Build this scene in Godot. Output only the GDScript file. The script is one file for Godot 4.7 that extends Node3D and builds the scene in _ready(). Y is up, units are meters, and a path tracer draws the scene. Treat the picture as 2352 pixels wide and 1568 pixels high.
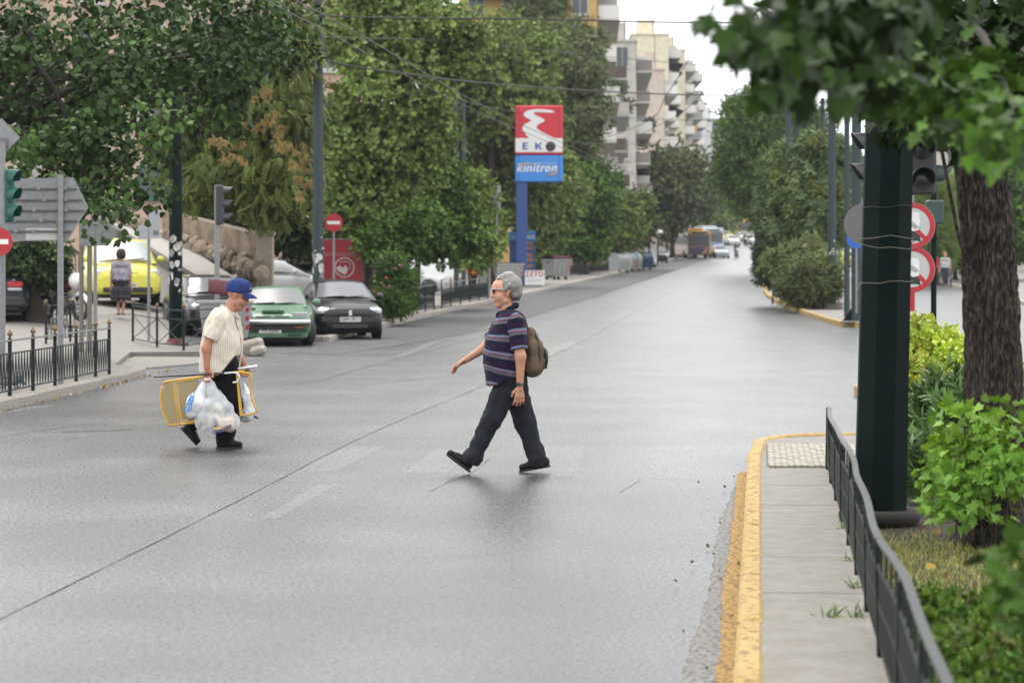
extends Node3D

# Measurements were taken in a picture 2352 wide; FV is the focal length in those units.
const FV := 5696.0
const EYE := 1.7
var rng := RandomNumberGenerator.new()
var names := {}
var mats := {}

# ---------------------------------------------------------------- helpers
func profile(d: float) -> float:  # height of the road d metres ahead
	var k := [Vector2(-300, 0), Vector2(55, 0), Vector2(70, 0.12), Vector2(85, 0.33), Vector2(100, 0.5), Vector2(150, 1.17), Vector2(200, 1.85), Vector2(270, 3.0), Vector2(344, 5.3), Vector2(420, 7.6), Vector2(600, 11.0), Vector2(3000, 40.0)]
	for i in range(1, k.size()):
		if d <= k[i].x:
			var t: float = (d - k[i - 1].x) / (k[i].x - k[i - 1].x)
			return lerpf(k[i - 1].y, k[i].y, t)
	return 40.0

func rise(x: float, d: float) -> float:  # the side street climbs away to the west of the crossing
	var r := clampf((-x - 7.6) / 2.4, 0.0, 1.0)
	var f := clampf((d - 48.0) / 14.0, 0.0, 1.0)
	return 0.62 * r * f

func level(x: float, d: float) -> float:
	return profile(d) + rise(x, d)

func at(vx: float, vy: float, d: float) -> Vector3:
	return Vector3((vx - 1176.0) / FV * d, EYE - (vy - 620.0) / FV * d, -d)

func depth_of(vy: float, lift := 0.0) -> float:
	var d := 4.0
	while d < 460.0:
		if 620.0 + (EYE - profile(d) - lift) / d * FV <= vy:
			return d
		d += 0.1
	return d

func ground(vx: float, vy: float, lift := 0.0) -> Vector3:
	return at(vx, vy, depth_of(vy, lift))

func kerb_x(d: float) -> float:  # west kerb of the carriageway
	if d < 69.0:
		return lerpf(-5.0, -3.6, (d - 46.0) / 23.0)
	return -3.6 + 0.108 * (d - 69.0)

func numbered(called: String) -> String:
	if not names.has(called):
		names[called] = 0
		return called
	names[called] += 1
	return "%s_%03d" % [called, names[called]]

func tag(o: Node, label: String, category: String, group := "") -> Node:
	o.set_meta("label", label)
	o.set_meta("category", category)
	if group != "":
		o.set_meta("group", group)
	return o

func thing(called: String, label: String, category: String, where := Vector3.ZERO, turn := 0.0, group := "") -> Node3D:
	var o := Node3D.new()
	o.name = numbered(called)
	add_child(o)
	o.position = where
	o.rotation.y = turn
	tag(o, label, category, group)
	return o

func copy(src: Node3D, label: String, where: Vector3, turn := 0.0) -> Node3D:
	var o: Node3D = src.duplicate()
	o.name = numbered(String(src.name).rstrip("0123456789").trim_suffix("_"))
	add_child(o)
	o.position = where
	o.rotation.y = turn
	o.set_meta("label", label)
	return o

func part(called: String, mesh: Mesh, m: Material, parent: Node, where := Vector3.ZERO, rot := Vector3.ZERO) -> MeshInstance3D:
	var o := MeshInstance3D.new()
	o.name = called
	o.mesh = mesh
	o.material_override = m
	o.position = where
	o.rotation = rot
	parent.add_child(o, true)
	return o

func struct(called: String, mesh: Mesh, m: Material) -> MeshInstance3D:
	var o := part(numbered(called), mesh, m, self)
	o.set_meta("kind", "structure")
	return o

func lin(r: float, g: float, b: float) -> Color:
	return Color(r, g, b).linear_to_srgb()

func mat(key: String, c := Color.WHITE, rough := 0.7, metal := 0.0) -> StandardMaterial3D:
	if mats.has(key):
		return mats[key]
	var m := StandardMaterial3D.new()
	m.resource_name = key
	m.albedo_color = c
	m.roughness = rough
	m.metallic = metal
	mats[key] = m
	return m

func noise_tex(sz: int, freq: float, lo: Color, hi: Color, sd := 1, oct := 4, kind := FastNoiseLite.TYPE_SIMPLEX_SMOOTH, a := 0.3, b := 0.7) -> NoiseTexture2D:
	var n := FastNoiseLite.new()
	n.noise_type = kind
	n.seed = sd
	n.frequency = freq
	n.fractal_octaves = oct
	var t := NoiseTexture2D.new()
	t.width = sz
	t.height = sz
	t.seamless = true
	t.noise = n
	var g := Gradient.new()
	g.offsets = PackedFloat32Array([a, b])
	g.colors = PackedColorArray([lo, hi])
	t.color_ramp = g
	return t

# a material with grain and broad wear, laid out in world metres
func grained(key: String, c: Color, rough: float, fine: NoiseTexture2D, fine_m: float, broad: NoiseTexture2D = null, broad_m := 4.0, bump: NoiseTexture2D = null, bump_cm := 0.3, local := false) -> StandardMaterial3D:
	if mats.has(key):
		return mats[key]
	var m := mat(key, c, rough)
	m.uv1_triplanar = true
	m.uv1_world_triplanar = not local
	m.uv1_scale = Vector3.ONE / fine_m
	m.albedo_texture = fine
	if broad:
		m.detail_enabled = true
		m.detail_albedo = broad
		m.detail_blend_mode = BaseMaterial3D.BLEND_MODE_MUL
		m.detail_uv_layer = BaseMaterial3D.DETAIL_UV_2
		m.uv2_triplanar = true
		m.uv2_world_triplanar = not local
		m.uv2_scale = Vector3.ONE / broad_m
	if bump:
		m.heightmap_enabled = true
		m.heightmap_texture = bump
		m.heightmap_scale = bump_cm
	return m

# ---------------------------------------------------------------- mesh code
func mb() -> SurfaceTool:
	var st := SurfaceTool.new()
	st.begin(Mesh.PRIMITIVE_TRIANGLES)
	st.set_smooth_group(-1)
	return st

func done(st: SurfaceTool) -> ArrayMesh:
	st.generate_normals()
	st.index()
	return st.commit()

func quad(st: SurfaceTool, a: Vector3, b: Vector3, c: Vector3, d: Vector3) -> void:
	st.set_uv(Vector2(0, 0)); st.add_vertex(a)
	st.set_uv(Vector2(1, 0)); st.add_vertex(b)
	st.set_uv(Vector2(1, 1)); st.add_vertex(c)
	st.set_uv(Vector2(0, 0)); st.add_vertex(a)
	st.set_uv(Vector2(1, 1)); st.add_vertex(c)
	st.set_uv(Vector2(0, 1)); st.add_vertex(d)

func tri(st: SurfaceTool, a: Vector3, b: Vector3, c: Vector3) -> void:
	st.set_uv(Vector2.ZERO); st.add_vertex(a); st.add_vertex(b); st.add_vertex(c)

# a box with chamfered edges
func box(st: SurfaceTool, c: Vector3, s: Vector3, b := Basis(), ch := 0.0) -> void:
	var h := s / 2.0
	if ch <= 0.0:
		var p := []
		for i in 8:
			p.append(c + b * Vector3(h.x * (1 if i & 1 else -1), h.y * (1 if i & 2 else -1), h.z * (1 if i & 4 else -1)))
		for f in [[0, 1, 3, 2], [5, 4, 6, 7], [4, 0, 2, 6], [1, 5, 7, 3], [2, 3, 7, 6], [4, 5, 1, 0]]:
			quad(st, p[f[3]], p[f[2]], p[f[1]], p[f[0]])
		return
	ch = minf(ch, minf(h.x, minf(h.y, h.z)) * 0.8)
	var ring := func(y: float, inset: float) -> PackedVector3Array:
		var q := PackedVector3Array()
		var hx := h.x - inset
		var hz := h.z - inset
		for v in [Vector2(hx, hz - ch), Vector2(hx - ch, hz), Vector2(-hx + ch, hz), Vector2(-hx, hz - ch), Vector2(-hx, -hz + ch), Vector2(-hx + ch, -hz), Vector2(hx - ch, -hz), Vector2(hx, -hz + ch)]:
			q.append(c + b * Vector3(v.x, y, v.y))
		return q
	loft(st, [ring.call(-h.y, ch), ring.call(-h.y + ch, 0.0), ring.call(h.y - ch, 0.0), ring.call(h.y, ch)], true, true)

func loft(st: SurfaceTool, rings: Array, closed := true, caps := true, group := -1) -> void:
	st.set_smooth_group(group)
	var n: int = rings[0].size()
	for i in rings.size() - 1:
		var a: PackedVector3Array = rings[i]
		var e: PackedVector3Array = rings[i + 1]
		for j in (n if closed else n - 1):
			var k := (j + 1) % n
			quad(st, a[j], a[k], e[k], e[j])
	if caps:
		st.set_smooth_group(-1)
		for w in [0, rings.size() - 1]:
			var r: PackedVector3Array = rings[w]
			var m := Vector3.ZERO
			for p in r:
				m += p
			m /= n
			for j in n:
				if w == 0:
					tri(st, m, r[(j + 1) % n], r[j])
				else:
					tri(st, m, r[j], r[(j + 1) % n])
	st.set_smooth_group(-1)

func frame_of(dir: Vector3) -> Basis:
	var z := dir.normalized()
	var u := Vector3.UP if absf(z.y) < 0.95 else Vector3.RIGHT
	var x := u.cross(z).normalized()
	return Basis(x, z.cross(x), z)

func tube(st: SurfaceTool, pts: Array, radii, sides := 8, smooth := true) -> void:
	var rings := []
	for i in pts.size():
		var dir: Vector3 = pts[mini(i + 1, pts.size() - 1)] - pts[maxi(i - 1, 0)]
		var b := frame_of(dir)
		var r: float = radii if (radii is float or radii is int) else radii[i]
		var ring := PackedVector3Array()
		for j in sides:
			var a := TAU * j / sides
			ring.append(pts[i] + b.x * cos(a) * r + b.y * sin(a) * r)
		rings.append(ring)
	loft(st, rings, true, true, 1 if smooth else -1)

func lathe(st: SurfaceTool, prof: Array, sides := 16, b := Basis(), o := Vector3.ZERO, group := 1) -> void:  # prof: Vector2(radius, height)
	var rings := []
	for p in prof:
		var ring := PackedVector3Array()
		for j in sides:
			var a := -TAU * j / sides
			ring.append(o + b * Vector3(p.x * cos(a), p.y, p.x * sin(a)))
		rings.append(ring)
	loft(st, rings, true, true, group)

# a flat outline given a thickness; lies in x,y and reaches from z0 to z1
func plate(st: SurfaceTool, pts: PackedVector2Array, z0: float, z1: float) -> void:
	if Geometry2D.is_polygon_clockwise(pts):
		pts.reverse()
	var idx := Geometry2D.triangulate_polygon(pts)
	for i in range(0, idx.size(), 3):
		var a := pts[idx[i]]
		var b := pts[idx[i + 1]]
		var c := pts[idx[i + 2]]
		if (b - a).cross(c - a) > 0.0:
			var w := b
			b = c
			c = w
		tri(st, Vector3(a.x, a.y, z1), Vector3(b.x, b.y, z1), Vector3(c.x, c.y, z1))
		tri(st, Vector3(a.x, a.y, z0), Vector3(c.x, c.y, z0), Vector3(b.x, b.y, z0))
	for i in pts.size():
		var p := pts[i]
		var q := pts[(i + 1) % pts.size()]
		quad(st, Vector3(p.x, p.y, z1), Vector3(q.x, q.y, z1), Vector3(q.x, q.y, z0), Vector3(p.x, p.y, z0))

func plate_mesh(pts: PackedVector2Array, z0: float, z1: float) -> ArrayMesh:
	var st := mb()
	plate(st, pts, z0, z1)
	return done(st)

func circle(r: float, n := 28, c := Vector2.ZERO) -> PackedVector2Array:
	var p := PackedVector2Array()
	for i in n:
		p.append(c + Vector2(cos(TAU * i / n), sin(TAU * i / n)) * r)
	return p

func ring_mesh(r0: float, r1: float, z0: float, z1: float, n := 32) -> ArrayMesh:
	var st := mb()
	for i in n:
		var a := Vector2(cos(TAU * i / n), sin(TAU * i / n))
		var b := Vector2(cos(TAU * (i + 1) / n), sin(TAU * (i + 1) / n))
		quad(st, Vector3(a.x * r1, a.y * r1, z1), Vector3(a.x * r0, a.y * r0, z1), Vector3(b.x * r0, b.y * r0, z1), Vector3(b.x * r1, b.y * r1, z1))
		quad(st, Vector3(a.x * r1, a.y * r1, z0), Vector3(a.x * r1, a.y * r1, z1), Vector3(b.x * r1, b.y * r1, z1), Vector3(b.x * r1, b.y * r1, z0))
	return done(st)

func rect(w: float, h: float, c := Vector2.ZERO) -> PackedVector2Array:
	return PackedVector2Array([c + Vector2(-w / 2, -h / 2), c + Vector2(w / 2, -h / 2), c + Vector2(w / 2, h / 2), c + Vector2(-w / 2, h / 2)])

func box_mesh(s: Vector3, ch := 0.0, c := Vector3.ZERO) -> ArrayMesh:
	var st := mb()
	box(st, c, s, Basis(), ch)
	return done(st)

func tube_mesh(pts: Array, radii, sides := 8) -> ArrayMesh:
	var st := mb()
	tube(st, pts, radii, sides)
	return done(st)

func smooth_path(pts: Array, per := 5) -> Array:
	var out := []
	for i in pts.size() - 1:
		var a: Vector3 = pts[maxi(i - 1, 0)]
		var b: Vector3 = pts[i]
		var c: Vector3 = pts[i + 1]
		var d: Vector3 = pts[mini(i + 2, pts.size() - 1)]
		for k in per:
			out.append(b.cubic_interpolate(c, a, d, float(k) / per))
	out.append(pts[pts.size() - 1])
	return out

func text_part(called: String, s: String, height: float, m: Material, parent: Node, where: Vector3, depth := 0.004, font := "Droid Sans", bold := false, squash := 1.0, slant := 0.0) -> MeshInstance3D:
	var f := SystemFont.new()
	f.font_names = PackedStringArray([font])
	if bold:
		f.font_weight = 700
	var t := TextMesh.new()
	t.font = f
	t.text = s
	t.font_size = 64
	t.pixel_size = height / 46.0
	t.depth = depth
	t.curve_step = 4.0
	var o := part(called, t, m, parent, where)
	if squash != 1.0 or slant != 0.0:
		o.transform = Transform3D(Basis(Vector3(squash, 0, 0), Vector3(slant, 1, 0), Vector3(0, 0, 1)), where)
	return o

# ---------------------------------------------------------------- the setting
var m_asphalt: StandardMaterial3D
var m_lane: StandardMaterial3D
var m_concrete: StandardMaterial3D
var m_paving: StandardMaterial3D
var m_yellow: StandardMaterial3D
var m_kerb: StandardMaterial3D
var m_green: StandardMaterial3D
var m_galv: StandardMaterial3D
var m_teal: StandardMaterial3D
var m_black: StandardMaterial3D
var m_fence: StandardMaterial3D
var m_white: StandardMaterial3D
var m_red: StandardMaterial3D
var m_bark: StandardMaterial3D
var m_soil: StandardMaterial3D
var m_rubber: StandardMaterial3D

func make_materials() -> void:
	var grit := noise_tex(512, 0.16, lin(0.05, 0.05, 0.05), lin(1, 1, 1), 11, 3, FastNoiseLite.TYPE_SIMPLEX, 0.36, 0.64)
	var grit_bump := noise_tex(512, 0.11, Color.BLACK, Color.WHITE, 12, 3, FastNoiseLite.TYPE_SIMPLEX, 0.1, 0.9)
	var blotch := noise_tex(512, 0.012, lin(0.6, 0.6, 0.61), lin(1, 1, 1), 13, 5, FastNoiseLite.TYPE_SIMPLEX_SMOOTH, 0.3, 0.7)
	var stain := noise_tex(512, 0.02, lin(0.84, 0.83, 0.81), lin(1, 1, 1), 14, 5, FastNoiseLite.TYPE_SIMPLEX_SMOOTH, 0.2, 0.75)
	var soft := noise_tex(256, 0.05, lin(0.90, 0.90, 0.90), lin(1, 1, 1), 15, 4)
	var aggregate := noise_tex(512, 0.055, lin(0.3, 0.3, 0.3), lin(1, 1, 1), 18, 5, FastNoiseLite.TYPE_SIMPLEX, 0.3, 0.7)
	m_asphalt = grained("asphalt", lin(0.125, 0.124, 0.128), 0.41, aggregate, 1.15, blotch, 17.0, grit_bump, 0.12)
	m_asphalt.roughness_texture = noise_tex(512, 0.05, Color(0.62, 0.62, 0.62), Color.WHITE, 19, 5, FastNoiseLite.TYPE_SIMPLEX, 0.3, 0.7)
	m_asphalt.vertex_color_use_as_albedo = true
	m_asphalt.metallic_specular = 0.62
	m_lane = grained("dark asphalt", lin(0.10, 0.101, 0.103), 0.66, grit, 0.8, blotch, 9.0, grit_bump, 0.4)
	m_concrete = grained("concrete", lin(0.20, 0.188, 0.168), 0.85, soft, 0.7, stain, 2.6)
	m_paving = grained("paving", lin(0.185, 0.173, 0.158), 0.72, soft, 0.14, stain, 3.7, grit_bump, 0.05)
	m_kerb = grained("kerb stone", lin(0.33, 0.30, 0.265), 0.85, soft, 0.2, stain, 1.3, grit_bump, 0.3)
	var chips := noise_tex(512, 0.028, lin(0.34, 0.30, 0.25), lin(1, 1, 1), 17, 6, FastNoiseLite.TYPE_SIMPLEX, 0.22, 0.32)
	m_yellow = grained("yellow kerb paint", lin(0.37, 0.255, 0.095), 0.85, chips, 1.3, stain, 1.7, grit_bump, 0.25)
	m_green = grained("green pole paint", lin(0.005, 0.012, 0.012), 0.55, soft, 0.5, stain, 2.0)
	m_green.metallic_specular = 0.2
	m_teal = grained("weathered green pole paint", lin(0.016, 0.034, 0.036), 0.55, soft, 0.5, stain, 2.0)
	m_galv = grained("galvanised steel", lin(0.24, 0.245, 0.25), 0.5, soft, 0.3, stain, 1.1)
	m_galv.metallic = 0.35
	m_black = mat("black metal", lin(0.016, 0.018, 0.018), 0.5)
	m_fence = grained("fence paint", lin(0.014, 0.019, 0.019), 0.5, soft, 0.2, stain, 0.6)
	m_fence.metallic_specular = 0.3
	m_white = mat("white paint", lin(0.66, 0.66, 0.64), 0.5)
	m_red = mat("red paint", lin(0.36, 0.012, 0.022), 0.45)
	m_rubber = mat("rubber", lin(0.018, 0.018, 0.018), 0.8)
	var barkn := noise_tex(512, 0.03, lin(0.10, 0.095, 0.09), lin(1, 0.98, 0.95), 21, 5, FastNoiseLite.TYPE_SIMPLEX, 0.35, 0.8)
	var barkb := noise_tex(512, 0.03, Color.BLACK, Color.WHITE, 21, 5, FastNoiseLite.TYPE_SIMPLEX, 0.2, 0.75)
	m_bark = grained("bark", lin(0.125, 0.098, 0.08), 0.95, barkn, 0.5, stain, 1.0, barkb, 3.0)
	m_bark.uv1_scale = Vector3(3.0, 0.6, 3.0)
	m_soil = grained("soil", lin(0.075, 0.058, 0.042), 0.95, noise_tex(512, 0.05, lin(0.35, 0.33, 0.3), lin(1, 1, 1), 23, 5), 0.6, stain, 1.9, grit_bump, 2.0)

func build_ground() -> void:
	# far land: one sheet to the horizon
	var st := mb()
	st.set_smooth_group(0)
	var ds := [-60.0, 0.0, 40.0, 55.0, 70.0, 85.0, 100.0, 150.0, 200.0, 270.0, 344.0, 420.0, 600.0, 3000.0]
	for i in ds.size() - 1:
		for s in [[-2500.0, -60.0], [-60.0, 70.0], [70.0, 2500.0]]:
			var y0 := profile(ds[i]) - 0.1
			var y1 := profile(ds[i + 1]) - 0.1
			quad(st, Vector3(s[0], y0, -ds[i]), Vector3(s[0], y1, -ds[i + 1]), Vector3(s[1], y1, -ds[i + 1]), Vector3(s[1], y0, -ds[i]))
	struct("ground", done(st), m_soil)

	# the carriageway, both directions, one sheet with wheel tracks worn paler
	st = mb()
	st.set_smooth_group(0)
	var fn := FastNoiseLite.new()
	fn.seed = 5
	fn.frequency = 0.06
	var rows := []
	var d := 2.0
	while d < 560.0:
		rows.append(d)
		d *= 1.035 if d < 90.0 else 1.06
	rows.push_front(-30.0)
	var across := []
	var u := -34.0
	while u <= 46.0:
		across.append(u)
		u += 0.42 if u > -9.0 and u < 12.0 else 2.0
	var put := func(uu: float, dd: float) -> void:
		var x := uu + 0.1 * dd
		var tone := 0.95 + 0.20 * fn.get_noise_2d(uu * 6.0, dd * 0.6) + 0.30 * fn.get_noise_2d(uu * 14.0 + 30.0, dd * 0.25) + 0.16 * fn.get_noise_2d(uu * 1.1 + 90.0, dd * 0.15)
		for c in [-1.45, -4.85, -8.2]:  # lane centres: two wheel tracks each
			for w in [-0.8, 0.8]:
				tone += 0.07 * exp(-pow((uu - c - w) / 0.33, 2.0))
			tone -= 0.05 * exp(-pow((uu - c) / 0.3, 2.0))
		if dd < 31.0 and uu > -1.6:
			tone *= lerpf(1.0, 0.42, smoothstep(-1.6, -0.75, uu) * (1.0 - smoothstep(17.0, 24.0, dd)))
		st.set_color(Color(tone, tone, tone))
		st.add_vertex(Vector3(x, level(x, dd), -dd))
	for i in rows.size() - 1:
		for j in across.size() - 1:
			for c in [[j, i], [j, i + 1], [j + 1, i + 1], [j, i], [j + 1, i + 1], [j + 1, i]]:
				put.call(across[c[0]], rows[c[1]])
	struct("road", done(st), m_asphalt)

	# the darker bus lane along the west kerb
	st = mb()
	st.set_smooth_group(0)
	d = 50.0
	while d < 330.0:
		var e := d + 4.0
		var w0 := lerpf(1.2, 3.3, clampf((d - 50.0) / 18.0, 0.0, 1.0))
		var w1 := lerpf(1.2, 3.3, clampf((e - 50.0) / 18.0, 0.0, 1.0))
		quad(st, Vector3(kerb_x(d) + 0.1, profile(d) + 0.005, -d), Vector3(kerb_x(e) + 0.1, profile(e) + 0.005, -e), Vector3(kerb_x(e) + w1, profile(e) + 0.005, -e), Vector3(kerb_x(d) + w0, profile(d) + 0.005, -d))
		d = e
	struct("bus_lane_surface", done(st), m_lane)

# a strip of ribbon on the road along v-picture points
func ribbon(pts: Array, width: float, lift: float) -> ArrayMesh:
	var st := mb()
	var path := []
	for p in pts:
		path.append(ground(p[0], p[1]))
	path = smooth_path(path, 6)
	for i in path.size() - 1:
		var a: Vector3 = path[i]
		var b: Vector3 = path[i + 1]
		var s := (b - a).cross(Vector3.UP).normalized() * width / 2.0
		var k := 1.0 + 0.35 * sin(i * 1.7) * (1.0 if width < 0.05 else 0.15)
		a.y = level(a.x, -a.z) + lift
		b.y = level(b.x, -b.z) + lift
		quad(st, a - s * k, b - s * k, b + s * k, a + s * k)
	return done(st)

func build_markings() -> void:
	var m_seam := grained("tar seam", lin(0.095, 0.094, 0.097), 0.43, noise_tex(256, 0.06, lin(0.4, 0.4, 0.4), lin(1, 1, 1), 31), 0.5)
	m_seam.metallic_specular = 0.6
	var i := 0
	for s in [
		[[[-150, 1500], [0, 1422], [340, 1255], [600, 1122], [800, 1020], [950, 952], [1120, 882], [1290, 808], [1420, 738], [1540, 672]], 0.014],
		[[[470, 890], [700, 880], [830, 846], [960, 812], [1120, 770]], 0.02],
		[[[-60, 1010], [60, 994], [200, 975], [420, 962]], 0.02],
		[[[800, 880], [860, 882], [1000, 866], [1100, 858]], 0.025],
		[[[985, 1130], [1040, 1102], [1080, 1088], [1127, 1052]], 0.007],
		[[[1425, 1132], [1448, 1118], [1472, 1102]], 0.007],
		[[[870, 1008], [1150, 1006], [1400, 1005], [1830, 1008]], 0.009],
		[[[1210, 878], [1500, 880], [1800, 878]], 0.012],
	]:
		struct("road_crack" if i > 1 else "road_seam", ribbon(s[0], s[1], 0.006), m_seam)
		i += 1
	# open crack in front of the railing corner
	struct("road_crack", ribbon([[138, 993], [190, 992], [240, 990], [305, 988]], 0.05, 0.007), mat("crack", lin(0.012, 0.012, 0.012), 0.9))
	# worn white paint: crosswalk blocks and dashes, thin sheets with most of the paint gone
	var wear := noise_tex(512, 0.06, Color(1, 1, 1, 0.0), Color(1, 1, 1, 0.24), 41, 4, FastNoiseLite.TYPE_SIMPLEX_SMOOTH, 0.3, 0.8)
	var m_paint := mat("worn road paint", lin(0.46, 0.46, 0.46), 0.6)
	m_paint.albedo_texture = wear
	m_paint.transparency = BaseMaterial3D.TRANSPARENCY_ALPHA
	m_paint.uv1_triplanar = true
	m_paint.uv1_world_triplanar = true
	m_paint.uv1_scale = Vector3.ONE / 1.4
	for q in [
		[[680, 1088], [770, 1086], [885, 1028], [800, 1028]],
		[[930, 1088], [1030, 1088], [1090, 1036], [1000, 1036]],
		[[1210, 1098], [1320, 1098], [1345, 1030], [1250, 1030]],
		[[1490, 1102], [1600, 1102], [1598, 1030], [1505, 1030]],
		[[600, 1195], [640, 1195], [770, 1118], [730, 1118]],
		[[900, 822], [925, 822], [1010, 786], [990, 786]],
		[[1090, 760], [1108, 760], [1180, 730], [1166, 730]],
		[[1235, 818], [1262, 818], [1330, 786], [1306, 786]],
		[[1395, 742], [1412, 742], [1462, 716], [1450, 716]],
		[[1500, 690], [1512, 690], [1545, 671], [1536, 671]],
		[[0, 952], [70, 940], [150, 930], [60, 936]],
	]:
		var st := mb()
		var p := []
		for v in q:
			var g := ground(v[0], v[1])
			g.y = level(g.x, -g.z) + 0.010
			p.append(g)
		quad(st, p[0], p[3], p[2], p[1])
		struct("worn_road_marking", done(st), m_paint)

# a raised strip: outline (x, d) of the top, a height above the ground and a kerb of its own width round the given edge
func slab(called: String, outline: Array, h: float, m: Material) -> MeshInstance3D:
	var poly := PackedVector2Array()
	for p in outline:
		poly.append(Vector2(p[0], p[1]))
	if Geometry2D.is_polygon_clockwise(poly):
		poly.reverse()
	# cut into bands so that the surface follows the slope of the land
	var st := mb()
	var lo := 1e9
	var hi := -1e9
	var lx := 1e9
	var hx := -1e9
	for p in poly:
		lo = minf(lo, p.y)
		hi = maxf(hi, p.y)
		lx = minf(lx, p.x)
		hx = maxf(hx, p.x)
	var d := lo
	while d < hi:
		var step := 3.0 if d < 110.0 else 20.0
		var x := lx
		while x < hx:
			var cell := PackedVector2Array([Vector2(x, d), Vector2(x + 2.4, d), Vector2(x + 2.4, d + step), Vector2(x, d + step)])
			for piece in Geometry2D.intersect_polygons(poly, cell):
				var idx := Geometry2D.triangulate_polygon(piece)
				for i in range(0, idx.size(), 3):
					for k in [0, 1, 2]:
						var v: Vector2 = piece[idx[i + k]]
						st.set_uv(Vector2.ZERO)
						st.add_vertex(Vector3(v.x, level(v.x, v.y) + h, -v.y))
			x += 2.4
		d += step
	for i in poly.size():
		var a := poly[i]
		var b := poly[(i + 1) % poly.size()]
		quad(st, Vector3(a.x, level(a.x, a.y) - 0.05, -a.y), Vector3(b.x, level(b.x, b.y) - 0.05, -b.y), Vector3(b.x, level(b.x, b.y) + h, -b.y), Vector3(a.x, level(a.x, a.y) + h, -a.y))
	return struct(called, done(st), m)

# kerb stones one by one along a line of (x, d) points
func kerb_line(called: String, line: Array, h: float, w: float, m: Material, inward: float, stone := 1.0, upto := 300, wobble := 0.006) -> void:
	var root := Node3D.new()
	root.name = numbered(called)
	add_child(root)
	root.set_meta("kind", "structure")
	var pts := []
	for p in line:
		pts.append(Vector3(p[0], level(p[0], p[1]), -p[1]))
	var n := 0
	for i in pts.size() - 1:
		var a: Vector3 = pts[i]
		var b: Vector3 = pts[i + 1]
		var total := (b - a).length()
		var k := maxi(1, int(round(total / stone)))
		var dir := (b - a) / k
		for j in k:
			if n >= upto:
				return
			var st := mb()
			var s := dir.cross(Vector3.UP).normalized() * inward
			var c := a + dir * (j + 0.5) + s * (w / 2.0) + Vector3(0, h / 2.0 - 0.04 + rng.randf_range(-wobble, wobble), 0)
			var f := Basis(dir.normalized().cross(Vector3.UP).normalized() * -1.0, Vector3.UP, dir.normalized())
			box(st, c, Vector3(w, h + 0.08, dir.length() - 0.008), f, 0.018)
			part("kerb_stone", done(st), m, root)
			n += 1

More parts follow.
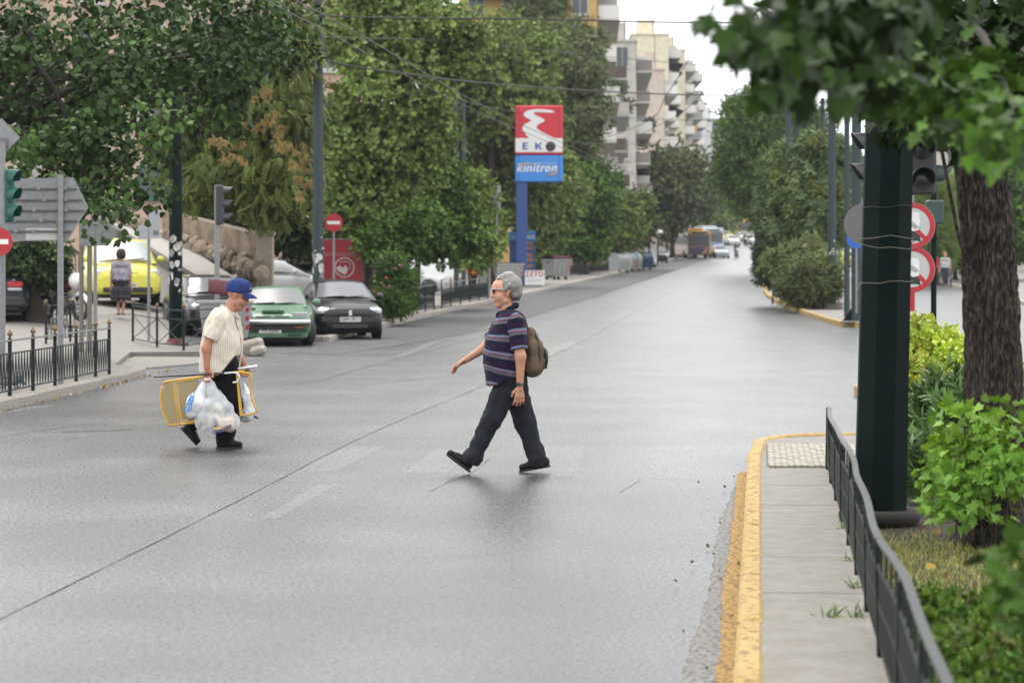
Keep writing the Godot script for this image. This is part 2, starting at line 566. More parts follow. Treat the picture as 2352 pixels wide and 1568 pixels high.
func build_pavements() -> void:
	# near median: yellow kerb, walkway, planting bed
	var edge := []
	var d := -4.0
	while d <= 21.0:
		edge.append([0.90 + 0.1 * (d - 10.0), d])
		d += 2.5
	edge.append_array([[2.13, 22.0], [2.22, 22.8], [2.5, 23.4], [3.1, 23.75], [5.6, 24.1]])
	kerb_line("median_kerb", edge, 0.15, 0.115, m_yellow, 1.0, 0.9)
	var walk := []
	for e in edge:
		walk.append([e[0] + 0.11, minf(e[1], 23.6) - (0.1 if e[1] > 23 else 0.0)])
	var inner := []
	for i in range(edge.size() - 6, -1, -1):
		inner.append([edge[i][0] + 0.62, edge[i][1]])
	var front := walk.slice(0, walk.size() - 4)
	# walkway slabs one by one (cast concrete, cross joints)
	var root := Node3D.new()
	root.name = numbered("walkway")
	add_child(root)
	root.set_meta("kind", "structure")
	d = -3.0
	while d < 18.6:
		var st := mb()
		var x := 0.90 + 0.1 * (d + 0.75 - 10.0)
		box(st, Vector3(x + 0.365, 0.063 + rng.randf_range(-0.003, 0.003), -d - 0.75), Vector3(0.52, 0.15, 1.49), Basis(Vector3.UP, -atan(0.1)), 0.006)
		part("walkway_slab", done(st), m_concrete, root)
		d += 1.5
	# corner platform of the median with interlocking pavers
	slab("median_corner", [[1.87, 18.6], [2.08, 21.0], [2.20, 22.0], [2.30, 22.76], [2.56, 23.3], [3.1, 23.6], [5.6, 23.95], [8.0, 23.95], [8.0, 18.6]], 0.128, m_concrete)
	root = Node3D.new()
	root.name = numbered("paver_field")
	add_child(root)
	root.set_meta("kind", "structure")
	var m_paver := grained("pavers", lin(0.29, 0.27, 0.22), 0.75, mats["concrete"].albedo_texture, 0.2, mats["concrete"].detail_albedo, 1.4)
	var zig := PackedVector2Array()
	for p in [[0, 0], [0.05, 0], [0.062, 0.05], [0.05, 0.1], [0.062, 0.15], [0.05, 0.2], [0, 0.2], [0.012, 0.15], [0, 0.1], [0.012, 0.05]]:
		zig.append(Vector2(p[0] * 0.93, p[1] * 0.94))
	var zmesh := plate_mesh(zig, 0.0, 0.03)
	var c := 0
	for j in 12:
		for i in 24:
			if c >= 298:
				break
			var x := 2.045 + i * 0.052 + 0.0205 * j
			part("paver", zmesh, m_paver, root, Vector3(x, 0.116 + rng.randf_range(0, 0.004), -19.7 - j * 0.205), Vector3(-PI / 2, 0, 0))
			c += 1
	# bed
	slab("planting_bed", [[0.2, -4.0], [1.42, 9.0], [2.45, 18.75], [8.0, 18.75], [8.0, -4.0]], 0.10, m_soil)
	# painted gutter beside the near kerb
	var gn := FastNoiseLite.new()
	gn.seed = 8
	gn.frequency = 0.15
	gn.fractal_octaves = 4
	var st2 := mb()
	var st3 := mb()
	d = -2.0
	while d < 20.4:
		var e := d + 0.08
		var w := func(q: float) -> float: return maxf(0.03, lerpf(0.30, 0.13, q / 20.0) + 0.05 * gn.get_noise_1d(q * 2.0) + 0.02 * gn.get_noise_1d(q * 30.0) - maxf(0.0, q - 17.5) * 0.03)
		var x0 := 0.90 + 0.1 * (d - 10.0)
		var x1 := 0.90 + 0.1 * (e - 10.0)
		quad(st2, Vector3(x0 - w.call(d), 0.006, -d), Vector3(x1 - w.call(e), 0.006, -e), Vector3(x1 + 0.02, 0.03, -e), Vector3(x0 + 0.02, 0.03, -d))
		var y0: float = 0.085 + 0.02 * gn.get_noise_1d(d * 3.0 + 500.0) + 0.018 * gn.get_noise_1d(d * 40.0 + 500.0)
		var y1: float = 0.085 + 0.02 * gn.get_noise_1d(e * 3.0 + 500.0) + 0.018 * gn.get_noise_1d(e * 40.0 + 500.0)
		quad(st3, Vector3(x0 - y0, 0.033 - y0 * 0.08, -d), Vector3(x1 - y1, 0.033 - y1 * 0.08, -e), Vector3(x1 + 0.01, 0.036, -e), Vector3(x0 + 0.01, 0.036, -d))
		d = e
	struct("gutter", done(st2), grained("gutter concrete", lin(0.20, 0.195, 0.19), 0.85, noise_tex(512, 0.04, lin(0.25, 0.24, 0.23), lin(1, 1, 1), 51, 5, FastNoiseLite.TYPE_SIMPLEX, 0.25, 0.6), 0.9, mats["concrete"].detail_albedo, 1.1))
	struct("gutter_paint", done(st3), grained("gutter paint", lin(0.33, 0.195, 0.045), 0.85, noise_tex(512, 0.03, lin(0.16, 0.13, 0.1), lin(1, 1, 1), 52, 6, FastNoiseLite.TYPE_SIMPLEX, 0.33, 0.46), 0.7, mats["concrete"].detail_albedo, 0.8))

	# far median: nose and both edges
	var nose := []
	for v in [[1905, 690], [1905, 690]]:
		pass
	var west := []
	d = 330.0
	while d > 118.0:
		west.append([0.1 * d + 0.35, d])
		d -= 14.0
	for v in [[1752, 648], [1754, 672], [1762, 684], [1790, 700], [1850, 725], [1905, 743], [1930, 750], [1965, 752]]:
		var g := ground(v[0], v[1])
		west.append([g.x, -g.z])
	var last: Array = west[west.size() - 1]
	var far_edge := west.duplicate()
	far_edge.append([last[0] + 0.5, last[1] - 0.2])
	far_edge.append([last[0] + 1.6, last[1] + 0.6])
	var east := []
	d = last[1] + 4.0
	while d < 330.0:
		east.append([maxf(last[0] + 2.4, 0.1 * d + 4.6), d])
		d += 14.0
	kerb_line("far_median_kerb", far_edge, 0.15, 0.16, m_yellow, -1.0, 2.0)
	kerb_line("far_median_kerb", [[last[0] + 1.6, last[1] + 0.6]] + east, 0.15, 0.16, m_yellow, -1.0, 6.0)
	var outline := []
	for p in far_edge:
		outline.append([p[0] + 0.1, p[1] + 0.05])
	outline.append_array(east)
	slab("far_median", outline, 0.13, m_paving)
	# small yellow stub of the crossing island seen beside the pole
	kerb_line("crossing_island_kerb", [[4.5, 30.5], [4.62, 33.5], [5.6, 34.6]], 0.15, 0.16, m_yellow, 1.0, 1.0)
	slab("crossing_island", [[4.6, 30.4], [4.7, 33.4], [5.6, 34.4], [8.0, 34.6], [8.0, 30.0]], 0.13, m_soil)

	# west side: corner pavement with its kerb
	var k1 := [[-7.6, 16.0], [-6.6, 24.0], [-6.16, 29.8], [-5.98, 35.0], [-5.84, 39.4], [-6.0, 40.6], [-6.6, 41.2]]
	kerb_line("corner_kerb", k1, 0.13, 0.22, m_kerb, -1.0, 1.0)
	slab("corner_pavement", [[-7.75, 16.0], [-6.75, 24.0], [-6.32, 29.8], [-6.14, 35.0], [-6.0, 39.2], [-6.15, 40.3], [-6.6, 41.0], [-7.4, 48.0], [-30.0, 48.0], [-30.0, 16.0]], 0.115, m_paving)
	# paved square and ramp around the side street
	slab("square_paving", [[-7.4, 48.002], [-5.9, 48.4], [-5.35, 50.5], [-6.4, 52.5], [-7.4, 54.0], [-8.5, 62.0], [-9.2, 75.0], [-16.0, 92.0], [-40.0, 92.0], [-40.0, 48.002]], 0.112, m_paving)
	slab("crossing_ramp", [[-6.55, 41.3], [-5.75, 44.0], [-5.2, 47.6], [-7.3, 47.9], [-7.2, 44.0]], 0.03, m_concrete)
	# pavement along the street
	var k2 := []
	d = 58.0
	while d < 300.0:
		k2.append([kerb_x(d), d])
		d += 7.0 if d < 130.0 else 20.0
	kerb_line("street_kerb", k2, 0.13, 0.2, m_kerb, -1.0, 1.6)
	var side := []
	for p in k2:
		side.append([p[0] - 0.15, p[1]])
	for i in range(k2.size() - 1, -1, -1):
		side.append([k2[i][0] - (9.0 if k2[i][1] > 70.0 else 2.6), k2[i][1]])
	slab("street_pavement", side, 0.115, m_paving)
	# east side of the avenue
	var k3 := []
	d = 20.0
	while d < 330.0:
		k3.append([13.8 + 0.1 * (d - 20.0) - 2.0, d])
		d += 15.0
	kerb_line("east_kerb", k3, 0.13, 0.2, m_kerb, 1.0, 5.0)
	var es := []
	for p in k3:
		es.append([p[0] + 0.15, p[1]])
	for i in range(k3.size() - 1, -1, -1):
		es.append([k3[i][0] + 9.0, k3[i][1]])
	slab("east_pavement", es, 0.115, m_paving)

# ---------------------------------------------------------------- street furniture
func on_ground(vx: float, d: float, lift := 0.115) -> Vector3:
	var x := (vx - 1176.0) / FV * d
	return Vector3(x, level(x, d) + lift, -d)

func steel_pole(label: String, where: Vector3, r: float, h: float, flange: Material, group := "") -> Node3D:
	var t := thing("steel_pole", label, "pole", where, 0.0, group)
	var st := mb()
	var rings := []
	for q in [[0.0, 1.0], [h * 0.35, 0.99], [h * 0.352, 0.95], [h * 0.7, 0.92], [h, 0.78]]:
		var ring := PackedVector3Array()
		for j in 8:
			var a := -TAU * (j + 0.5) / 8
			ring.append(Vector3(cos(a) * r * q[1], q[0], sin(a) * r * q[1]))
		rings.append(ring)
	loft(st, rings)
	part("shaft", done(st), m_green if where.x < -6.0 and where.x > -8.0 else m_teal, t)
	st = mb()
	lathe(st, [Vector2(0.01, h), Vector2(r * 0.82, h), Vector2(r * 0.8, h + 0.05), Vector2(r * 0.3, h + 0.16), Vector2(0.01, h + 0.17)], 12)
	part("cap", done(st), m_green, t)
	if flange:
		st = mb()
		lathe(st, [Vector2(r * 1.9, 0.0), Vector2(r * 1.9, 0.05), Vector2(r * 1.4, 0.08), Vector2(r * 1.05, 0.16)], 8, Basis(), Vector3.ZERO, -1)
		part("base_flange", done(st), flange, t)
	return t

func stickers(t: Node3D, r: float, y0: float, y1: float, n: int, shade: float) -> void:
	for i in n:
		var st := mb()
		var a := rng.randf_range(0.12, PI - 0.12)
		var y := rng.randf_range(y0, y1)
		var w := rng.randf_range(0.05, 0.16)
		var h := rng.randf_range(0.05, 0.22)
		var k := 5
		var pts := PackedVector2Array()
		for e in 9:
			var q := TAU * e / 9.0
			pts.append(Vector2(cos(q) * w * rng.randf_range(0.3, 0.55), sin(q) * h * rng.randf_range(0.3, 0.55)))
		plate(st, pts, 0.0, 0.002)
		var o := part("torn_poster", done(st), mat("torn paper %d" % (i % 3), lin(shade, shade * 0.98, shade * 0.93) * (0.7 + 0.15 * (i % 3)), 0.9), t, Vector3(cos(a) * r * 1.003, y, sin(a) * r * 1.003))
		o.rotation.y = PI / 2 - a

func railing(label: String, bases: Array, h: float, group: String, style := 0, rail_m: Material = null, fin := true) -> Node3D:
	var o0: Vector3 = bases[0]
	var t := thing("railing", label, "railing", o0, 0.0, group)
	var pm := box_mesh(Vector3(0.045, h, 0.045), 0.006, Vector3(0, h / 2.0, 0))
	var st := mb()
	lathe(st, [Vector2(0.012, h), Vector2(0.02, h + 0.012), Vector2(0.014, h + 0.02), Vector2(0.031, h + 0.035), Vector2(0.038, h + 0.055), Vector2(0.03, h + 0.078), Vector2(0.008, h + 0.1), Vector2(0.004, h + 0.112)], 10)
	var fm := done(st)
	var gold := mat("gilt finial", lin(0.16, 0.10, 0.045), 0.5, 0.3)
	for b in bases:
		var p := part("post", pm, m_fence, t, b - o0)
		if fin:
			part("finial", fm, gold, p)
	var top := rail_m if rail_m else m_fence
	var ys := [h - 0.03, h * 0.74, h * 0.12]
	for i in bases.size() - 1:
		var a: Vector3 = bases[i] - o0
		var e: Vector3 = bases[i + 1] - o0
		var dir := e - a
		var bs := frame_of(dir)
		for k in 3:
			st = mb()
			var s := Vector3(0.045, 0.022, dir.length()) if k == 0 else Vector3(0.02, 0.02, dir.length())
			box(st, (a + e) / 2.0 + Vector3(0, ys[k], 0), s, bs, 0.004)
			part("rail", done(st), top if k == 0 else m_fence, t)
		var n := maxi(2, int(round(dir.length() / 0.17)))
		if style == 1:  # crossed bars
			for c in [[ys[1], ys[2]], [ys[2], ys[1]]]:
				part("cross_bar", tube_mesh([a + Vector3(0, c[0], 0), e + Vector3(0, c[1], 0)], 0.009, 6), m_fence, t)
			continue
		var w := dir.length() / n
		st = mb()
		var hh: float = ys[1] - ys[2]
		for s in [-1, 1]:
			tube(st, [Vector3(0, 0, 0), Vector3(0, hh * 0.5, s * w * 0.27), Vector3(0, hh, s * w * 0.5)], 0.0075, 5)
		box(st, Vector3(0, hh * 0.42, 0), Vector3(0.014, 0.03, w * 0.5), Basis(), 0.004)
		var vm := done(st)
		for k in n:
			var pk := part("picket", vm, m_fence, t)
			pk.transform = Transform3D(bs, a + dir * ((k + 0.5) / n) + Vector3(0, ys[2], 0))
	return t

func round_sign(t: Node3D, y: float, r: float, face: Material, back: Material, z := 0.04) -> Node3D:
	var d := part("sign_plate", plate_mesh(circle(r), z - 0.006, z), back, t, Vector3(0, y, 0))
	part("sign_face", plate_mesh(circle(r * 0.985), z + 0.001, z + 0.003), face, d)
	return d

func no_entry(label: String, where: Vector3, y: float, r: float, h: float) -> void:
	var t := thing("no_entry_sign", label, "road sign", where)
	part("post", tube_mesh([Vector3.ZERO, Vector3(0, h, 0)], 0.03, 10), m_galv, t)
	var d := round_sign(t, y, r, m_red, m_galv)
	part("bar", plate_mesh(rect(r * 1.4, r * 0.34), 0.0445, 0.047), m_white, d)

func signal_head(t: Node3D, called: String, where: Vector3, turn: float, m: Material, n := 3, sec := 0.27, lens: Material = null) -> void:
	var hd := Node3D.new()
	hd.name = called
	t.add_child(hd, true)
	hd.position = where
	hd.rotation.y = turn
	var st := mb()
	box(st, Vector3(0, sec * n / 2.0, -0.08), Vector3(0.27, sec * n, 0.17), Basis(), 0.025)
	part("housing", done(st), m, hd)
	st = mb()
	for k in 26:  # visor: an open hood
		var a0 := -0.35 + (PI + 0.7) * k / 26.0
		var a1 := -0.35 + (PI + 0.7) * (k + 1) / 26.0
		var l0 := 0.12 + 0.075 * (0.4 + sin(a0))
		var l1 := 0.12 + 0.075 * (0.4 + sin(a1))
		var u := Vector3(cos(a0) * 0.118, sin(a0) * 0.118, 0)
		var v := Vector3(cos(a1) * 0.118, sin(a1) * 0.118, 0)
		quad(st, u, v, v * 0.92 + Vector3(0, 0, l1), u * 0.92 + Vector3(0, 0, l0))
		quad(st, v * 0.955, u * 0.955, u * 0.88 + Vector3(0, 0, l0), v * 0.88 + Vector3(0, 0, l1))
		quad(st, u * 0.92 + Vector3(0, 0, l0), v * 0.92 + Vector3(0, 0, l1), v * 0.88 + Vector3(0, 0, l1), u * 0.88 + Vector3(0, 0, l0))
	var vis := done(st)
	st = mb()
	lathe(st, [Vector2(0.105, 0.0), Vector2(0.09, 0.012), Vector2(0.05, 0.024), Vector2(0.002, 0.028)], 18, Basis(Vector3.RIGHT, PI / 2))
	var lm := done(st)
	for k in n:
		var y := sec * (k + 0.5)
		part("visor", vis, m, hd, Vector3(0, y, 0.004))
		part("lens", lm, lens if lens else mat("dark lens", lin(0.02, 0.022, 0.022), 0.25), hd, Vector3(0, y, 0.006))

func build_furniture() -> void:
	var maroon := mat("maroon flange", lin(0.10, 0.025, 0.022), 0.7)
	# poles on the west side
	var t := steel_pole("dark green octagonal pole on maroon flange beside the corner railing", on_ground(403, 52), 0.145, 9.0, maroon, "catenary poles")
	stickers(t, 0.142, 1.1, 2.35, 26, 0.5)
	t = steel_pole("green pole behind the black hatchback with pasted notices", on_ground(730, 64.5), 0.150, 9.3, null, "catenary poles")
	stickers(t, 0.145, 1.2, 2.6, 24, 0.6)
	steel_pole("taller of two slim green poles before the gas station trees", on_ground(1048, 106), 0.12, 8.6, null, "catenary poles")
	steel_pole("shorter of two slim green poles before the gas station trees", on_ground(1065, 113), 0.115, 8.65, null, "catenary poles")
	# the large pole on the planted median
	t = thing("trolley_pole", "massive dark octagonal pole rising from the planted median beside the tree", "pole", Vector3(2.315, 0.10, -15.6))
	var st := mb()
	var rings := []
	for q in [[-0.02, 0.172], [3.0, 0.156], [3.01, 0.152], [9.0, 0.12]]:
		var ring := PackedVector3Array()
		for j in 8:
			var a := -TAU * (j + 0.5) / 8 + 0.06
			ring.append(Vector3(cos(a) * q[1] + q[0] * 0.024, q[0], sin(a) * q[1]))
		rings.append(ring)
	loft(st, rings)
	part("shaft", done(st), m_green, t)
	st = mb()
	lathe(st, [Vector2(0.19, 0.0), Vector2(0.25, 0.02), Vector2(0.262, 0.07), Vector2(0.235, 0.105), Vector2(0.18, 0.08), Vector2(0.17, 0.0)], 20)
	part("base_collar", done(st), grained("old rubber", lin(0.05, 0.045, 0.04), 0.95, mats["soil"].albedo_texture, 0.3), t)
	var twine := mat("pale twine", lin(0.17, 0.16, 0.135), 0.85)
	for q in [[1.78, 0.03, 0.0], [1.755, -0.02, 0.5], [1.52, 0.012, 1.0], [2.0, 0.01, 2.0]]:
		var pts := []
		for k in 17:
			var a := TAU * k / 16.0
			pts.append(Vector3(cos(a) * 0.172 + q[0] * 0.024, q[0] + q[1] * sin(a * 1.0 + q[2]) + 0.006 * sin(a * 5.0 + q[2]), sin(a) * 0.172))
		part("twine_tie", tube_mesh(pts, 0.0024, 5), twine if q[2] < 1.5 else m_black, t)
	part("wire_end", tube_mesh(smooth_path([Vector3(-0.13, 1.53, 0.12), Vector3(-0.16, 1.46, 0.13), Vector3(-0.15, 1.40, 0.12), Vector3(-0.17, 1.35, 0.12)]), 0.003, 5), twine, t)
	# traffic lights standing beyond it
	t = thing("traffic_light", "dark traffic light with hoods to both sides, its post behind the massive pole", "traffic light", Vector3(3.42, 0.11, -23.2))
	part("post", tube_mesh([Vector3.ZERO, Vector3(0, 3.3, 0)], 0.055, 12), m_green, t)
	var plast := mat("dark grey plastic", lin(0.030, 0.029, 0.031), 0.5)
	signal_head(t, "signal_head", Vector3(-0.02, 2.335, 0.0), -PI / 2 + 0.08, plast, 3, 0.285)
	signal_head(t, "signal_head", Vector3(0.40, 2.29, 0.12), -0.05, m_black, 3, 0.285)
	signal_head(t, "signal_head", Vector3(0.50, 2.32, -0.05), PI / 2 - 0.1, mat("dark teal plastic", lin(0.018, 0.03, 0.03), 0.5), 3, 0.285)
	part("bracket", box_mesh(Vector3(0.5, 0.05, 0.05), 0.006, Vector3(0.22, 2.36, 0.0)), m_black, t)
	part("bracket", box_mesh(Vector3(0.5, 0.05, 0.05), 0.006, Vector3(0.22, 3.1, 0.0)), m_black, t)
	t = thing("sign_back", "grey back of a round sign peeping out from behind the massive pole", "road sign", Vector3(4.58, 0.13, -32.2))
	part("post", tube_mesh([Vector3.ZERO, Vector3(0, 2.5, 0)], 0.035, 10), m_galv, t)
	round_sign(t, 2.16, 0.27, mat("dull sign back", lin(0.11, 0.105, 0.105), 0.6), m_galv)
	# prohibition signs
	t = thing("turn_sign", "banded post with two red ringed no turn signs covered by torn stickers", "road sign", Vector3(5.16, 0.13, -32.0))
	var grey_face := mat("sign grey", lin(0.40, 0.41, 0.39), 0.5)
	for k in 5:
		part("band", tube_mesh([Vector3(0, k * 0.26, 0), Vector3(0, k * 0.26 + 0.26, 0)], 0.045, 14), m_red if k % 2 == 0 else grey_face, t)
	part("post", tube_mesh([Vector3(0, 1.3, 0), Vector3(0, 2.6, 0)], 0.035, 10), m_galv, t)
	for k in 2:
		var y := 2.14 - k * 0.56
		var d := round_sign(t, y, 0.30, grey_face, m_galv, 0.06 - 0.012 * k)
		var z := 0.0645 - 0.012 * k
		part("red_ring", ring_mesh(0.232, 0.297, z, z + 0.002), m_red, d, Vector3(-0.005, 0, 0))
		part("arrow", plate_mesh(PackedVector2Array([Vector2(-0.09, -0.19), Vector2(0.06, -0.19), Vector2(0.115, -0.215), Vector2(0.10, -0.16), Vector2(0.10, 0.06), Vector2(0.03, 0.03), Vector2(-0.09, 0.03)]), z, z + 0.0015), m_black, d)
		var sl := part("slash", plate_mesh(rect(0.50, 0.055), z + 0.002, z + 0.0035), m_red, d)
		sl.rotation.z = -PI / 4
		var pts := PackedVector2Array([Vector2(-0.15, -0.06), Vector2(0.02, -0.10), Vector2(0.09, -0.08), Vector2(0.10, 0.02), Vector2(0.085, 0.14), Vector2(-0.12, 0.15)])
		part("sticker", plate_mesh(pts, z + 0.004, z + 0.005), mat("sticker white", lin(0.6, 0.6, 0.6), 0.7), d, Vector3(0, 0.03 - 0.03 * k, 0))
		var pts2 := PackedVector2Array([Vector2(-0.1, -0.02), Vector2(0.05, -0.075), Vector2(0.09, -0.05), Vector2(0.0, 0.03)])
		part("sticker", plate_mesh(pts2, z + 0.0055, z + 0.0065), mat("sticker grey", lin(0.3, 0.3, 0.29), 0.7), d, Vector3(0, 0.03, 0))
	# green cabinet hanging beyond the tree
	t = thing("signal_back", "green backed signal box on a thin post behind the tree trunk", "signal box", Vector3(6.0, 0.1, -35.2))
	part("box", box_mesh(Vector3(0.24, 0.34, 0.2), 0.02, Vector3(0, 2.42, 0)), mat("signal green", lin(0.02, 0.05, 0.042), 0.5), t)
	part("post", tube_mesh([Vector3(0, 0, -0.05), Vector3(0, 2.9, -0.05)], 0.04, 10), m_green, t)

	# far median poles
	var specs := [[1912, 82, 0.14, 9.0, "green pole on a concrete block at the tip of the planted far median"], [1968, 69, 0.15, 9.2, "thick green pole standing at the very nose of the far median"], [1946, 74, 0.09, 9.0, "thin green pole between two thicker ones near the median nose"], [1812, 107, 0.14, 9.0, "green pole behind the olive green tree, the widest there"], [1835, 116, 0.14, 9.0, "green pole rising behind the olive tree beside a thin mast"], [1823, 140, 0.06, 9.0, "thin mast between two green poles behind the olive tree"], [1860, 150, 0.13, 9.2, "slender green pole rising over the olive tree crown"], [1890, 124, 0.15, 9.2, "green pole showing above the crown of the olive tree"], [1778, 205, 0.09, 10.5, "distant thin lamp mast before the tall dark tree"]]
	for s in specs:
		t = steel_pole(s[4], on_ground(s[0], s[1], 0.13), s[2], s[3], null, "poles of the far median")
		if s[0] == 1912:
			part("concrete_base", box_mesh(Vector3(0.62, 0.22, 0.5), 0.02, Vector3(0, 0.11, 0)), m_concrete, t)
			for k in 9:
				part("chipped_paint", plate_mesh(circle(rng.randf_range(0.015, 0.03), 7), 0.0, 0.002), m_white, t, Vector3(rng.randf_range(-0.1, 0.1), rng.randf_range(1.75, 2.25), 0.137))
		if s[0] == 1968:
			part("gusset", plate_mesh(PackedVector2Array([Vector2(-0.42, 0), Vector2(0.0, 0), Vector2(-0.12, 0.42)]), -0.02, 0.02), m_green, t)
			part("base_plate", box_mesh(Vector3(0.8, 0.05, 0.6), 0.01, Vector3(0, 0.02, 0)), m_concrete, t)
	t = thing("arrow_sign", "round blue sign half hidden by the massive pole", "road sign", on_ground(1968, 66.5, 0.45))
	part("post", tube_mesh([Vector3.ZERO, Vector3(0, 2.4, 0)], 0.03, 8), m_galv, t)
	var bl := round_sign(t, 2.0, 0.27, mat("sign blue", lin(0.01, 0.09, 0.42), 0.45), m_galv)
	part("arrow", plate_mesh(PackedVector2Array([Vector2(-0.13, 0.12), Vector2(-0.03, 0.14), Vector2(-0.06, 0.1), Vector2(0.14, -0.1), Vector2(0.1, -0.14), Vector2(-0.1, 0.06), Vector2(-0.14, 0.03)]), 0.045, 0.047), m_white, bl)

	# west signs
	t = thing("direction_sign", "back of a grey arrow shaped direction sign with ribs on a steel post", "road sign", on_ground(138, 34.3))
	part("post", tube_mesh([Vector3.ZERO, Vector3(0, 2.9, 0)], 0.042, 12), m_galv, t)
	var k := 34.3 / FV
	var o: Vector3 = t.position
	var arrow := PackedVector2Array()
	for v in [[-14, 411], [165, 407], [200, 476], [152, 553], [-18, 553]]:
		arrow.append(Vector2((v[0] - 1176) * k - o.x, EYE - (v[1] - 620) * k - o.y))
	var panel := part("panel", plate_mesh(arrow, -0.075, -0.06), m_galv, t)
	for y in [433, 459, 483, 507, 531]:
		var yy: float = EYE - (y - 620) * k - o.y
		var w0: float = (-14 - 1176) * k - o.x
		var w1: float = (165.0 + (y - 407) * 0.5 if y < 476 else 200.0 - (y - 476) * 0.62) - 1176.0
		w1 = w1 * k - o.x - 0.03
		part("rib", box_mesh(Vector3(w1 - w0, 0.028, 0.03), 0.004, Vector3((w0 + w1) / 2, yy, -0.044)), mat("rib steel", lin(0.10, 0.10, 0.105), 0.5, 0.3), panel)
		for c in 3:
			part("clip", box_mesh(Vector3(0.05, 0.05, 0.02), 0.004, Vector3(lerpf(w0, w1, 0.2 + 0.3 * c + rng.randf_range(-0.08, 0.08)), yy + 0.004, -0.028)), m_galv, panel)
	part("label_sticker", plate_mesh(rect(0.43, 0.16, Vector2((92 - 1176) * k - o.x, EYE - (537 - 620) * k - o.y)), -0.059, -0.057), mat("pale sticker", lin(0.42, 0.42, 0.42), 0.7), panel)
	var scr := mat("yellow scribble", lin(0.45, 0.40, 0.08), 0.7)
	for q in [[[112, 545], [116, 530], [121, 545], [127, 531], [131, 546]], [[119, 526], [124, 518], [128, 526]]]:
		var pts := []
		for v in q:
			pts.append(Vector3((v[0] - 1176) * k - o.x, EYE - (v[1] - 620) * k - o.y, -0.057))
		part("scribble", tube_mesh(pts, 0.006, 5), scr, panel)
	t = thing("direction_sign", "smaller grey sign back on two dull posts half covered by leaves", "road sign", on_ground(196, 48))
	part("post", tube_mesh([Vector3(-0.085, 0, 0), Vector3(-0.085, 2.55, 0)], 0.045, 10), mat("dull post", lin(0.15, 0.14, 0.115), 0.8), t)
	part("post", tube_mesh([Vector3(0.075, 0, 0), Vector3(0.075, 2.5, 0)], 0.05, 10), mats["dull post"], t)
	part("panel", plate_mesh(PackedVector2Array([Vector2(-0.1, 2.05), Vector2(0.45, 2.05), Vector2(0.6, 2.28), Vector2(0.45, 2.52), Vector2(-0.1, 2.52)]), 0.055, 0.07), m_galv, t)
	t = thing("thin_post", "thin bare steel post standing behind the corner railing", "post", on_ground(218, 46))
	part("shaft", tube_mesh([Vector3.ZERO, Vector3(0, 1.2, 0), Vector3(0.0, 2.4, 0)], [0.038, 0.036, 0.032], 10), m_galv, t)
	part("cap", tube_mesh([Vector3(0, 2.4, 0), Vector3(0, 2.43, 0)], 0.036, 10), m_black, t)
	t = thing("parking_sign", "two grey sign backs on a thin post beside the green pole", "road sign", on_ground(341, 54))
	part("post", tube_mesh([Vector3.ZERO, Vector3(0, 2.9, 0)], 0.032, 10), m_galv, t)
	part("panel", box_mesh(Vector3(0.24, 0.62, 0.015), 0.003, Vector3(0.13, 2.55, 0.04)), mat("sign back", lin(0.30, 0.31, 0.33), 0.5), t)
	part("panel", box_mesh(Vector3(0.23, 0.3, 0.015), 0.003, Vector3(-0.12, 2.37, 0.04)), mats["sign back"], t)
	part("sticker", box_mesh(Vector3(0.11, 0.1, 0.004), 0.0, Vector3(0.16, 2.36, 0.051)), mat("grey sticker", lin(0.12, 0.12, 0.13), 0.6), t)
	t = thing("traffic_light", "dark traffic light seen edge on beside a pale steel post", "traffic light", on_ground(498, 58))
	part("post", tube_mesh([Vector3.ZERO, Vector3(0, 3.55, 0)], 0.062, 12), m_galv, t)
	signal_head(t, "signal_head", Vector3(0.14, 2.62, -0.02), PI / 2, mat("dark grey plastic"), 3, 0.31)
	t = thing("traffic_light", "teal traffic light with round hoods at the corner under a diamond sign", "traffic light", on_ground(2, 33.2))
	part("post", tube_mesh([Vector3.ZERO, Vector3(0, 3.3, 0)], 0.055, 12), m_galv, t)
	var teal := mat("teal plastic", lin(0.012, 0.085, 0.066), 0.5)
	signal_head(t, "signal_head", Vector3(0.11, 2.225, -0.05), PI / 2 - 0.55, teal, 3, 0.237, teal)
	var th: Node3D = t.get_node("signal_head")
	th.scale = Vector3(0.7, 1.0, 0.8)
	t = thing("priority_sign", "back of a grey diamond sign above the teal traffic light", "road sign", on_ground(2, 33.3, 2.8))
	part("panel", plate_mesh(PackedVector2Array([Vector2(0, 0.42), Vector2(-0.26, 0.68), Vector2(0, 0.94), Vector2(0.25, 0.68)]), -0.01, 0.0), m_galv, t)
	part("post", tube_mesh([Vector3(-0.02, 0.2, -0.03), Vector3(-0.02, 0.8, -0.03)], 0.03, 8), m_galv, t)
	part("sticker", plate_mesh(rect(0.14, 0.14, Vector2(0.03, 0.60)), 0.001, 0.003), mats["grey sticker"], t)
	no_entry("red no entry sign cut by the picture edge at the corner railing", on_ground(-4, 32.9), 1.96, 0.195, 2.3)
	no_entry("red no entry sign on a thin post behind the black hatchback", on_ground(766, 67), 2.77, 0.245, 2.95)

	# railings
	var bases := []
	for d in [24.0, 25.4, 26.8, 28.2, 29.6, 30.9, 32.2, 33.55, 34.95, 36.35, 37.4]:
		var x = -6.40 + (d - 26.0) * 0.028
		bases.append(Vector3(x, level(x, d) + 0.112, -d))
	var rail_grey := mat("worn rail", lin(0.13, 0.14, 0.14), 0.5, 0.2)
	railing("long dark railing with gilt balls along the corner kerb with pigeons", bases, 0.74, "dark railings with gilt finials", 0, rail_grey)
	bases = []
	for p in [[-9.5, 50.5], [-9.2, 51.6], [-8.85, 52.6]]:
		bases.append(Vector3(p[0], level(p[0], p[1]) + 0.11, -p[1]))
	railing("short dark railing in front of the parked motorcycle", bases, 0.8, "dark railings with gilt finials")
	bases = []
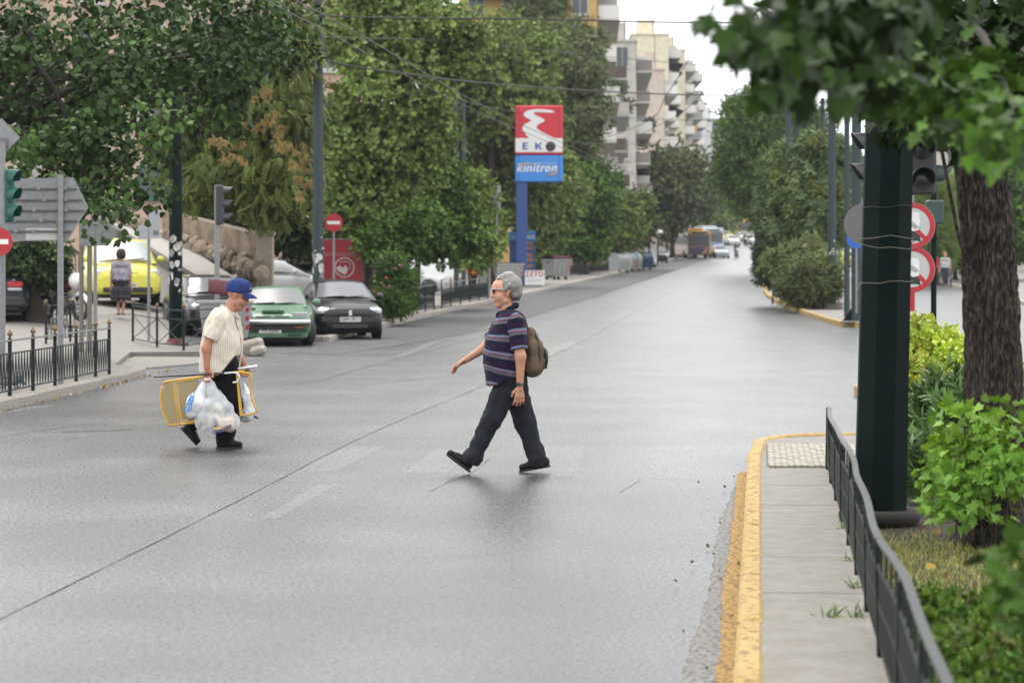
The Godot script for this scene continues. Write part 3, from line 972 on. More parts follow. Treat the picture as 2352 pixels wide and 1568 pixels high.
	for p in [[-8.05, 52.6], [-7.25, 50.6], [-6.48, 48.9], [-6.1, 51.3], [-5.72, 53.6]]:
		bases.append(Vector3(p[0], level(p[0], p[1]) + 0.11, -p[1]))
	railing("dark railing with crossed bars round the grey dumpster corner", bases, 0.82, "dark railings with gilt finials", 1)
	bases = []
	for d in [60.5, 62.5, 64.5]:
		bases.append(Vector3(kerb_x(d) - 0.5, level(kerb_x(d) - 0.5, d) + 0.11, -d))
	railing("dark railing section behind the flowering bush", [on_ground(852, 70), on_ground(890, 72.5)], 0.82, "dark railings with gilt finials", 0, rail_grey)
	bases = []
	for v in [[940, 75.5], [958, 77.4], [977, 79.2], [997, 81]]:
		bases.append(on_ground(v[0], v[1]))
	railing("short dark railing between the flowering bush and a gap", bases, 0.86, "dark railings with gilt finials", 0, rail_grey)
	bases = []
	for v in [[1014, 83], [1035, 85.5], [1057, 88], [1079, 91], [1100, 94], [1120, 97]]:
		bases.append(on_ground(v[0], v[1]))
	railing("longer dark railing before the gas station, past the gap", bases, 0.86, "dark railings with gilt finials", 0, rail_grey)
	bases = []
	for v in [[1310, 150], [1332, 154], [1354, 158], [1376, 163], [1398, 168]]:
		bases.append(on_ground(v[0], v[1]))
	railing("distant dark railing between tree planters and the roll top bins", bases, 0.9, "dark railings with gilt finials", 0, null, false)
	bases = []
	for v in [[2095, 116], [2140, 117], [2185, 118], [2230, 119], [2275, 120], [2320, 121]]:
		bases.append(on_ground(v[0], v[1]))
	railing("distant dark railing across the bright avenue on its east side", bases, 0.9, "dark railings with gilt finials", 0, null, false)
	low_fence()
	wires()
	roadside()
	gas_station()

func low_fence() -> void:
	var t := thing("low_fence", "knee high black fence with bent top rail along the median walkway", "fence")
	var base := func(d: float) -> Vector3: return Vector3(1.10 + 0.1045 * (d - 6.3), 0.12, -d)
	var wob := func(d: float) -> float: return 0.008 * sin(d * 2.3) + 0.014 * sin(d * 0.95 + 0.6)
	var top := []
	var mid := []
	var low := []
	var d := 3.0
	while d <= 19.7:
		var p: Vector3 = base.call(d)
		top.append(p + Vector3(wob.call(d) + 0.012, 0.50 + 0.008 * sin(d * 1.7), 0))
		mid.append(p + Vector3(wob.call(d) * 0.7, 0.39, 0))
		low.append(p + Vector3(0, 0.075, 0))
		d += 0.418
	var rail := mat("weathered rail", lin(0.035, 0.04, 0.04), 0.5)
	var flat := func(pts: Array, w: float, h: float) -> ArrayMesh:
		var st := mb()
		var rings := []
		for p in pts:
			rings.append(PackedVector3Array([p + Vector3(-w, h, 0), p + Vector3(w, h, 0), p + Vector3(w, -h, 0), p + Vector3(-w, -h, 0)]))
		loft(st, rings)
		return done(st)
	part("top_rail", flat.call(top, 0.016, 0.006), rail, t)
	part("rail", flat.call(mid, 0.007, 0.009), m_fence, t)
	part("rail", flat.call(low, 0.007, 0.009), m_fence, t)
	var post := box_mesh(Vector3(0.026, 0.52, 0.026), 0.003, Vector3(0, 0.24, 0))
	d = 3.2
	while d < 19.8:
		part("post", post, m_fence, t, base.call(d), Vector3(0, 0, -wob.call(d) * 1.6))
		d += 1.36
	var st := mb()
	box(st, Vector3(0, 0.23, 0), Vector3(0.009, 0.31, 0.016))
	box(st, Vector3(0, 0.24, 0), Vector3(0.012, 0.035, 0.05), Basis(Vector3.RIGHT, PI / 4))
	var pk := done(st)
	st = mb()
	box(st, Vector3(0, 0.445, 0), Vector3(0.009, 0.10, 0.012))
	var sk := done(st)
	d = 3.1
	var n := 0
	while d < 19.7 and n < 230:
		part("picket", pk, m_fence, t, base.call(d) + Vector3(wob.call(d) * 0.35, 0, 0))
		if n % 3 == 0:
			part("spindle", sk, m_fence, t, base.call(d) + Vector3(wob.call(d) * 0.9, 0, 0))
		n += 1
		d += 0.085

func wires() -> void:
	var dark := mat("cable", lin(0.02, 0.02, 0.022), 0.6)
	var pale := mat("contact wire", lin(0.06, 0.06, 0.062), 0.6, 0.2)
	var list := [
		[[[440, -18, 62], [730, 35, 64.5], [1200, 43, 65], [1660, 52, 66], [2060, 40, 66]], 0.022, "black span cable crossing the avenue highest, from pole to leaves"],
		[[[300, 10, 61], [730, 135, 64.5], [950, 172, 68], [1105, 190, 72], [1300, 205, 78], [1500, 215, 84], [1700, 219, 92], [1812, 214, 107]], 0.024, "black span cable that meets the diagonal brace wires in mid air"],
		[[[730, 85, 64.5], [1066, 97, 80], [1476, 138, 100], [1709, 154, 110], [1860, 150, 118]], 0.013, "thin span cable drawn above the red station sign"],
		[[[1048, 228, 106], [1175, 255, 120], [1359, 266, 135], [1593, 275, 150], [1860, 262, 150]], 0.016, "span cable hanging level with the red station sign top"],
		[[[1065, 250, 113], [1240, 312, 130], [1420, 333, 150], [1560, 318, 175], [1780, 295, 200]], 0.014, "lowest span cable drawn across the white letters of the station sign"],
		[[[1640, 56, 66], [1590, 125, 78], [1532, 217, 86], [1480, 283, 105], [1330, 335, 150]], 0.014, "diagonal brace wire running down from the leafy bough"],
		[[[1760, 95, 78], [1690, 155, 84], [1610, 219, 90], [1560, 262, 110], [1470, 310, 150]], 0.013, "second diagonal brace wire, the one ending at the green tree"],
	]
	for w in list:
		var pts := []
		for v in w[0]:
			pts.append(at(v[0], v[1], v[2]))
		pts = smooth_path(pts, 6)
		tag(part(numbered("span_cable"), tube_mesh(pts, w[1], 6), dark, self), w[2], "cable")
	for side in 2:
		var pts := []
		for q in [[26.0, -4.6], [39.0, -3.05], [52.0, -1.75], [64.5, -0.4], [85.0, 1.8], [106.0, 4.1], [150.0, 8.8], [200.0, 14.1], [260.0, 20.2], [330.0, 27.6]]:
			pts.append(Vector3(q[1] + side * 0.62, 5.52 + profile(q[0]) - 0.1 * side, -q[0]))
		tag(part(numbered("contact_wire"), tube_mesh(smooth_path(pts, 4), 0.008, 6), pale, self), ["kerb side trolley contact wire over the bus lane", "outer trolley contact wire over the bus lane, toward the median"][side], "cable", "trolley contact wires")

func bin_metal(label: String, where: Vector3, turn: float, lid_m: Material, open: bool) -> Node3D:
	var t := thing("dumpster", label, "dumpster", where, turn)
	var body := grained("dumpster steel", lin(0.30, 0.31, 0.31), 0.55, mats["concrete"].albedo_texture, 0.4, mats["concrete"].detail_albedo, 1.3)
	var st := mb()
	var rings := []
	for q in [[0.2, 0.52, 0.38], [0.24, 0.56, 0.42], [1.08, 0.66, 0.52], [1.10, 0.70, 0.56], [1.17, 0.70, 0.56], [1.17, 0.66, 0.52]]:
		rings.append(PackedVector3Array([Vector3(-q[1], q[0], -q[2]), Vector3(-q[1], q[0], q[2]), Vector3(q[1], q[0], q[2]), Vector3(q[1], q[0], -q[2])]))
	loft(st, rings)
	part("body", done(st), body, t)
	for s in [-1, 0, 1]:
		part("rib", box_mesh(Vector3(0.05, 0.8, 0.04), 0.008, Vector3(s * 0.36, 0.66, 0.485)), body, t, Vector3.ZERO, Vector3(0.11, 0, 0))
	st = mb()
	rings = []
	for i in 9:
		var a := PI * i / 8.0
		rings.append(PackedVector3Array([Vector3(-0.68, 0.17 * sin(a), -1.08 + 0.54 + 0.54 * -cos(a) + 0.0), Vector3(0.68, 0.17 * sin(a), -0.54 - 0.54 * cos(a)), Vector3(0.68, 0.17 * sin(a) - 0.03, -0.54 - 0.54 * cos(a)), Vector3(-0.68, 0.17 * sin(a) - 0.03, -0.54 - 0.54 * cos(a))]))
	loft(st, rings)
	var lid := part("lid", done(st), lid_m, t, Vector3(0, 1.19, 0.54))
	if open:
		lid.position = Vector3(0, 1.2, -0.52)
		lid.rotation = Vector3(-1.95, 0, 0)
	for s in [[-0.45, -0.3], [0.45, -0.3], [-0.45, 0.3], [0.45, 0.3]]:
		part("wheel", tube_mesh([Vector3(s[0] - 0.025, 0.1, s[1]), Vector3(s[0] + 0.025, 0.1, s[1])], 0.1, 12), m_rubber, t)
	for s in [-1, 1]:
		part("trunnion", tube_mesh([Vector3(s * 0.66, 0.95, 0), Vector3(s * 0.76, 0.95, 0)], 0.03, 8), m_black, t)
	for i in 3:
		var rf := part("reflector_mark", plate_mesh(PackedVector2Array([Vector2(0, 0), Vector2(0.09, 0.04), Vector2(0.09, 0.16), Vector2(0, 0.12)]), 0.0, 0.004), m_red, t, Vector3(0.50, 0.42 + i * 0.22, 0.44 + 0.027 * i))
		rf.rotation.x = 0.11
	return t

func roadside() -> void:
	var maroon := mat("maroon lid", lin(0.06, 0.014, 0.018), 0.6)
	maroon.metallic_specular = 0.15
	var t := bin_metal("grey dumpster with raised maroon lid behind the old pedestrian", on_ground(517, 51.5, 0.11), 0.12, maroon, false)
	t.scale = Vector3.ONE * 0.82
	var lid: MeshInstance3D = t.get_node("lid")
	lid.position = Vector3(0.1, 1.30, -0.5)
	lid.rotation = Vector3(0.42, 0.0, -0.12)
	lid.scale = Vector3(0.8, 0.5, 0.75)
	bin_metal("pale dumpster with dark lid beside the blue sign mast", on_ground(1167, 118, 0.11), 0.2, maroon, true)
	bin_metal("grey dumpster past the price totem under the street trees", on_ground(1278, 140, 0.11), 0.75, maroon, false)
	# roll top bins far along the kerb
	for q in [[1423, 172, "grey roll top bin, first of the distant row", 0.27, 0.29, 0.28], [1452, 180, "grey roll top bin beside the blue one", 0.30, 0.32, 0.31], [1478, 186, "dark blue roll top bin, last of the distant row", 0.02, 0.04, 0.12]]:
		var b := thing("roll_top_bin", q[2], "bin", on_ground(q[0], q[1], 0.02), 0.9)
		var st := mb()
		var rings := []
		for x in [-0.66, 0.66]:
			var ring := PackedVector3Array([Vector3(x, 0.2, -0.4), Vector3(x, 0.2, 0.4)])
			for i in 9:
				var a := PI * i / 8.0
				ring.append(Vector3(x, 0.85 + 0.5 * sin(a), 0.5 * cos(a)))
			rings.append(ring)
		loft(st, rings)
		part("body", done(st), mat("bin %d" % q[0], lin(q[3], q[4], q[5]), 0.5), b)
		for s in [-0.45, 0.45]:
			part("wheel", tube_mesh([Vector3(s, 0.1, 0.3), Vector3(s + 0.05, 0.1, 0.3)], 0.1, 10), m_rubber, b)
		part("lid", box_mesh(Vector3(1.3, 0.04, 0.5), 0.01, Vector3(0, 1.36, 0.0)), mat("bin lid", lin(0.18, 0.27, 0.23), 0.5), b)
	# broken kerb stones and weeds at the corner by the old pedestrian
	for q in [[577, 49.3, 0.5, 0.32, "broken pale kerb block tilted at the pavement corner"], [592, 49.0, 0.32, 0.18, "small broken kerb fragment lying by the tilted block"]]:
		var st := mb()
		box(st, Vector3(0, q[3] * 0.35, 0), Vector3(q[2], q[3], 0.4), Basis(Vector3(0.3, 0.2, 1).normalized(), 0.25), 0.05)
		tag(part(numbered("kerb_block"), done(st), m_kerb, self, on_ground(q[0], q[1], 0.04)), q[4], "stone block")
	# red advertising panel
	t = thing("poster_panel", "red advertising panel with white hand emblem behind the black hatchback", "billboard", on_ground(786, 74, 0.38), 0.0)
	part("frame", box_mesh(Vector3(1.32, 1.92, 0.14), 0.02, Vector3(0, 1.12, -0.08)), mat("panel frame", lin(0.05, 0.05, 0.05), 0.5), t)
	part("foot", box_mesh(Vector3(0.4, 0.2, 0.1), 0.01, Vector3(0, 0.1, -0.08)), m_galv, t)
	var pos := part("poster", box_mesh(Vector3(1.22, 1.8, 0.01), 0.0, Vector3(0, 1.14, 0.0)), mat("poster red", lin(0.24, 0.012, 0.022), 0.35), t)
	var ink := mat("poster white", lin(0.45, 0.40, 0.39), 0.5)
	var dim := mat("poster pale", lin(0.33, 0.16, 0.15), 0.5)
	part("emblem_ring", ring_mesh(0.27, 0.30, 0.006, 0.009), ink, pos, Vector3(0.06, 1.22, 0))
	part("emblem_hand", plate_mesh(PackedVector2Array([Vector2(-0.25, 0.0), Vector2(-0.14, 0.05), Vector2(-0.04, -0.01), Vector2(0.02, 0.06), Vector2(0.08, 0.03), Vector2(0.10, -0.10), Vector2(0.02, -0.22), Vector2(-0.20, -0.10)]), 0.006, 0.009), ink, pos, Vector3(0.06, 1.22, 0))
	part("emblem_outline", tube_mesh([Vector3(-0.12, 0.05, 0.008), Vector3(-0.13, 0.18, 0.008), Vector3(0.15, 0.17, 0.008), Vector3(0.18, -0.03, 0.008), Vector3(0.1, -0.05, 0.008)], 0.012, 5), ink, pos, Vector3(0.06, 1.22, 0))
	text_part("lettering", "Ακουστικά Κοχλία", 0.13, dim, pos, Vector3(0.0, 1.62, 0.008), 0.004, "Droid Sans", false, 0.8)
	text_part("lettering", "ασφάλεια κίνησης", 0.07, ink, pos, Vector3(0.1, 0.55, 0.008), 0.004)
	# small board on the pavement
	t = thing("board", "small white board with red letters standing beside the blue mast", "board", on_ground(1228, 120, 0.1), 0.1)
	part("panel", box_mesh(Vector3(0.95, 0.72, 0.04), 0.006, Vector3(0, 0.45, 0)), m_white, t)
	part("foot", box_mesh(Vector3(0.7, 0.12, 0.3), 0.01, Vector3(0, 0.06, -0.05)), m_galv, t)
	text_part("lettering", "ΣΕΤΟ", 0.26, m_red, t, Vector3(0, 0.64, 0.024), 0.004, "Droid Sans", true)
	text_part("lettering", "ΛΑΣΤΙΧΑ", 0.13, mat("board grey", lin(0.3, 0.3, 0.3), 0.6), t, Vector3(0, 0.34, 0.024), 0.004)
	# lamps and kiosk column far along the pavement
	t = thing("globe_lamp", "street lamp with white globe on a curved dark arm", "street lamp", on_ground(1510, 212, 0.1))
	part("post", tube_mesh([Vector3.ZERO, Vector3(0, 6.2, 0)], [0.12, 0.08], 10), m_green, t)
	var arm := []
	for i in 9:
		var a := PI * i / 8.0
		arm.append(Vector3(-0.5 + 0.5 * cos(a), 6.2 + 0.7 * sin(a), 0))
	part("arm", tube_mesh(arm, 0.05, 8), m_green, t)
	var sp := SphereMesh.new()
	sp.radius = 0.33
	sp.height = 0.66
	part("globe", sp, mat("opal glass", lin(0.7, 0.7, 0.68), 0.3), t, Vector3(-1.0, 6.0, 0))
	t = thing("kiosk_column", "white columned stand with orange posters beside a dark lamp post", "kiosk", on_ground(1502, 205, 0.1))
	part("column", box_mesh(Vector3(0.5, 2.9, 0.5), 0.03, Vector3(0, 1.45, 0)), mat("kiosk white", lin(0.5, 0.5, 0.48), 0.5), t)
	for q in [[3.15, 0.36, 0.4], [3.4, 0.34, 0.15]]:
		part("globe", sp, mats["opal glass"], t, Vector3(q[2], q[0] - 0.4, 0.1))
	part("poster", box_mesh(Vector3(0.75, 0.5, 0.05), 0.0, Vector3(-0.55, 2.3, 0.3)), mat("orange poster", lin(0.5, 0.14, 0.05), 0.5), t)
	part("poster", box_mesh(Vector3(0.6, 0.6, 0.05), 0.0, Vector3(-0.35, 3.9, 0.3)), mat("tan poster", lin(0.45, 0.28, 0.13), 0.5), t)
	part("poster", box_mesh(Vector3(0.6, 0.3, 0.05), 0.0, Vector3(-0.5, 3.2, 0.3), ), mat("red poster", lin(0.4, 0.03, 0.04), 0.5), t)
	part("post", tube_mesh([Vector3(-0.42, 0, 0.4), Vector3(-0.42, 4.3, 0.4)], 0.08, 8), m_green, t)
	# grey service cabinets
	for q in [[1140, 96, 0.42, 3.3, "tall grey sign back on a post before the blue mast"], [1112, 99, 0.5, 1.5, "grey cabinet beside the orange vested man"]]:
		var c := thing("cabinet", q[4], "cabinet", on_ground(q[0], q[1], 0.1))
		if q[3] > 2.0:
			part("post", tube_mesh([Vector3.ZERO, Vector3(0, 4.4, 0)], 0.05, 8), m_galv, c)
			part("panel", box_mesh(Vector3(0.34, 0.95, 0.04), 0.005, Vector3(0, 3.95, 0.06)), mats["sign back"], c)
		else:
			part("case", box_mesh(Vector3(q[2], q[3], 0.35), 0.02, Vector3(0, q[3] / 2, 0)), mat("cabinet grey", lin(0.25, 0.25, 0.24), 0.6), c)
			part("door", box_mesh(Vector3(q[2] * 0.85, q[3] * 0.85, 0.02), 0.004, Vector3(0, q[3] / 2, 0.18)), mats["cabinet grey"], c)

func gas_station() -> void:
	var d := 122.0
	var k := d / FV
	var base := on_ground(1198, d, 0.1)
	var t := thing("station_sign", "tall gas station sign, red over blue, on a blue mast", "sign", base)
	var X := func(v: float) -> float: return (v - 1176.0) * k - base.x
	var Y := func(v: float) -> float: return EYE - (v - 620.0) * k - base.y
	var mast := mat("mast blue", lin(0.020, 0.058, 0.20), 0.5)
	part("mast", box_mesh(Vector3(26 * k, Y.call(400), 0.4), 0.03, Vector3(0, Y.call(400) / 2, 0)), mast, t)
	var cx: float = X.call(1238)
	var w: float = 110 * k
	var y0: float = Y.call(418)
	var y1: float = Y.call(356)
	var y2: float = Y.call(243)
	var yb: float = Y.call(318)
	var bz := 0.32
	var up := part("red_case", box_mesh(Vector3(w, y2 - y1, 0.5), 0.05, Vector3(cx, (y1 + y2) / 2, 0.05)), mat("station red", lin(0.48, 0.014, 0.028), 0.35), t)
	var pale := mat("station white", lin(0.62, 0.62, 0.61), 0.35)
	var dn := part("blue_case", box_mesh(Vector3(w, y1 - y0 - 0.02, 0.5), 0.05, Vector3(cx, (y1 + y0) / 2 - 0.012, 0.05)), mat("station blue", lin(0.030, 0.20, 0.56), 0.35), t)
	part("white_band", box_mesh(Vector3(w * 0.985, yb - Y.call(350), 0.02), 0.0, Vector3(cx, (yb + Y.call(350)) / 2, bz - 0.005)), pale, up)
	# winding road emblem
	var s := PackedVector2Array()
	var c3 := 1.0 / (6.535 * 1.08844)
	for p in [[955, 265], [900, 238], [760, 222], [640, 222], [520, 240], [460, 280], [450, 315], [480, 350], [575, 400], [540, 430], [460, 470], [430, 520], [440, 560], [490, 640], [575, 722], [820, 730], [1030, 730], [960, 690], [860, 650], [740, 590], [660, 530], [665, 495], [700, 460], [785, 425], [795, 400], [760, 370], [650, 320], [605, 290], [640, 268], [740, 270], [860, 278], [950, 280]]:
		s.append(Vector2(X.call(1240.0 / 1.08844 + p[0] * c3), Y.call(240.0 / 1.08844 + p[1] * c3)))
	part("road_emblem", plate_mesh(s, bz - 0.01, bz + 0.008), pale, up)
	var blue := mat("letter blue", lin(0.012, 0.055, 0.26), 0.4)
	text_part("lettering", "E", 16 * k, blue, up, Vector3(X.call(1206), Y.call(336.5), bz + 0.012), 0.01, "Droid Sans", true, 1.35)
	text_part("lettering", "K", 16 * k, blue, up, Vector3(X.call(1236), Y.call(336.5), bz + 0.012), 0.01, "Droid Sans", true, 1.35)
	part("black_disc", plate_mesh(circle(11.4 * k), bz, bz + 0.02), mat("disc black", lin(0.02, 0.014, 0.018), 0.4), up, Vector3(X.call(1264.5), Y.call(337), 0))
	text_part("lettering", "kinitron", 17.5 * k, pale, dn, Vector3(X.call(1234), Y.call(386.5), bz), 0.01, "Droid Sans", true, 0.98, 0.24)
	text_part("lettering", "Βενζινοκινητήρων", 6.0 * k, mat("caption", lin(0.35, 0.5, 0.66), 0.4), dn, Vector3(X.call(1244), Y.call(375), bz), 0.006, "Droid Sans", false)
	var orange := mat("swoosh orange", lin(0.62, 0.30, 0.05), 0.4)
	for q in [[[[420, 1215], [385, 1180], [390, 1140], [440, 1115], [520, 1113], [580, 1135]], 0], [[[800, 1275], [880, 1288], [960, 1280], [988, 1250], [975, 1215], [940, 1195]], 1]]:
		var pts := []
		for p in q[0]:
			pts.append(Vector3(X.call(1240.0 / 1.08844 + p[0] * c3), Y.call(240.0 / 1.08844 + p[1] * c3), bz))
		pts = smooth_path(pts, 4)
		var rr := []
		for i in pts.size():
			rr.append(0.008 + 0.03 * sin(PI * i / (pts.size() - 1.0)))
		part("swoosh", tube_mesh(pts, rr, 6), orange, dn)
	for e in [-0.42, 0.42]:
		part("case_edge", box_mesh(Vector3(0.02, y2 - y0, 0.012), 0.0, Vector3(cx + e * w, (y0 + y2) / 2, bz - 0.012)), mat("edge dark", lin(0.03, 0.04, 0.08), 0.5), t)
	# price totem
	d = 132.0
	k = d / FV
	base = on_ground(1200, d, 0.1)
	t = thing("price_totem", "blue fuel price totem with orange number panels behind the mast", "sign", base)
	part("body", box_mesh(Vector3(60 * k, 104 * k, 0.35), 0.03, Vector3(0, 66 * k, 0)), mast, t)
	part("header", box_mesh(Vector3(60 * k, 22 * k, 0.37), 0.02, Vector3(0, 107 * k, 0)), mats["station blue"], t)
	var amber := mat("price orange", lin(0.60, 0.27, 0.05), 0.5)
	for i in 5:
		var y: float = [90, 79, 64, 53, 38][i] * k
		var pp := part("price_panel", box_mesh(Vector3(16 * k, 8 * k, 0.02), 0.0, Vector3(16 * k, y, 0.19)), amber, t)
		text_part("lettering", ["0.869", "0.969", "0.799", "0.912", "0.569"][i], 6.5 * k, mast, pp, Vector3(16 * k, y, 0.205), 0.004, "Droid Sans", true)
		part("product_name", box_mesh(Vector3(14 * k, 2.2 * k, 0.01), 0.0, Vector3(-18 * k, y, 0.185)), mat("faded name", lin(0.03, 0.03, 0.1), 0.5), t)
	text_part("lettering", "eko", 12 * k, pale, t, Vector3(15 * k, 106 * k, 0.19), 0.01, "Droid Sans", true, 0.9, 0.2)
	part("swoosh", tube_mesh([Vector3(-25 * k, 108 * k, 0.19), Vector3(-23 * k, 104 * k, 0.19), Vector3(-18 * k, 102 * k, 0.19)], 0.03, 6), orange, t)

# ---------------------------------------------------------------- plants
func leaf_mesh(outline: Array, fold := 0.12, curl := 0.15) -> ArrayMesh:  # half outline (x, y) from stalk to tip, y up, folded along the rib
	var st := mb()
	st.set_smooth_group(0)
	var rib := []
	for p in outline:
		rib.append(Vector3(0, p[1], -curl * p[1] * p[1]))
	for s in [-1.0, 1.0]:
		for i in outline.size() - 1:
			var a: Array = outline[i]
			var b: Array = outline[i + 1]
			var pa := Vector3(a[0] * s, a[1], rib[i].z + absf(a[0]) * fold)
			var pb := Vector3(b[0] * s, b[1], rib[i + 1].z + absf(b[0]) * fold)
			if s > 0:
				quad(st, rib[i], rib[i + 1], pb, pa)
			else:
				quad(st, rib[i], pa, pb, rib[i + 1])
	return done(st)

func lobed_leaf() -> ArrayMesh:
	var st := mb()
	st.set_smooth_group(0)
	var c := Vector3(0, 0.30, -0.02)
	var p := [[0, 0.02], [0.22, -0.04], [0.50, 0.08], [0.30, 0.22], [0.56, 0.46], [0.26, 0.50], [0.20, 0.66], [0, 1.0]]
	for s in [-1.0, 1.0]:
		for i in p.size() - 1:
			var z0: float = 0.16 * absf(p[i][0]) - 0.10 * p[i][1] * p[i][1]
			var z1: float = 0.16 * absf(p[i + 1][0]) - 0.10 * p[i + 1][1] * p[i + 1][1]
			var a := Vector3(p[i][0] * s, p[i][1], z0)
			var b := Vector3(p[i + 1][0] * s, p[i + 1][1], z1)
			if s > 0:
				tri(st, c, b, a)
			else:
				tri(st, c, a, b)
	quad(st, Vector3(-0.012, -0.35, 0.03), Vector3(0.012, -0.35, 0.03), Vector3(0.012, 0.05, 0.0), Vector3(-0.012, 0.05, 0.0))
	return done(st)

func sprig(leaf: ArrayMesh, n: int, spread: float, leaf_size: float, length: float, sd: int) -> ArrayMesh:
	var r := RandomNumberGenerator.new()
	r.seed = sd
	var st := SurfaceTool.new()
	st.begin(Mesh.PRIMITIVE_TRIANGLES)
	for i in n:
		var t := float(i) / maxf(1.0, n - 1.0)
		var az := i * 2.4 + r.randf_range(-0.4, 0.4)
		var out := lerpf(spread, spread * 0.25, t)
		var dir := Vector3(cos(az) * out, 1.0 - out * 0.6, sin(az) * out).normalized()
		var y := dir
		var z := (Vector3(0, 1, 0) * 0.7 + Vector3(cos(az), 0, sin(az)) * -0.2 + Vector3(r.randf_range(-1, 1), r.randf_range(-1, 1), r.randf_range(-1, 1)) * 0.6)
		z = (z - y * z.dot(y)).normalized()
		var b := Basis(y.cross(z), y, z) * Basis.from_scale(Vector3.ONE * leaf_size * r.randf_range(0.75, 1.2))
		st.append_from(leaf, 0, Transform3D(b, Vector3(0, length * t, 0)))
	return st.commit()

func pinnate(n: int) -> ArrayMesh:  # a drooping compound leaf, unit length
	var lf := leaf_mesh([[0, 0], [0.32, 0.3], [0.3, 0.65], [0, 1]], 0.1, 0.1)
	var st := SurfaceTool.new()
	st.begin(Mesh.PRIMITIVE_TRIANGLES)
	for i in n:
		var t := (i + 0.7) / n
		for s in [-1.0, 1.0]:
			var y := Vector3(s * 0.9, 0.45, -0.25).normalized()
			var z := (Vector3(0, 0.0, 1) - y * y.z).normalized()
			st.append_from(lf, 0, Transform3D(Basis(y.cross(z), y, z) * Basis.from_scale(Vector3.ONE * 0.27 * (1.0 - 0.3 * t)), Vector3(0, t, -0.35 * t * t)))
	return st.commit()

func leaf_mat(key: String, glow := 0.5, rough := 0.5) -> StandardMaterial3D:
	var m := mat(key, Color.WHITE, rough)
	m.vertex_color_use_as_albedo = true
	m.backlight_enabled = true
	m.backlight = Color(glow, glow, glow * 0.6)
	m.metallic_specular = 0.26
	return m

func leaf_transform(p: Vector3, outward: Vector3, droop: float, size: float) -> Transform3D:
	var y := (outward * rng.randf_range(0.2, 1.0) + Vector3(0, -droop, 0) + Vector3(rng.randf_range(-1, 1), rng.randf_range(-1, 1), rng.randf_range(-1, 1)) * 0.7).normalized()
	var z := Vector3(rng.randf_range(-1, 1), rng.randf_range(-0.2, 1.4), rng.randf_range(-1, 1)) + outward * 0.5
	z = (z - y * z.dot(y)).normalized()
	return Transform3D(Basis(y.cross(z), y, z) * Basis.from_scale(Vector3.ONE * size), p)

# balls: [centre, radius]; leaves cluster in them. The n_parts ones that show largest become pieces of their own.
func foliage(parent: Node, called: String, mesh: Mesh, m: Material, balls: Array, per: int, s0: float, s1: float, tones: Array, droop := 0.3, n_parts := 0, piece := "leaf", hollow := 0.35) -> void:
	var list := []
	var centre := Vector3.ZERO
	for b in balls:
		centre += b[0] / balls.size()
	for b in balls:
		var base: Color = tones[rng.randi() % tones.size()] * rng.randf_range(0.72, 1.4)
		for i in per:
			var v := Vector3(rng.randfn(), rng.randfn(), rng.randfn()).normalized()
			var p: Vector3 = b[0] + v * b[1] * pow(rng.randf_range(hollow, 1.0), 0.6) * Vector3(1.15, 0.8, 1.15)
			var c: Color = base.lerp(tones[rng.randi() % tones.size()], rng.randf() * 0.6) * rng.randf_range(0.75, 1.25)
			c.a = 1.0
			list.append([leaf_transform(p, (v + (p - centre).normalized() * 0.4).normalized(), droop, rng.randf_range(s0, s1)), c])
	if n_parts > 0:
		list.sort_custom(func(x, y): return x[0].origin.z > y[0].origin.z)
		var by := {}
		for i in mini(n_parts, list.size()):
			var c: Color = list[i][1]
			var key := "%s leaf %d" % [m.resource_name, int(clampf(c.g * 40.0, 0, 9))]
			if not by.has(key):
				var lm: StandardMaterial3D = m.duplicate()
				lm.resource_name = key
				lm.vertex_color_use_as_albedo = false
				lm.albedo_color = c.linear_to_srgb()
				lm.backlight = (c * 1.3).linear_to_srgb()
				by[key] = lm
			var o := part(piece, mesh, by[key], parent)
			o.transform = list[i][0]
		list = list.slice(n_parts)
	if list.is_empty():
		return
	var mm := MultiMesh.new()
	mm.transform_format = MultiMesh.TRANSFORM_3D
	mm.use_colors = true
	mm.mesh = mesh
	mm.instance_count = list.size()
	for i in list.size():
		mm.set_instance_transform(i, list[i][0])
		mm.set_instance_color(i, list[i][1])
	var o := MultiMeshInstance3D.new()
	o.name = called
	o.multimesh = mm
	o.material_override = m
	parent.add_child(o, true)
	o.set_meta("kind", "stuff")

# ellipsoids given in picture units [vx, vy, rx, ry, depth, depth radius in m] -> balls local to origin
func balls_in(list: Array, n: int, r0: float, r1: float, o: Vector3, holes := 0.0) -> Array:
	var out := []
	var vol := 0.0
	for e in list:
		vol += e[2] * e[3]
	for e in list:
		var k: float = e[4] / FV
		var c := at(e[0], e[1], e[4])
		for i in maxi(1, int(round(n * e[2] * e[3] / vol))):
			var v := Vector3(rng.randfn(), rng.randfn(), rng.randfn()).normalized() * pow(rng.randf_range(0.08, 1.0), 0.4)
			if rng.randf() < holes and v.length() > 0.5:
				continue
			out.append([c + Vector3(v.x * e[2] * k, v.y * e[3] * k, v.z * e[5]) - o, rng.randf_range(r0, r1)])
	return out

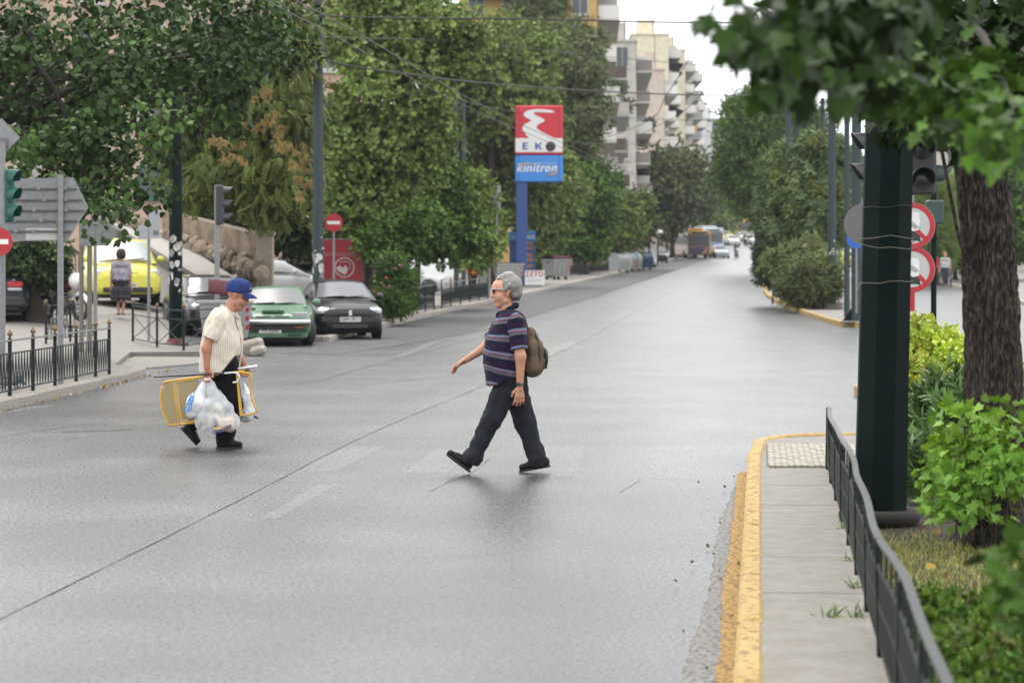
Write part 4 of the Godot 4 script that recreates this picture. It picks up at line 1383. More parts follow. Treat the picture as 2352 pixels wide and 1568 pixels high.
func limbs(t: Node, trunk: Array, r0: float, r1: float, balls: Array, n: int, m: Material, sides := 12) -> void:
	var path := smooth_path(trunk, 5)
	var radii := []
	for i in path.size():
		var f := float(i) / (path.size() - 1)
		radii.append(lerpf(r0, r1, f) * (1.0 + 0.55 * exp(-f * 9.0)))
	part("trunk", tube_mesh(path, radii, sides), m, t)
	for i in n:
		var b: Array = balls[(i * 7919) % balls.size()]
		var f := rng.randf_range(0.45, 1.0)
		var s: Vector3 = path[int(f * (path.size() - 1))]
		var e: Vector3 = b[0]
		var mid := s.lerp(e, 0.5) + Vector3(rng.randf_range(-0.2, 0.2), 0.25 + rng.randf_range(0, 0.3), rng.randf_range(-0.2, 0.2))
		var rr := r1 * rng.randf_range(0.4, 0.7)
		part("limb", tube_mesh(smooth_path([s, mid, e], 4), [rr, rr * 0.9, rr * 0.8, rr * 0.65, rr * 0.55, rr * 0.45, rr * 0.35, rr * 0.25, rr * 0.15], 6), m, t)

var sp_round: ArrayMesh
var sp_small: ArrayMesh
var sp_long: ArrayMesh
var sp_needle: ArrayMesh
var lf_round: ArrayMesh
var lf_lobed: ArrayMesh

func tree(called: String, label: String, vx: float, d: float, lift: float, trunk: Array, r: float, ells: Array, n: int, b0: float, b1: float, per: int, mesh: Mesh, s0: float, s1: float, tones: Array, droop := 0.25, holes := 0.0, group := "trees along the avenue") -> Node3D:
	var base := on_ground(vx, d, lift)
	var t := thing(called, label, "tree", base, 0.0, group)
	var balls := balls_in(ells, n, b0, b1, base, holes)
	var path := [Vector3(0, -0.1, 0)]
	for v in trunk:
		path.append(at(v[0], v[1], v[2] if v.size() > 2 else d) - base)
	limbs(t, path, r, r * 0.45, balls, mini(14, n / 4), m_bark)
	foliage(t, "crown", mesh, leaf_mat("foliage"), balls, per, s0, s1, tones, droop)
	return t

func build_plants() -> void:
	lf_round = leaf_mesh([[0, 0], [0.34, 0.06], [0.48, 0.34], [0.34, 0.68], [0, 1.0]], 0.15, 0.12)
	lf_lobed = lobed_leaf()
	var lance := leaf_mesh([[0, 0], [0.12, 0.3], [0.11, 0.6], [0, 1.0]], 0.1, 0.3)
	var oval := leaf_mesh([[0, 0], [0.27, 0.3], [0.25, 0.65], [0, 1.0]], 0.15, 0.15)
	sp_round = sprig(lf_round, 7, 0.9, 0.34, 0.75, 3)
	sp_small = sprig(oval, 9, 0.9, 0.33, 0.8, 4)
	sp_long = sprig(lance, 9, 0.8, 0.6, 0.6, 5)
	sp_needle = sprig(leaf_mesh([[0, 0], [0.035, 0.5], [0, 1.0]], 0.0, 0.2), 16, 0.8, 0.7, 0.5, 6)
	var dark := [Color(0.036, 0.068, 0.016), Color(0.055, 0.10, 0.022), Color(0.08, 0.145, 0.03), Color(0.105, 0.19, 0.04)]
	var mid := [Color(0.115, 0.165, 0.046), Color(0.15, 0.205, 0.058), Color(0.19, 0.25, 0.075), Color(0.12, 0.16, 0.052)]
	var olive := [Color(0.095, 0.12, 0.05), Color(0.125, 0.15, 0.065), Color(0.155, 0.17, 0.07), Color(0.08, 0.10, 0.045)]
	var lime := [Color(0.12, 0.18, 0.03), Color(0.16, 0.22, 0.05), Color(0.09, 0.14, 0.03)]
	var deep := [Color(0.025, 0.045, 0.02), Color(0.04, 0.065, 0.026), Color(0.055, 0.085, 0.032)]

	# poplar at the corner: single leaves large enough to see
	var base := Vector3(-9.4, 0.11, -38.5)
	var t := thing("poplar_tree", "broad poplar with large glossy leaves hanging over the sign backs", "tree", base, 0.0, "trees along the avenue")
	var balls := balls_in([[120, 150, 250, 190, 40, 1.8], [430, 110, 210, 150, 41, 1.5], [610, 60, 130, 110, 42, 1.2], [100, 390, 190, 120, 38, 1.2], [260, 330, 150, 120, 39, 1.2], [290, 470, 75, 60, 38, 0.6], [230, 520, 40, 40, 37, 0.4], [470, 250, 110, 50, 41, 0.8], [150, 200, 260, 190, 44, 1.5], [470, 110, 190, 130, 44.5, 1.2]], 300, 0.28, 0.5, base, 0.25)
	limbs(t, [Vector3(0, -0.1, 0), Vector3(0.1, 1.8, 0), Vector3(0.5, 3.4, -0.5), Vector3(1.6, 5.4, -1.5)], 0.22, 0.12, balls, 16, m_bark)
	foliage(t, "crown", lf_round, leaf_mat("poplar leaf", 0.4, 0.5), balls, 62, 0.075, 0.135, [Color(0.016, 0.031, 0.009), Color(0.024, 0.046, 0.012), Color(0.038, 0.070, 0.018), Color(0.058, 0.108, 0.026)], 0.5, 300)
	# darker tree with a leaning trunk and ivy behind it
	base = on_ground(84, 57)
	t = thing("ivy_tree", "leaning grey trunk wrapped in dark ivy beside the parked sedan", "tree", base, 0.0, "trees along the avenue")
	balls = balls_in([[55, 620, 95, 75, 57, 0.6], [25, 570, 80, 70, 57.5, 0.6], [110, 585, 50, 40, 57, 0.5]], 40, 0.22, 0.4, base)
	limbs(t, [Vector3(0, -0.1, 0), Vector3(-0.10, 0.5, 0), Vector3(-0.16, 1.3, 0), Vector3(-0.3, 2.6, -0.2)], 0.21, 0.17, balls, 3, m_bark, 14)
	foliage(t, "ivy", sp_round, leaf_mat("foliage"), balls, 42, 0.16, 0.28, deep, 0.7)

	# acacia with tan pods
	base = on_ground(575, 75, 0.6)
	t = thing("pagoda_tree", "feathery tree with tan seed clusters over the concrete ramp wall", "tree", base, 0.0, "trees along the avenue")
	balls = balls_in([[560, 300, 160, 160, 69, 2.2], [510, 415, 100, 65, 68, 1.5], [640, 420, 72, 80, 67, 1.2], [640, 250, 70, 100, 67.5, 1.4], [668, 80, 34, 110, 64, 0.5], [480, 180, 90, 130, 69, 1.4], [430, 330, 60, 110, 69, 1.2]], 300, 0.36, 0.68, base, 0.1)
	limbs(t, [Vector3(0, -0.1, 0), Vector3(-0.1, 1.2, 0), Vector3(0.1, 2.4, 0), Vector3(0.2, 4.5, 0)], 0.18, 0.1, balls, 14, m_bark)
	foliage(t, "crown", pinnate(6), leaf_mat("foliage"), balls, 42, 0.28, 0.5, [Color(0.06, 0.082, 0.02), Color(0.09, 0.115, 0.026), Color(0.125, 0.155, 0.04)], 0.9)
	var pods := balls_in([[600, 275, 50, 22, 65.2, 0.2], [650, 330, 30, 20, 65.1, 0.2], [690, 370, 22, 40, 64.9, 0.2], [645, 300, 20, 14, 65.1, 0.2], [530, 340, 26, 40, 65.1, 0.3], [500, 320, 20, 15, 65.6, 0.2], [700, 430, 18, 20, 64.9, 0.1], [680, 415, 14, 14, 64.9, 0.1], [730, 190, 20, 10, 64.6, 0.1], [590, 210, 40, 25, 65.6, 0.3], [690, 455, 10, 10, 64.8, 0.1], [560, 370, 12, 12, 65.1, 0.1], [670, 20, 26, 26, 64.4, 0.2]], 60, 0.07, 0.14, base)
	foliage(t, "seed_clusters", sp_small, leaf_mat("pods", 0.2), pods, 26, 0.08, 0.13, [Color(0.30, 0.215, 0.08), Color(0.38, 0.28, 0.11), Color(0.24, 0.18, 0.07)], 0.9)

	tree("street_tree", "large light green tree with leaning trunk beside the red panel", 838, 78, 0.1, [[846, 600], [862, 500], [890, 330], [930, 120]], 0.2, [[885, 240, 140, 220, 78, 2.2], [810, 400, 65, 130, 77, 1.5], [890, 60, 170, 110, 79, 2.0], [1020, 95, 105, 85, 79, 1.6], [960, 330, 55, 110, 78, 1.4], [880, 480, 105, 80, 77, 1.5], [790, 500, 40, 40, 76, 0.7], [850, 540, 90, 35, 76.5, 0.9]], 300, 0.4, 0.75, 34, sp_round, 0.26, 0.44, mid, 0.3, 0.1)
	tree("street_tree", "small dark crooked tree between the leaning trunk and the bush", 872, 74, 0.1, [[880, 650], [866, 600], [872, 560], [900, 520]], 0.10, [[900, 545, 70, 40, 74, 0.8], [950, 520, 60, 50, 75, 0.9]], 40, 0.25, 0.45, 34, sp_round, 0.22, 0.36, dark)
	tree("street_tree", "dark leafy tree behind the short railing", 955, 84, 0.1, [[960, 600], [968, 560], [975, 500]], 0.12, [[965, 500, 80, 90, 85, 1.4], [1000, 420, 60, 60, 86, 1.2], [1040, 550, 70, 55, 86, 1.2]], 110, 0.35, 0.6, 34, sp_round, 0.24, 0.4, dark)
	tree("street_tree", "yellow green young tree over the longer dark railing", 1078, 96, 0.1, [[1080, 600], [1082, 540]], 0.07, [[1080, 450, 50, 45, 96, 0.9], [1075, 520, 62, 60, 97, 1.0], [1100, 570, 45, 30, 96, 0.7]], 80, 0.3, 0.55, 34, sp_round, 0.24, 0.38, [lime[0], lime[1], mid[1], mid[2]])
	tree("street_tree", "tall pale tree behind the two slim green poles", 1120, 125, 0.1, [[1125, 450], [1130, 300]], 0.25, [[1140, 230, 120, 170, 127, 3.0], [1050, 330, 70, 170, 128, 2.5], [1190, 130, 90, 100, 130, 2.5], [1180, 390, 110, 120, 128, 2.5], [1120, 490, 45, 90, 138, 2.0]], 230, 0.6, 1.1, 30, sp_round, 0.42, 0.7, mid, 0.3, 0.05)
	tree("gum_tree", "tall olive gum tree right behind the station sign", 1330, 165, 0.1, [[1320, 450], [1310, 300], [1315, 150]], 0.3, [[1290, 220, 80, 160, 166, 3.5], [1315, 110, 52, 60, 168, 3.0], [1335, 180, 30, 35, 168, 2.0], [1312, 280, 42, 60, 166, 2.5], [1270, 400, 90, 90, 166, 3.0], [1235, 110, 60, 60, 168, 2.5]], 210, 0.7, 1.3, 30, sp_long, 0.6, 1.0, olive, 0.6, 0.1)
	tree("gum_tree", "round topped olive tree standing in front of the ochre building", 1238, 185, 0.1, [[1238, 300], [1238, 100]], 0.25, [[1238, 22, 46, 40, 185, 1.8]], 50, 0.6, 0.9, 34, sp_long, 0.5, 0.8, olive, 0.2)
	tree("street_tree", "bushy green tree just past the blue mast", 1262, 148, 0.1, [[1262, 560]], 0.14, [[1258, 480, 55, 85, 148, 1.8], [1240, 560, 40, 50, 147, 1.2], [1290, 440, 40, 50, 150, 1.5]], 100, 0.5, 0.8, 32, sp_round, 0.35, 0.55, mid)
	tree("street_tree", "dense green tree above the dark tree planters", 1345, 160, 0.1, [[1345, 560]], 0.16, [[1345, 470, 62, 85, 160, 2.0], [1330, 560, 60, 35, 159, 1.5], [1380, 430, 40, 50, 164, 1.5]], 110, 0.5, 0.9, 32, sp_round, 0.38, 0.6, dark)
	tree("street_tree", "low green tree over the roll top bins", 1425, 186, 0.1, [[1425, 560]], 0.16, [[1425, 515, 60, 65, 186, 2.2], [1460, 500, 40, 60, 190, 2.0], [1390, 550, 40, 35, 184, 1.5]], 100, 0.6, 0.95, 32, sp_round, 0.42, 0.65, mid)
	tree("street_tree", "wide dark tree hiding the foot of the apartment blocks", 1545, 262, 0.1, [[1545, 520]], 0.3, [[1545, 430, 92, 85, 262, 4.0], [1500, 520, 38, 55, 262, 4.0], [1500, 400, 45, 50, 262, 3.0], [1592, 430, 32, 40, 264, 3.0]], 150, 0.9, 1.5, 32, sp_round, 0.6, 0.95, olive, 0.3)
	tree("street_tree", "hazy far tree above the trolley bus poles", 1610, 380, 0.1, [[1610, 500]], 0.3, [[1610, 500, 60, 45, 380, 6.0], [1590, 530, 40, 40, 378, 5.0], [1650, 480, 40, 50, 384, 5.0]], 90, 1.2, 2.0, 30, sp_round, 0.9, 1.3, mid)
	tree("street_tree", "farthest dark tree closing the end of the avenue", 1690, 440, 0.1, [[1690, 500]], 0.3, [[1690, 470, 70, 60, 440, 8.0], [1640, 520, 60, 40, 436, 6.0], [1730, 500, 60, 50, 440, 6.0]], 90, 1.4, 2.4, 30, sp_round, 1.0, 1.5, deep)
	# far median
	tree("olive_tree", "pale olive green tree with slim dark trunk on the far median", 1893, 90, 0.13, [[1893, 620], [1891, 540], [1888, 450]], 0.075, [[1850, 440, 72, 95, 91, 1.3], [1795, 430, 38, 80, 92, 1.0], [1890, 370, 46, 60, 91, 1.1], [1880, 480, 60, 70, 90, 1.1], [1940, 450, 36, 80, 92, 0.9], [1830, 520, 55, 35, 91, 1.0]], 190, 0.3, 0.5, 32, sp_long, 0.32, 0.52, [Color(0.105, 0.155, 0.07), Color(0.15, 0.20, 0.105), Color(0.085, 0.13, 0.055), Color(0.15, 0.165, 0.055)], 0.5, 0.05, "trees of the far median")
	tree("tall_tree", "tall dark green tree narrowing the avenue on the far median", 1740, 175, 0.13, [[1740, 500], [1735, 350]], 0.25, [[1715, 330, 62, 110, 176, 3.0], [1745, 260, 55, 70, 176, 2.5], [1745, 415, 62, 85, 175, 3.0], [1692, 410, 40, 55, 177, 2.5], [1768, 490, 26, 45, 174, 1.6], [1815, 290, 70, 90, 180, 2.5]], 230, 0.7, 1.2, 32, sp_small, 0.5, 0.8, [dark[1], dark[2], mid[0], dark[2]], 0.2, 0.0, "trees of the far median")
	tree("tall_tree", "second dark tree behind the olive tree on the far median", 1850, 135, 0.13, [[1850, 560]], 0.15, [[1940, 450, 36, 90, 136, 1.4], [1900, 510, 40, 50, 134, 1.4]], 60, 0.5, 0.9, 30, sp_small, 0.4, 0.65, dark, 0.2, 0.0, "trees of the far median")
	for q in [[1835, 86, [[1835, 615, 70, 58, 86, 1.4], [1870, 630, 50, 45, 85, 1.0]], [Color(0.125, 0.18, 0.07), Color(0.165, 0.21, 0.09), Color(0.12, 0.135, 0.06)], "wide grey green shrub under the olive tree on the far median"], [1775, 90, [[1775, 600, 26, 48, 91, 0.9], [1788, 570, 24, 40, 93, 0.8]], deep, "narrow dark shrub at the kerb edge of the far median"], [1880, 82, [[1880, 655, 34, 32, 82, 0.7], [1845, 660, 40, 28, 82.5, 0.7]], [Color(0.085, 0.10, 0.04), Color(0.10, 0.105, 0.045), Color(0.07, 0.095, 0.04)], "low brownish shrub before the pole on the far median"]]:
		var b := on_ground(q[0], q[1], 0.13)
		var s := thing("shrub", q[4], "shrub", b, 0.0, "shrubs on the far median")
		var bl := balls_in(q[2], 60, 0.22, 0.4, b)
		foliage(s, "foliage", sp_long, leaf_mat("foliage"), bl, 42, 0.26, 0.42, q[3], -0.1)
		part("stem", tube_mesh([Vector3(0, -0.05, 0), Vector3(0.03, 0.8, 0)], [0.04, 0.02], 6), m_bark, s)
	# east side of the avenue
	var i := 0
	for q in [[2150, 132, "slim conifer across the bright avenue beside the trunk", sp_needle, [[2150, 540, 26, 85, 132, 1.2], [2150, 470, 20, 50, 132, 1.0]]], [2195, 140, "round green tree behind the slim conifer across the avenue", sp_round, [[2195, 500, 50, 80, 140, 2.0], [2215, 560, 40, 50, 139, 2.0]]], [2105, 150, "pale tree across the avenue behind the turn signs", sp_round, [[2100, 500, 60, 90, 150, 2.0], [2070, 440, 60, 90, 152, 2.0]]], [2290, 138, "green tree across the avenue, beyond the big trunk", sp_round, [[2290, 500, 70, 110, 138, 2.5], [2360, 480, 70, 120, 140, 2.5]]], [1995, 165, "hazy tree across the avenue seen between the median poles", sp_round, [[1995, 460, 60, 110, 165, 2.5], [2050, 540, 60, 60, 162, 2.0]]]]:
		tree("avenue_tree", q[2], q[0], q[1], 0.1, [[q[0], 560]], 0.15, q[4], 90, 0.5, 0.9, 30, q[3], 0.42, 0.7, [mid, lime, mid, dark, olive][i], 0.2, 0.0, "trees on the east side")
		i += 1

	# flowering bush by the railing
	base = on_ground(902, 70.5)
	t = thing("flowering_bush", "dark green bush with a few red flowers beside the hatchback", "bush", base)
	balls = balls_in([[905, 655, 42, 48, 70.5, 0.6], [890, 690, 42, 28, 70, 0.6], [925, 690, 24, 30, 70.5, 0.4], [900, 610, 24, 24, 70.5, 0.4]], 60, 0.18, 0.32, base)
	foliage(t, "foliage", sp_small, leaf_mat("foliage"), balls, 40, 0.16, 0.26, dark, 0.1)
	foliage(t, "flowers", lf_round, leaf_mat("petals", 0.3), balls_in([[905, 612, 20, 12, 69.8, 0.2], [885, 650, 30, 30, 69.7, 0.2]], 9, 0.03, 0.05, base), 7, 0.04, 0.07, [Color(0.45, 0.03, 0.05), Color(0.4, 0.25, 0.28)], 0.0)
	part("stem", tube_mesh([Vector3(0, -0.05, 0), Vector3(0.05, 0.7, 0)], [0.03, 0.015], 6), m_bark, t)
	median_plants()

func rough_trunk(pts: Array, r0: float, r1: float, sides: int) -> ArrayMesh:
	var path := smooth_path(pts, 16)
	var n := FastNoiseLite.new()
	n.seed = 77
	n.frequency = 1.0
	n.fractal_octaves = 3
	var st := mb()
	var rings := []
	for i in path.size():
		var f := float(i) / (path.size() - 1)
		var b := frame_of(path[mini(i + 1, path.size() - 1)] - path[maxi(i - 1, 0)])
		var ring := PackedVector3Array()
		for j in sides:
			var a := TAU * j / sides
			var u := Vector3(cos(a), sin(a), 0)
			var y: float = path[i].y
			var tw := a + 0.25 * n.get_noise_2d(y * 1.4, a)
			var ridge := absf(n.get_noise_3d(cos(tw) * 6.0, y * 1.1, sin(tw) * 6.0))
			var r := lerpf(r0, r1, f) * (1.0 + 0.5 * exp(-maxf(0.0, y) * 5.0) * (1.0 + 0.4 * sin(a * 5.0))) + 0.028 * (0.5 - minf(ridge * 2.6, 1.0)) * -1.0 - 0.012
			ring.append(path[i] + b.x * u.x * r + b.y * u.y * r)
		rings.append(ring)
	loft(st, rings, true, true, 1)
	return done(st)

func median_plants() -> void:
	# the big tree on the near median
	var base := Vector3(2.84, 0.10, -14.5)
	var t := thing("plane_tree", "big furrowed trunk with broad lobed leaves over the planted median", "tree", base)
	part("trunk", rough_trunk([Vector3(0, -0.05, 0), Vector3(-0.02, 0.8, 0), Vector3(-0.045, 1.6, 0), Vector3(-0.10, 2.2, 0.0), Vector3(-0.24, 2.75, 0.02), Vector3(-0.42, 3.4, 0.1), Vector3(-0.7, 5.0, 0.3)], 0.185, 0.12, 72), m_bark, t)
	part("sucker", tube_mesh(smooth_path([Vector3(-0.16, 1.62, 0.1), Vector3(-0.24, 1.74, 0.16), Vector3(-0.30, 2.0, 0.18), Vector3(-0.37, 2.35, 0.2), Vector3(-0.42, 2.6, 0.2)], 4), 0.011, 7), m_bark, t)
	part("sucker", tube_mesh(smooth_path([Vector3(-0.17, 1.66, 0.12), Vector3(-0.20, 1.85, 0.18), Vector3(-0.19, 2.1, 0.2), Vector3(-0.24, 2.4, 0.22)], 4), 0.007, 7), m_bark, t)
	for q in [[Vector3(-0.25, 2.75, 0.05), at(2230, 190, 11.0), 0.05], [Vector3(-0.42, 3.4, 0.1), at(2030, 70, 8.5), 0.05], [Vector3(-0.42, 3.4, 0.1), at(1960, 160, 13.0), 0.04], [Vector3(-0.55, 4.0, 0.1), at(1850, 60, 7.0), 0.045], [Vector3(-0.25, 2.75, 0.05), at(2330, 250, 8.0), 0.04]]:
		var e: Vector3 = q[1] - base
		var m: Vector3 = q[0].lerp(e, 0.5) + Vector3(0, 0.25, 0)
		part("limb", tube_mesh(smooth_path([q[0], m, e], 5), [q[2], q[2] * 0.9, q[2] * 0.8, q[2] * 0.7, q[2] * 0.6, q[2] * 0.5, q[2] * 0.45, q[2] * 0.4, q[2] * 0.3, q[2] * 0.25, q[2] * 0.15], 8), m_bark, t)
	var shade := [Color(0.010, 0.023, 0.005), Color(0.018, 0.040, 0.007), Color(0.008, 0.017, 0.004), Color(0.032, 0.07, 0.010)]
	var fresh := [Color(0.04, 0.085, 0.012), Color(0.06, 0.125, 0.018), Color(0.03, 0.062, 0.010)]
	var lm := leaf_mat("plane leaf", 0.4, 0.55)
	var far := balls_in([[2240, 60, 180, 110, 12.5, 1.0], [1990, 60, 150, 70, 13, 0.8], [2010, 170, 60, 60, 14, 0.4], [2320, 220, 90, 170, 12.5, 0.7], [2120, 140, 130, 110, 12, 0.7], [1880, 50, 120, 50, 13.5, 0.5], [2170, 260, 90, 40, 12.8, 0.4], [2050, 235, 60, 30, 13.5, 0.3]], 150, 0.12, 0.24, base)
	foliage(t, "crown", lf_lobed, lm, far, 30, 0.055, 0.105, shade, 0.5, 100)
	var near := balls_in([[1790, 80, 110, 75, 6.3, 0.4], [1715, 45, 45, 35, 6.0, 0.25], [1850, 145, 80, 55, 6.4, 0.35], [1960, 75, 110, 80, 6.8, 0.5], [1930, 20, 170, 40, 7.0, 0.4], [2080, 30, 130, 60, 7.0, 0.5], [1750, 140, 35, 35, 6.2, 0.15], [1900, 185, 40, 26, 6.4, 0.2], [2000, 180, 50, 26, 6.8, 0.3]], 66, 0.05, 0.11, base, 0.3)
	foliage(t, "crown", lf_lobed, lm, near, 11, 0.05, 0.085, shade, 0.6, 110)
	var mids := balls_in([[2140, 200, 110, 60, 8.6, 0.3], [2230, 160, 100, 60, 8.8, 0.3], [2060, 170, 50, 30, 9.0, 0.2], [2270, 280, 85, 50, 7.6, 0.3], [2160, 275, 40, 30, 8.3, 0.2], [2335, 350, 30, 55, 7.2, 0.2]], 44, 0.07, 0.14, base, 0.1)
	foliage(t, "crown", lf_lobed, lm, mids, 13, 0.045, 0.082, fresh + [shade[1]], 0.7, 90)
	# leaves of a second plant hanging at the picture edge
	t = thing("leafy_shoot", "blurred green shoot reaching in beside the ground cover at the edge", "shoot", at(2352, 1420, 6.6))
	foliage(t, "leaves", lf_lobed, lm, balls_in([[2340, 1290, 22, 60, 6.6, 0.1], [2345, 1390, 20, 50, 6.5, 0.1]], 9, 0.04, 0.08, t.position), 6, 0.06, 0.085, fresh, 0.2, 50)
	part("stem", tube_mesh([Vector3(0, -0.8, 0), Vector3(0.01, -0.2, 0), Vector3(-0.01, 0.15, 0)], [0.008, 0.006, 0.003], 6), m_bark, t)

	# suckers at the foot of the trunk
	base = Vector3(2.70, 0.10, -14.15)
	t = thing("sapling_bush", "bright green bush of lobed leaves sprouting before the big trunk", "bush", base)
	var balls := balls_in([[2215, 1010, 80, 60, 14.2, 0.25], [2290, 1020, 70, 75, 14.1, 0.25], [2170, 1060, 60, 70, 14.1, 0.2], [2240, 1110, 110, 75, 14.0, 0.3], [2200, 960, 30, 30, 14.2, 0.1], [2330, 970, 40, 40, 14.0, 0.2], [2170, 1150, 50, 50, 13.9, 0.2], [2320, 1110, 50, 60, 13.9, 0.2]], 66, 0.07, 0.13, base, 0.05)
	foliage(t, "leaves", lf_lobed, leaf_mat("bush leaf", 0.7, 0.42), balls, 17, 0.042, 0.078, [Color(0.16, 0.29, 0.04), Color(0.21, 0.36, 0.055), Color(0.12, 0.23, 0.035), Color(0.19, 0.31, 0.04)], 0.1, 300)
	for k in 12:
		var e: Array = balls[(k * 5) % balls.size()]
		part("stem", tube_mesh(smooth_path([Vector3(rng.randf_range(-0.06, 0.06), -0.03, rng.randf_range(-0.05, 0.05)), e[0] * Vector3(0.4, 0.5, 0.4), e[0]], 4), [0.009, 0.009, 0.008, 0.008, 0.007, 0.006, 0.005, 0.004, 0.003], 5), m_bark, t)
	# clipped hedge
	base = Vector3(3.6, 0.1, -19.6)
	t = thing("hedge", "yellow green hedge between the massive pole and the trunk", "hedge", base)
	balls = balls_in([[2105, 815, 50, 65, 20.0, 0.5], [2165, 840, 60, 60, 19.6, 0.6], [2230, 860, 60, 50, 19.4, 0.6], [2090, 900, 50, 60, 19.0, 0.4], [2170, 910, 70, 50, 18.8, 0.5], [2300, 900, 60, 60, 19.0, 0.5]], 120, 0.09, 0.17, base)
	foliage(t, "leaves", sprig(lf_round, 8, 0.9, 0.4, 0.75, 9), leaf_mat("hedge leaf", 0.6, 0.45), balls, 34, 0.07, 0.12, [Color(0.30, 0.38, 0.05), Color(0.37, 0.45, 0.07), Color(0.22, 0.32, 0.045), Color(0.35, 0.36, 0.06)], -0.3, 300, "sprig")
	part("stem", tube_mesh([Vector3(0, -0.05, 0), Vector3(0, 0.6, 0)], [0.03, 0.015], 6), m_bark, t)
	# oleander
	base = Vector3(2.95, 0.1, -17.0)
	t = thing("oleander", "dark oleander with narrow leaves below the yellow green hedge", "shrub", base)
	balls = balls_in([[2130, 970, 60, 50, 17.0, 0.35], [2110, 1070, 36, 55, 16.6, 0.25], [2185, 950, 50, 45, 17.0, 0.3], [2160, 1040, 60, 50, 16.8, 0.3]], 46, 0.10, 0.17, base)
	foliage(t, "leaves", sp_long, leaf_mat("oleander leaf", 0.4, 0.35), balls, 14, 0.13, 0.21, [Color(0.05, 0.10, 0.03), Color(0.08, 0.14, 0.045), Color(0.035, 0.07, 0.022), Color(0.11, 0.17, 0.06)], -0.2, 200, "leaf_whorl")
	part("stem", tube_mesh([Vector3(0, -0.05, 0), Vector3(0, 0.7, 0)], [0.02, 0.01], 6), m_bark, t)
	# lawn and ground cover: nobody could count the blades
	var blade := leaf_mesh([[0.055, 0], [0.045, 0.5], [0, 1.0]], 0.1, 0.35)
	var list := []
	for k in 30000:
		var d := rng.randf_range(10.2, 15.4)
		var x0 := 1.10 + 0.1045 * (d - 6.3) + 0.07
		var p := Vector3(rng.randf_range(x0, x0 + 2.4), 0.095, -d)
		if d > 14.2 and rng.randf() < (d - 14.2) * 0.85:
			continue
		list.append([leaf_transform(p, Vector3(rng.randf_range(-0.5, 0.5), 1, rng.randf_range(-0.5, 0.5)), -0.8, rng.randf_range(0.02, 0.05)), [Color(0.30, 0.32, 0.07), Color(0.38, 0.35, 0.12), Color(0.24, 0.30, 0.06), Color(0.40, 0.35, 0.16)][rng.randi() % 4]])
	scatter("grass", blade, leaf_mat("grass", 0.5, 0.6), list, "thin dry lawn between the low fence and the bush", "grass")
	list = []
	for k in 13000:
		var d := rng.randf_range(8.2, 10.8)
		var x0 := 1.10 + 0.1045 * (d - 6.3) + 0.09
		var top := 0.10 + 0.16 * (0.7 + 0.3 * sin(d * 5.0)) * smoothstep(10.85, 10.3, d)
		var p := Vector3(rng.randf_range(x0, x0 + 2.0), 0.1 + rng.randf() * top, -d)
		list.append([leaf_transform(p, Vector3(rng.randf_range(-0.6, 0.6), 1, rng.randf_range(-0.6, 0.6)), -0.3, rng.randf_range(0.045, 0.08)), [Color(0.05, 0.11, 0.02), Color(0.085, 0.16, 0.025), Color(0.13, 0.21, 0.035), Color(0.09, 0.11, 0.03)][rng.randi() % 4]])
	scatter("ground_cover", sprig(lf_round, 7, 0.95, 0.42, 0.6, 12), leaf_mat("cover leaf", 0.5, 0.45), list, "low dark green ground cover behind the low fence", "ground cover")
	list = []
	for k in 70:
		var d := rng.randf_range(9.0, 16.0)
		var x0 := 1.10 + 0.1045 * (d - 6.3) + 0.1
		var p := Vector3(rng.randf_range(x0, x0 + 1.8), 0.122, -d)
		list.append([leaf_transform(p, Vector3(rng.randf_range(-1, 1), 0.15, rng.randf_range(-1, 1)), 0.0, rng.randf_range(0.03, 0.07)), [Color(0.36, 0.24, 0.07), Color(0.20, 0.12, 0.06), Color(0.42, 0.33, 0.16), Color(0.4, 0.4, 0.36)][rng.randi() % 4]])
	for k in 26:  # in the gutters
		var d := rng.randf_range(8.0, 20.0)
		var p := Vector3(0.90 + 0.1 * (d - 10.0) - rng.randf_range(0.02, 0.4), 0.035, -d)
		list.append([leaf_transform(p, Vector3(rng.randf_range(-1, 1), 0.1, rng.randf_range(-1, 1)), 0.0, rng.randf_range(0.012, 0.03)), [Color(0.2, 0.12, 0.06), Color(0.10, 0.07, 0.05), Color(0.35, 0.3, 0.22)][rng.randi() % 3]])
	for k in 90:
		var d := rng.randf_range(26.0, 41.0)
		var p := Vector3(-6.2 + (d - 29.8) * 0.03 + rng.randf_range(-0.02, 0.22), 0.02, -d)
		list.append([leaf_transform(p, Vector3(rng.randf_range(-1, 1), 0.1, rng.randf_range(-1, 1)), 0.0, rng.randf_range(0.03, 0.07)), [Color(0.36, 0.27, 0.07), Color(0.30, 0.18, 0.06), Color(0.42, 0.36, 0.2)][rng.randi() % 3]])
	scatter("leaf_litter", lf_round, leaf_mat("dry leaf", 0.2, 0.8), list, "dry fallen leaves along kerbs, gutter and lawn", "leaves")
	var tufts := [[1962, 1293], [1968, 1352], [1975, 1420], [1900, 1420], [1948, 1215]]
	for q in tufts:
		var g := ground(q[0], q[1], 0.135)
		var tf := thing("weed_tuft", ["grass tuft in the second walkway joint by the low fence", "largest grass tuft against the low fence foot", "flat grass tuft in the walkway joint near the camera", "thin weed lying in the middle of a walkway joint", "tiny weed at the low fence post by the massive pole"][tufts.find(q)], "weed", g)
		list = []
		for k in 26:
			list.append([leaf_transform(Vector3(rng.randf_range(-0.04, 0.04), 0, rng.randf_range(-0.03, 0.03)), Vector3(rng.randf_range(-1.2, 1.2), 0.6, rng.randf_range(-1, 1)), -0.2, rng.randf_range(0.04, 0.1)), Color(0.10, 0.18, 0.03)])
		scatter("blades", blade, mats["grass"], list, "", "", tf)

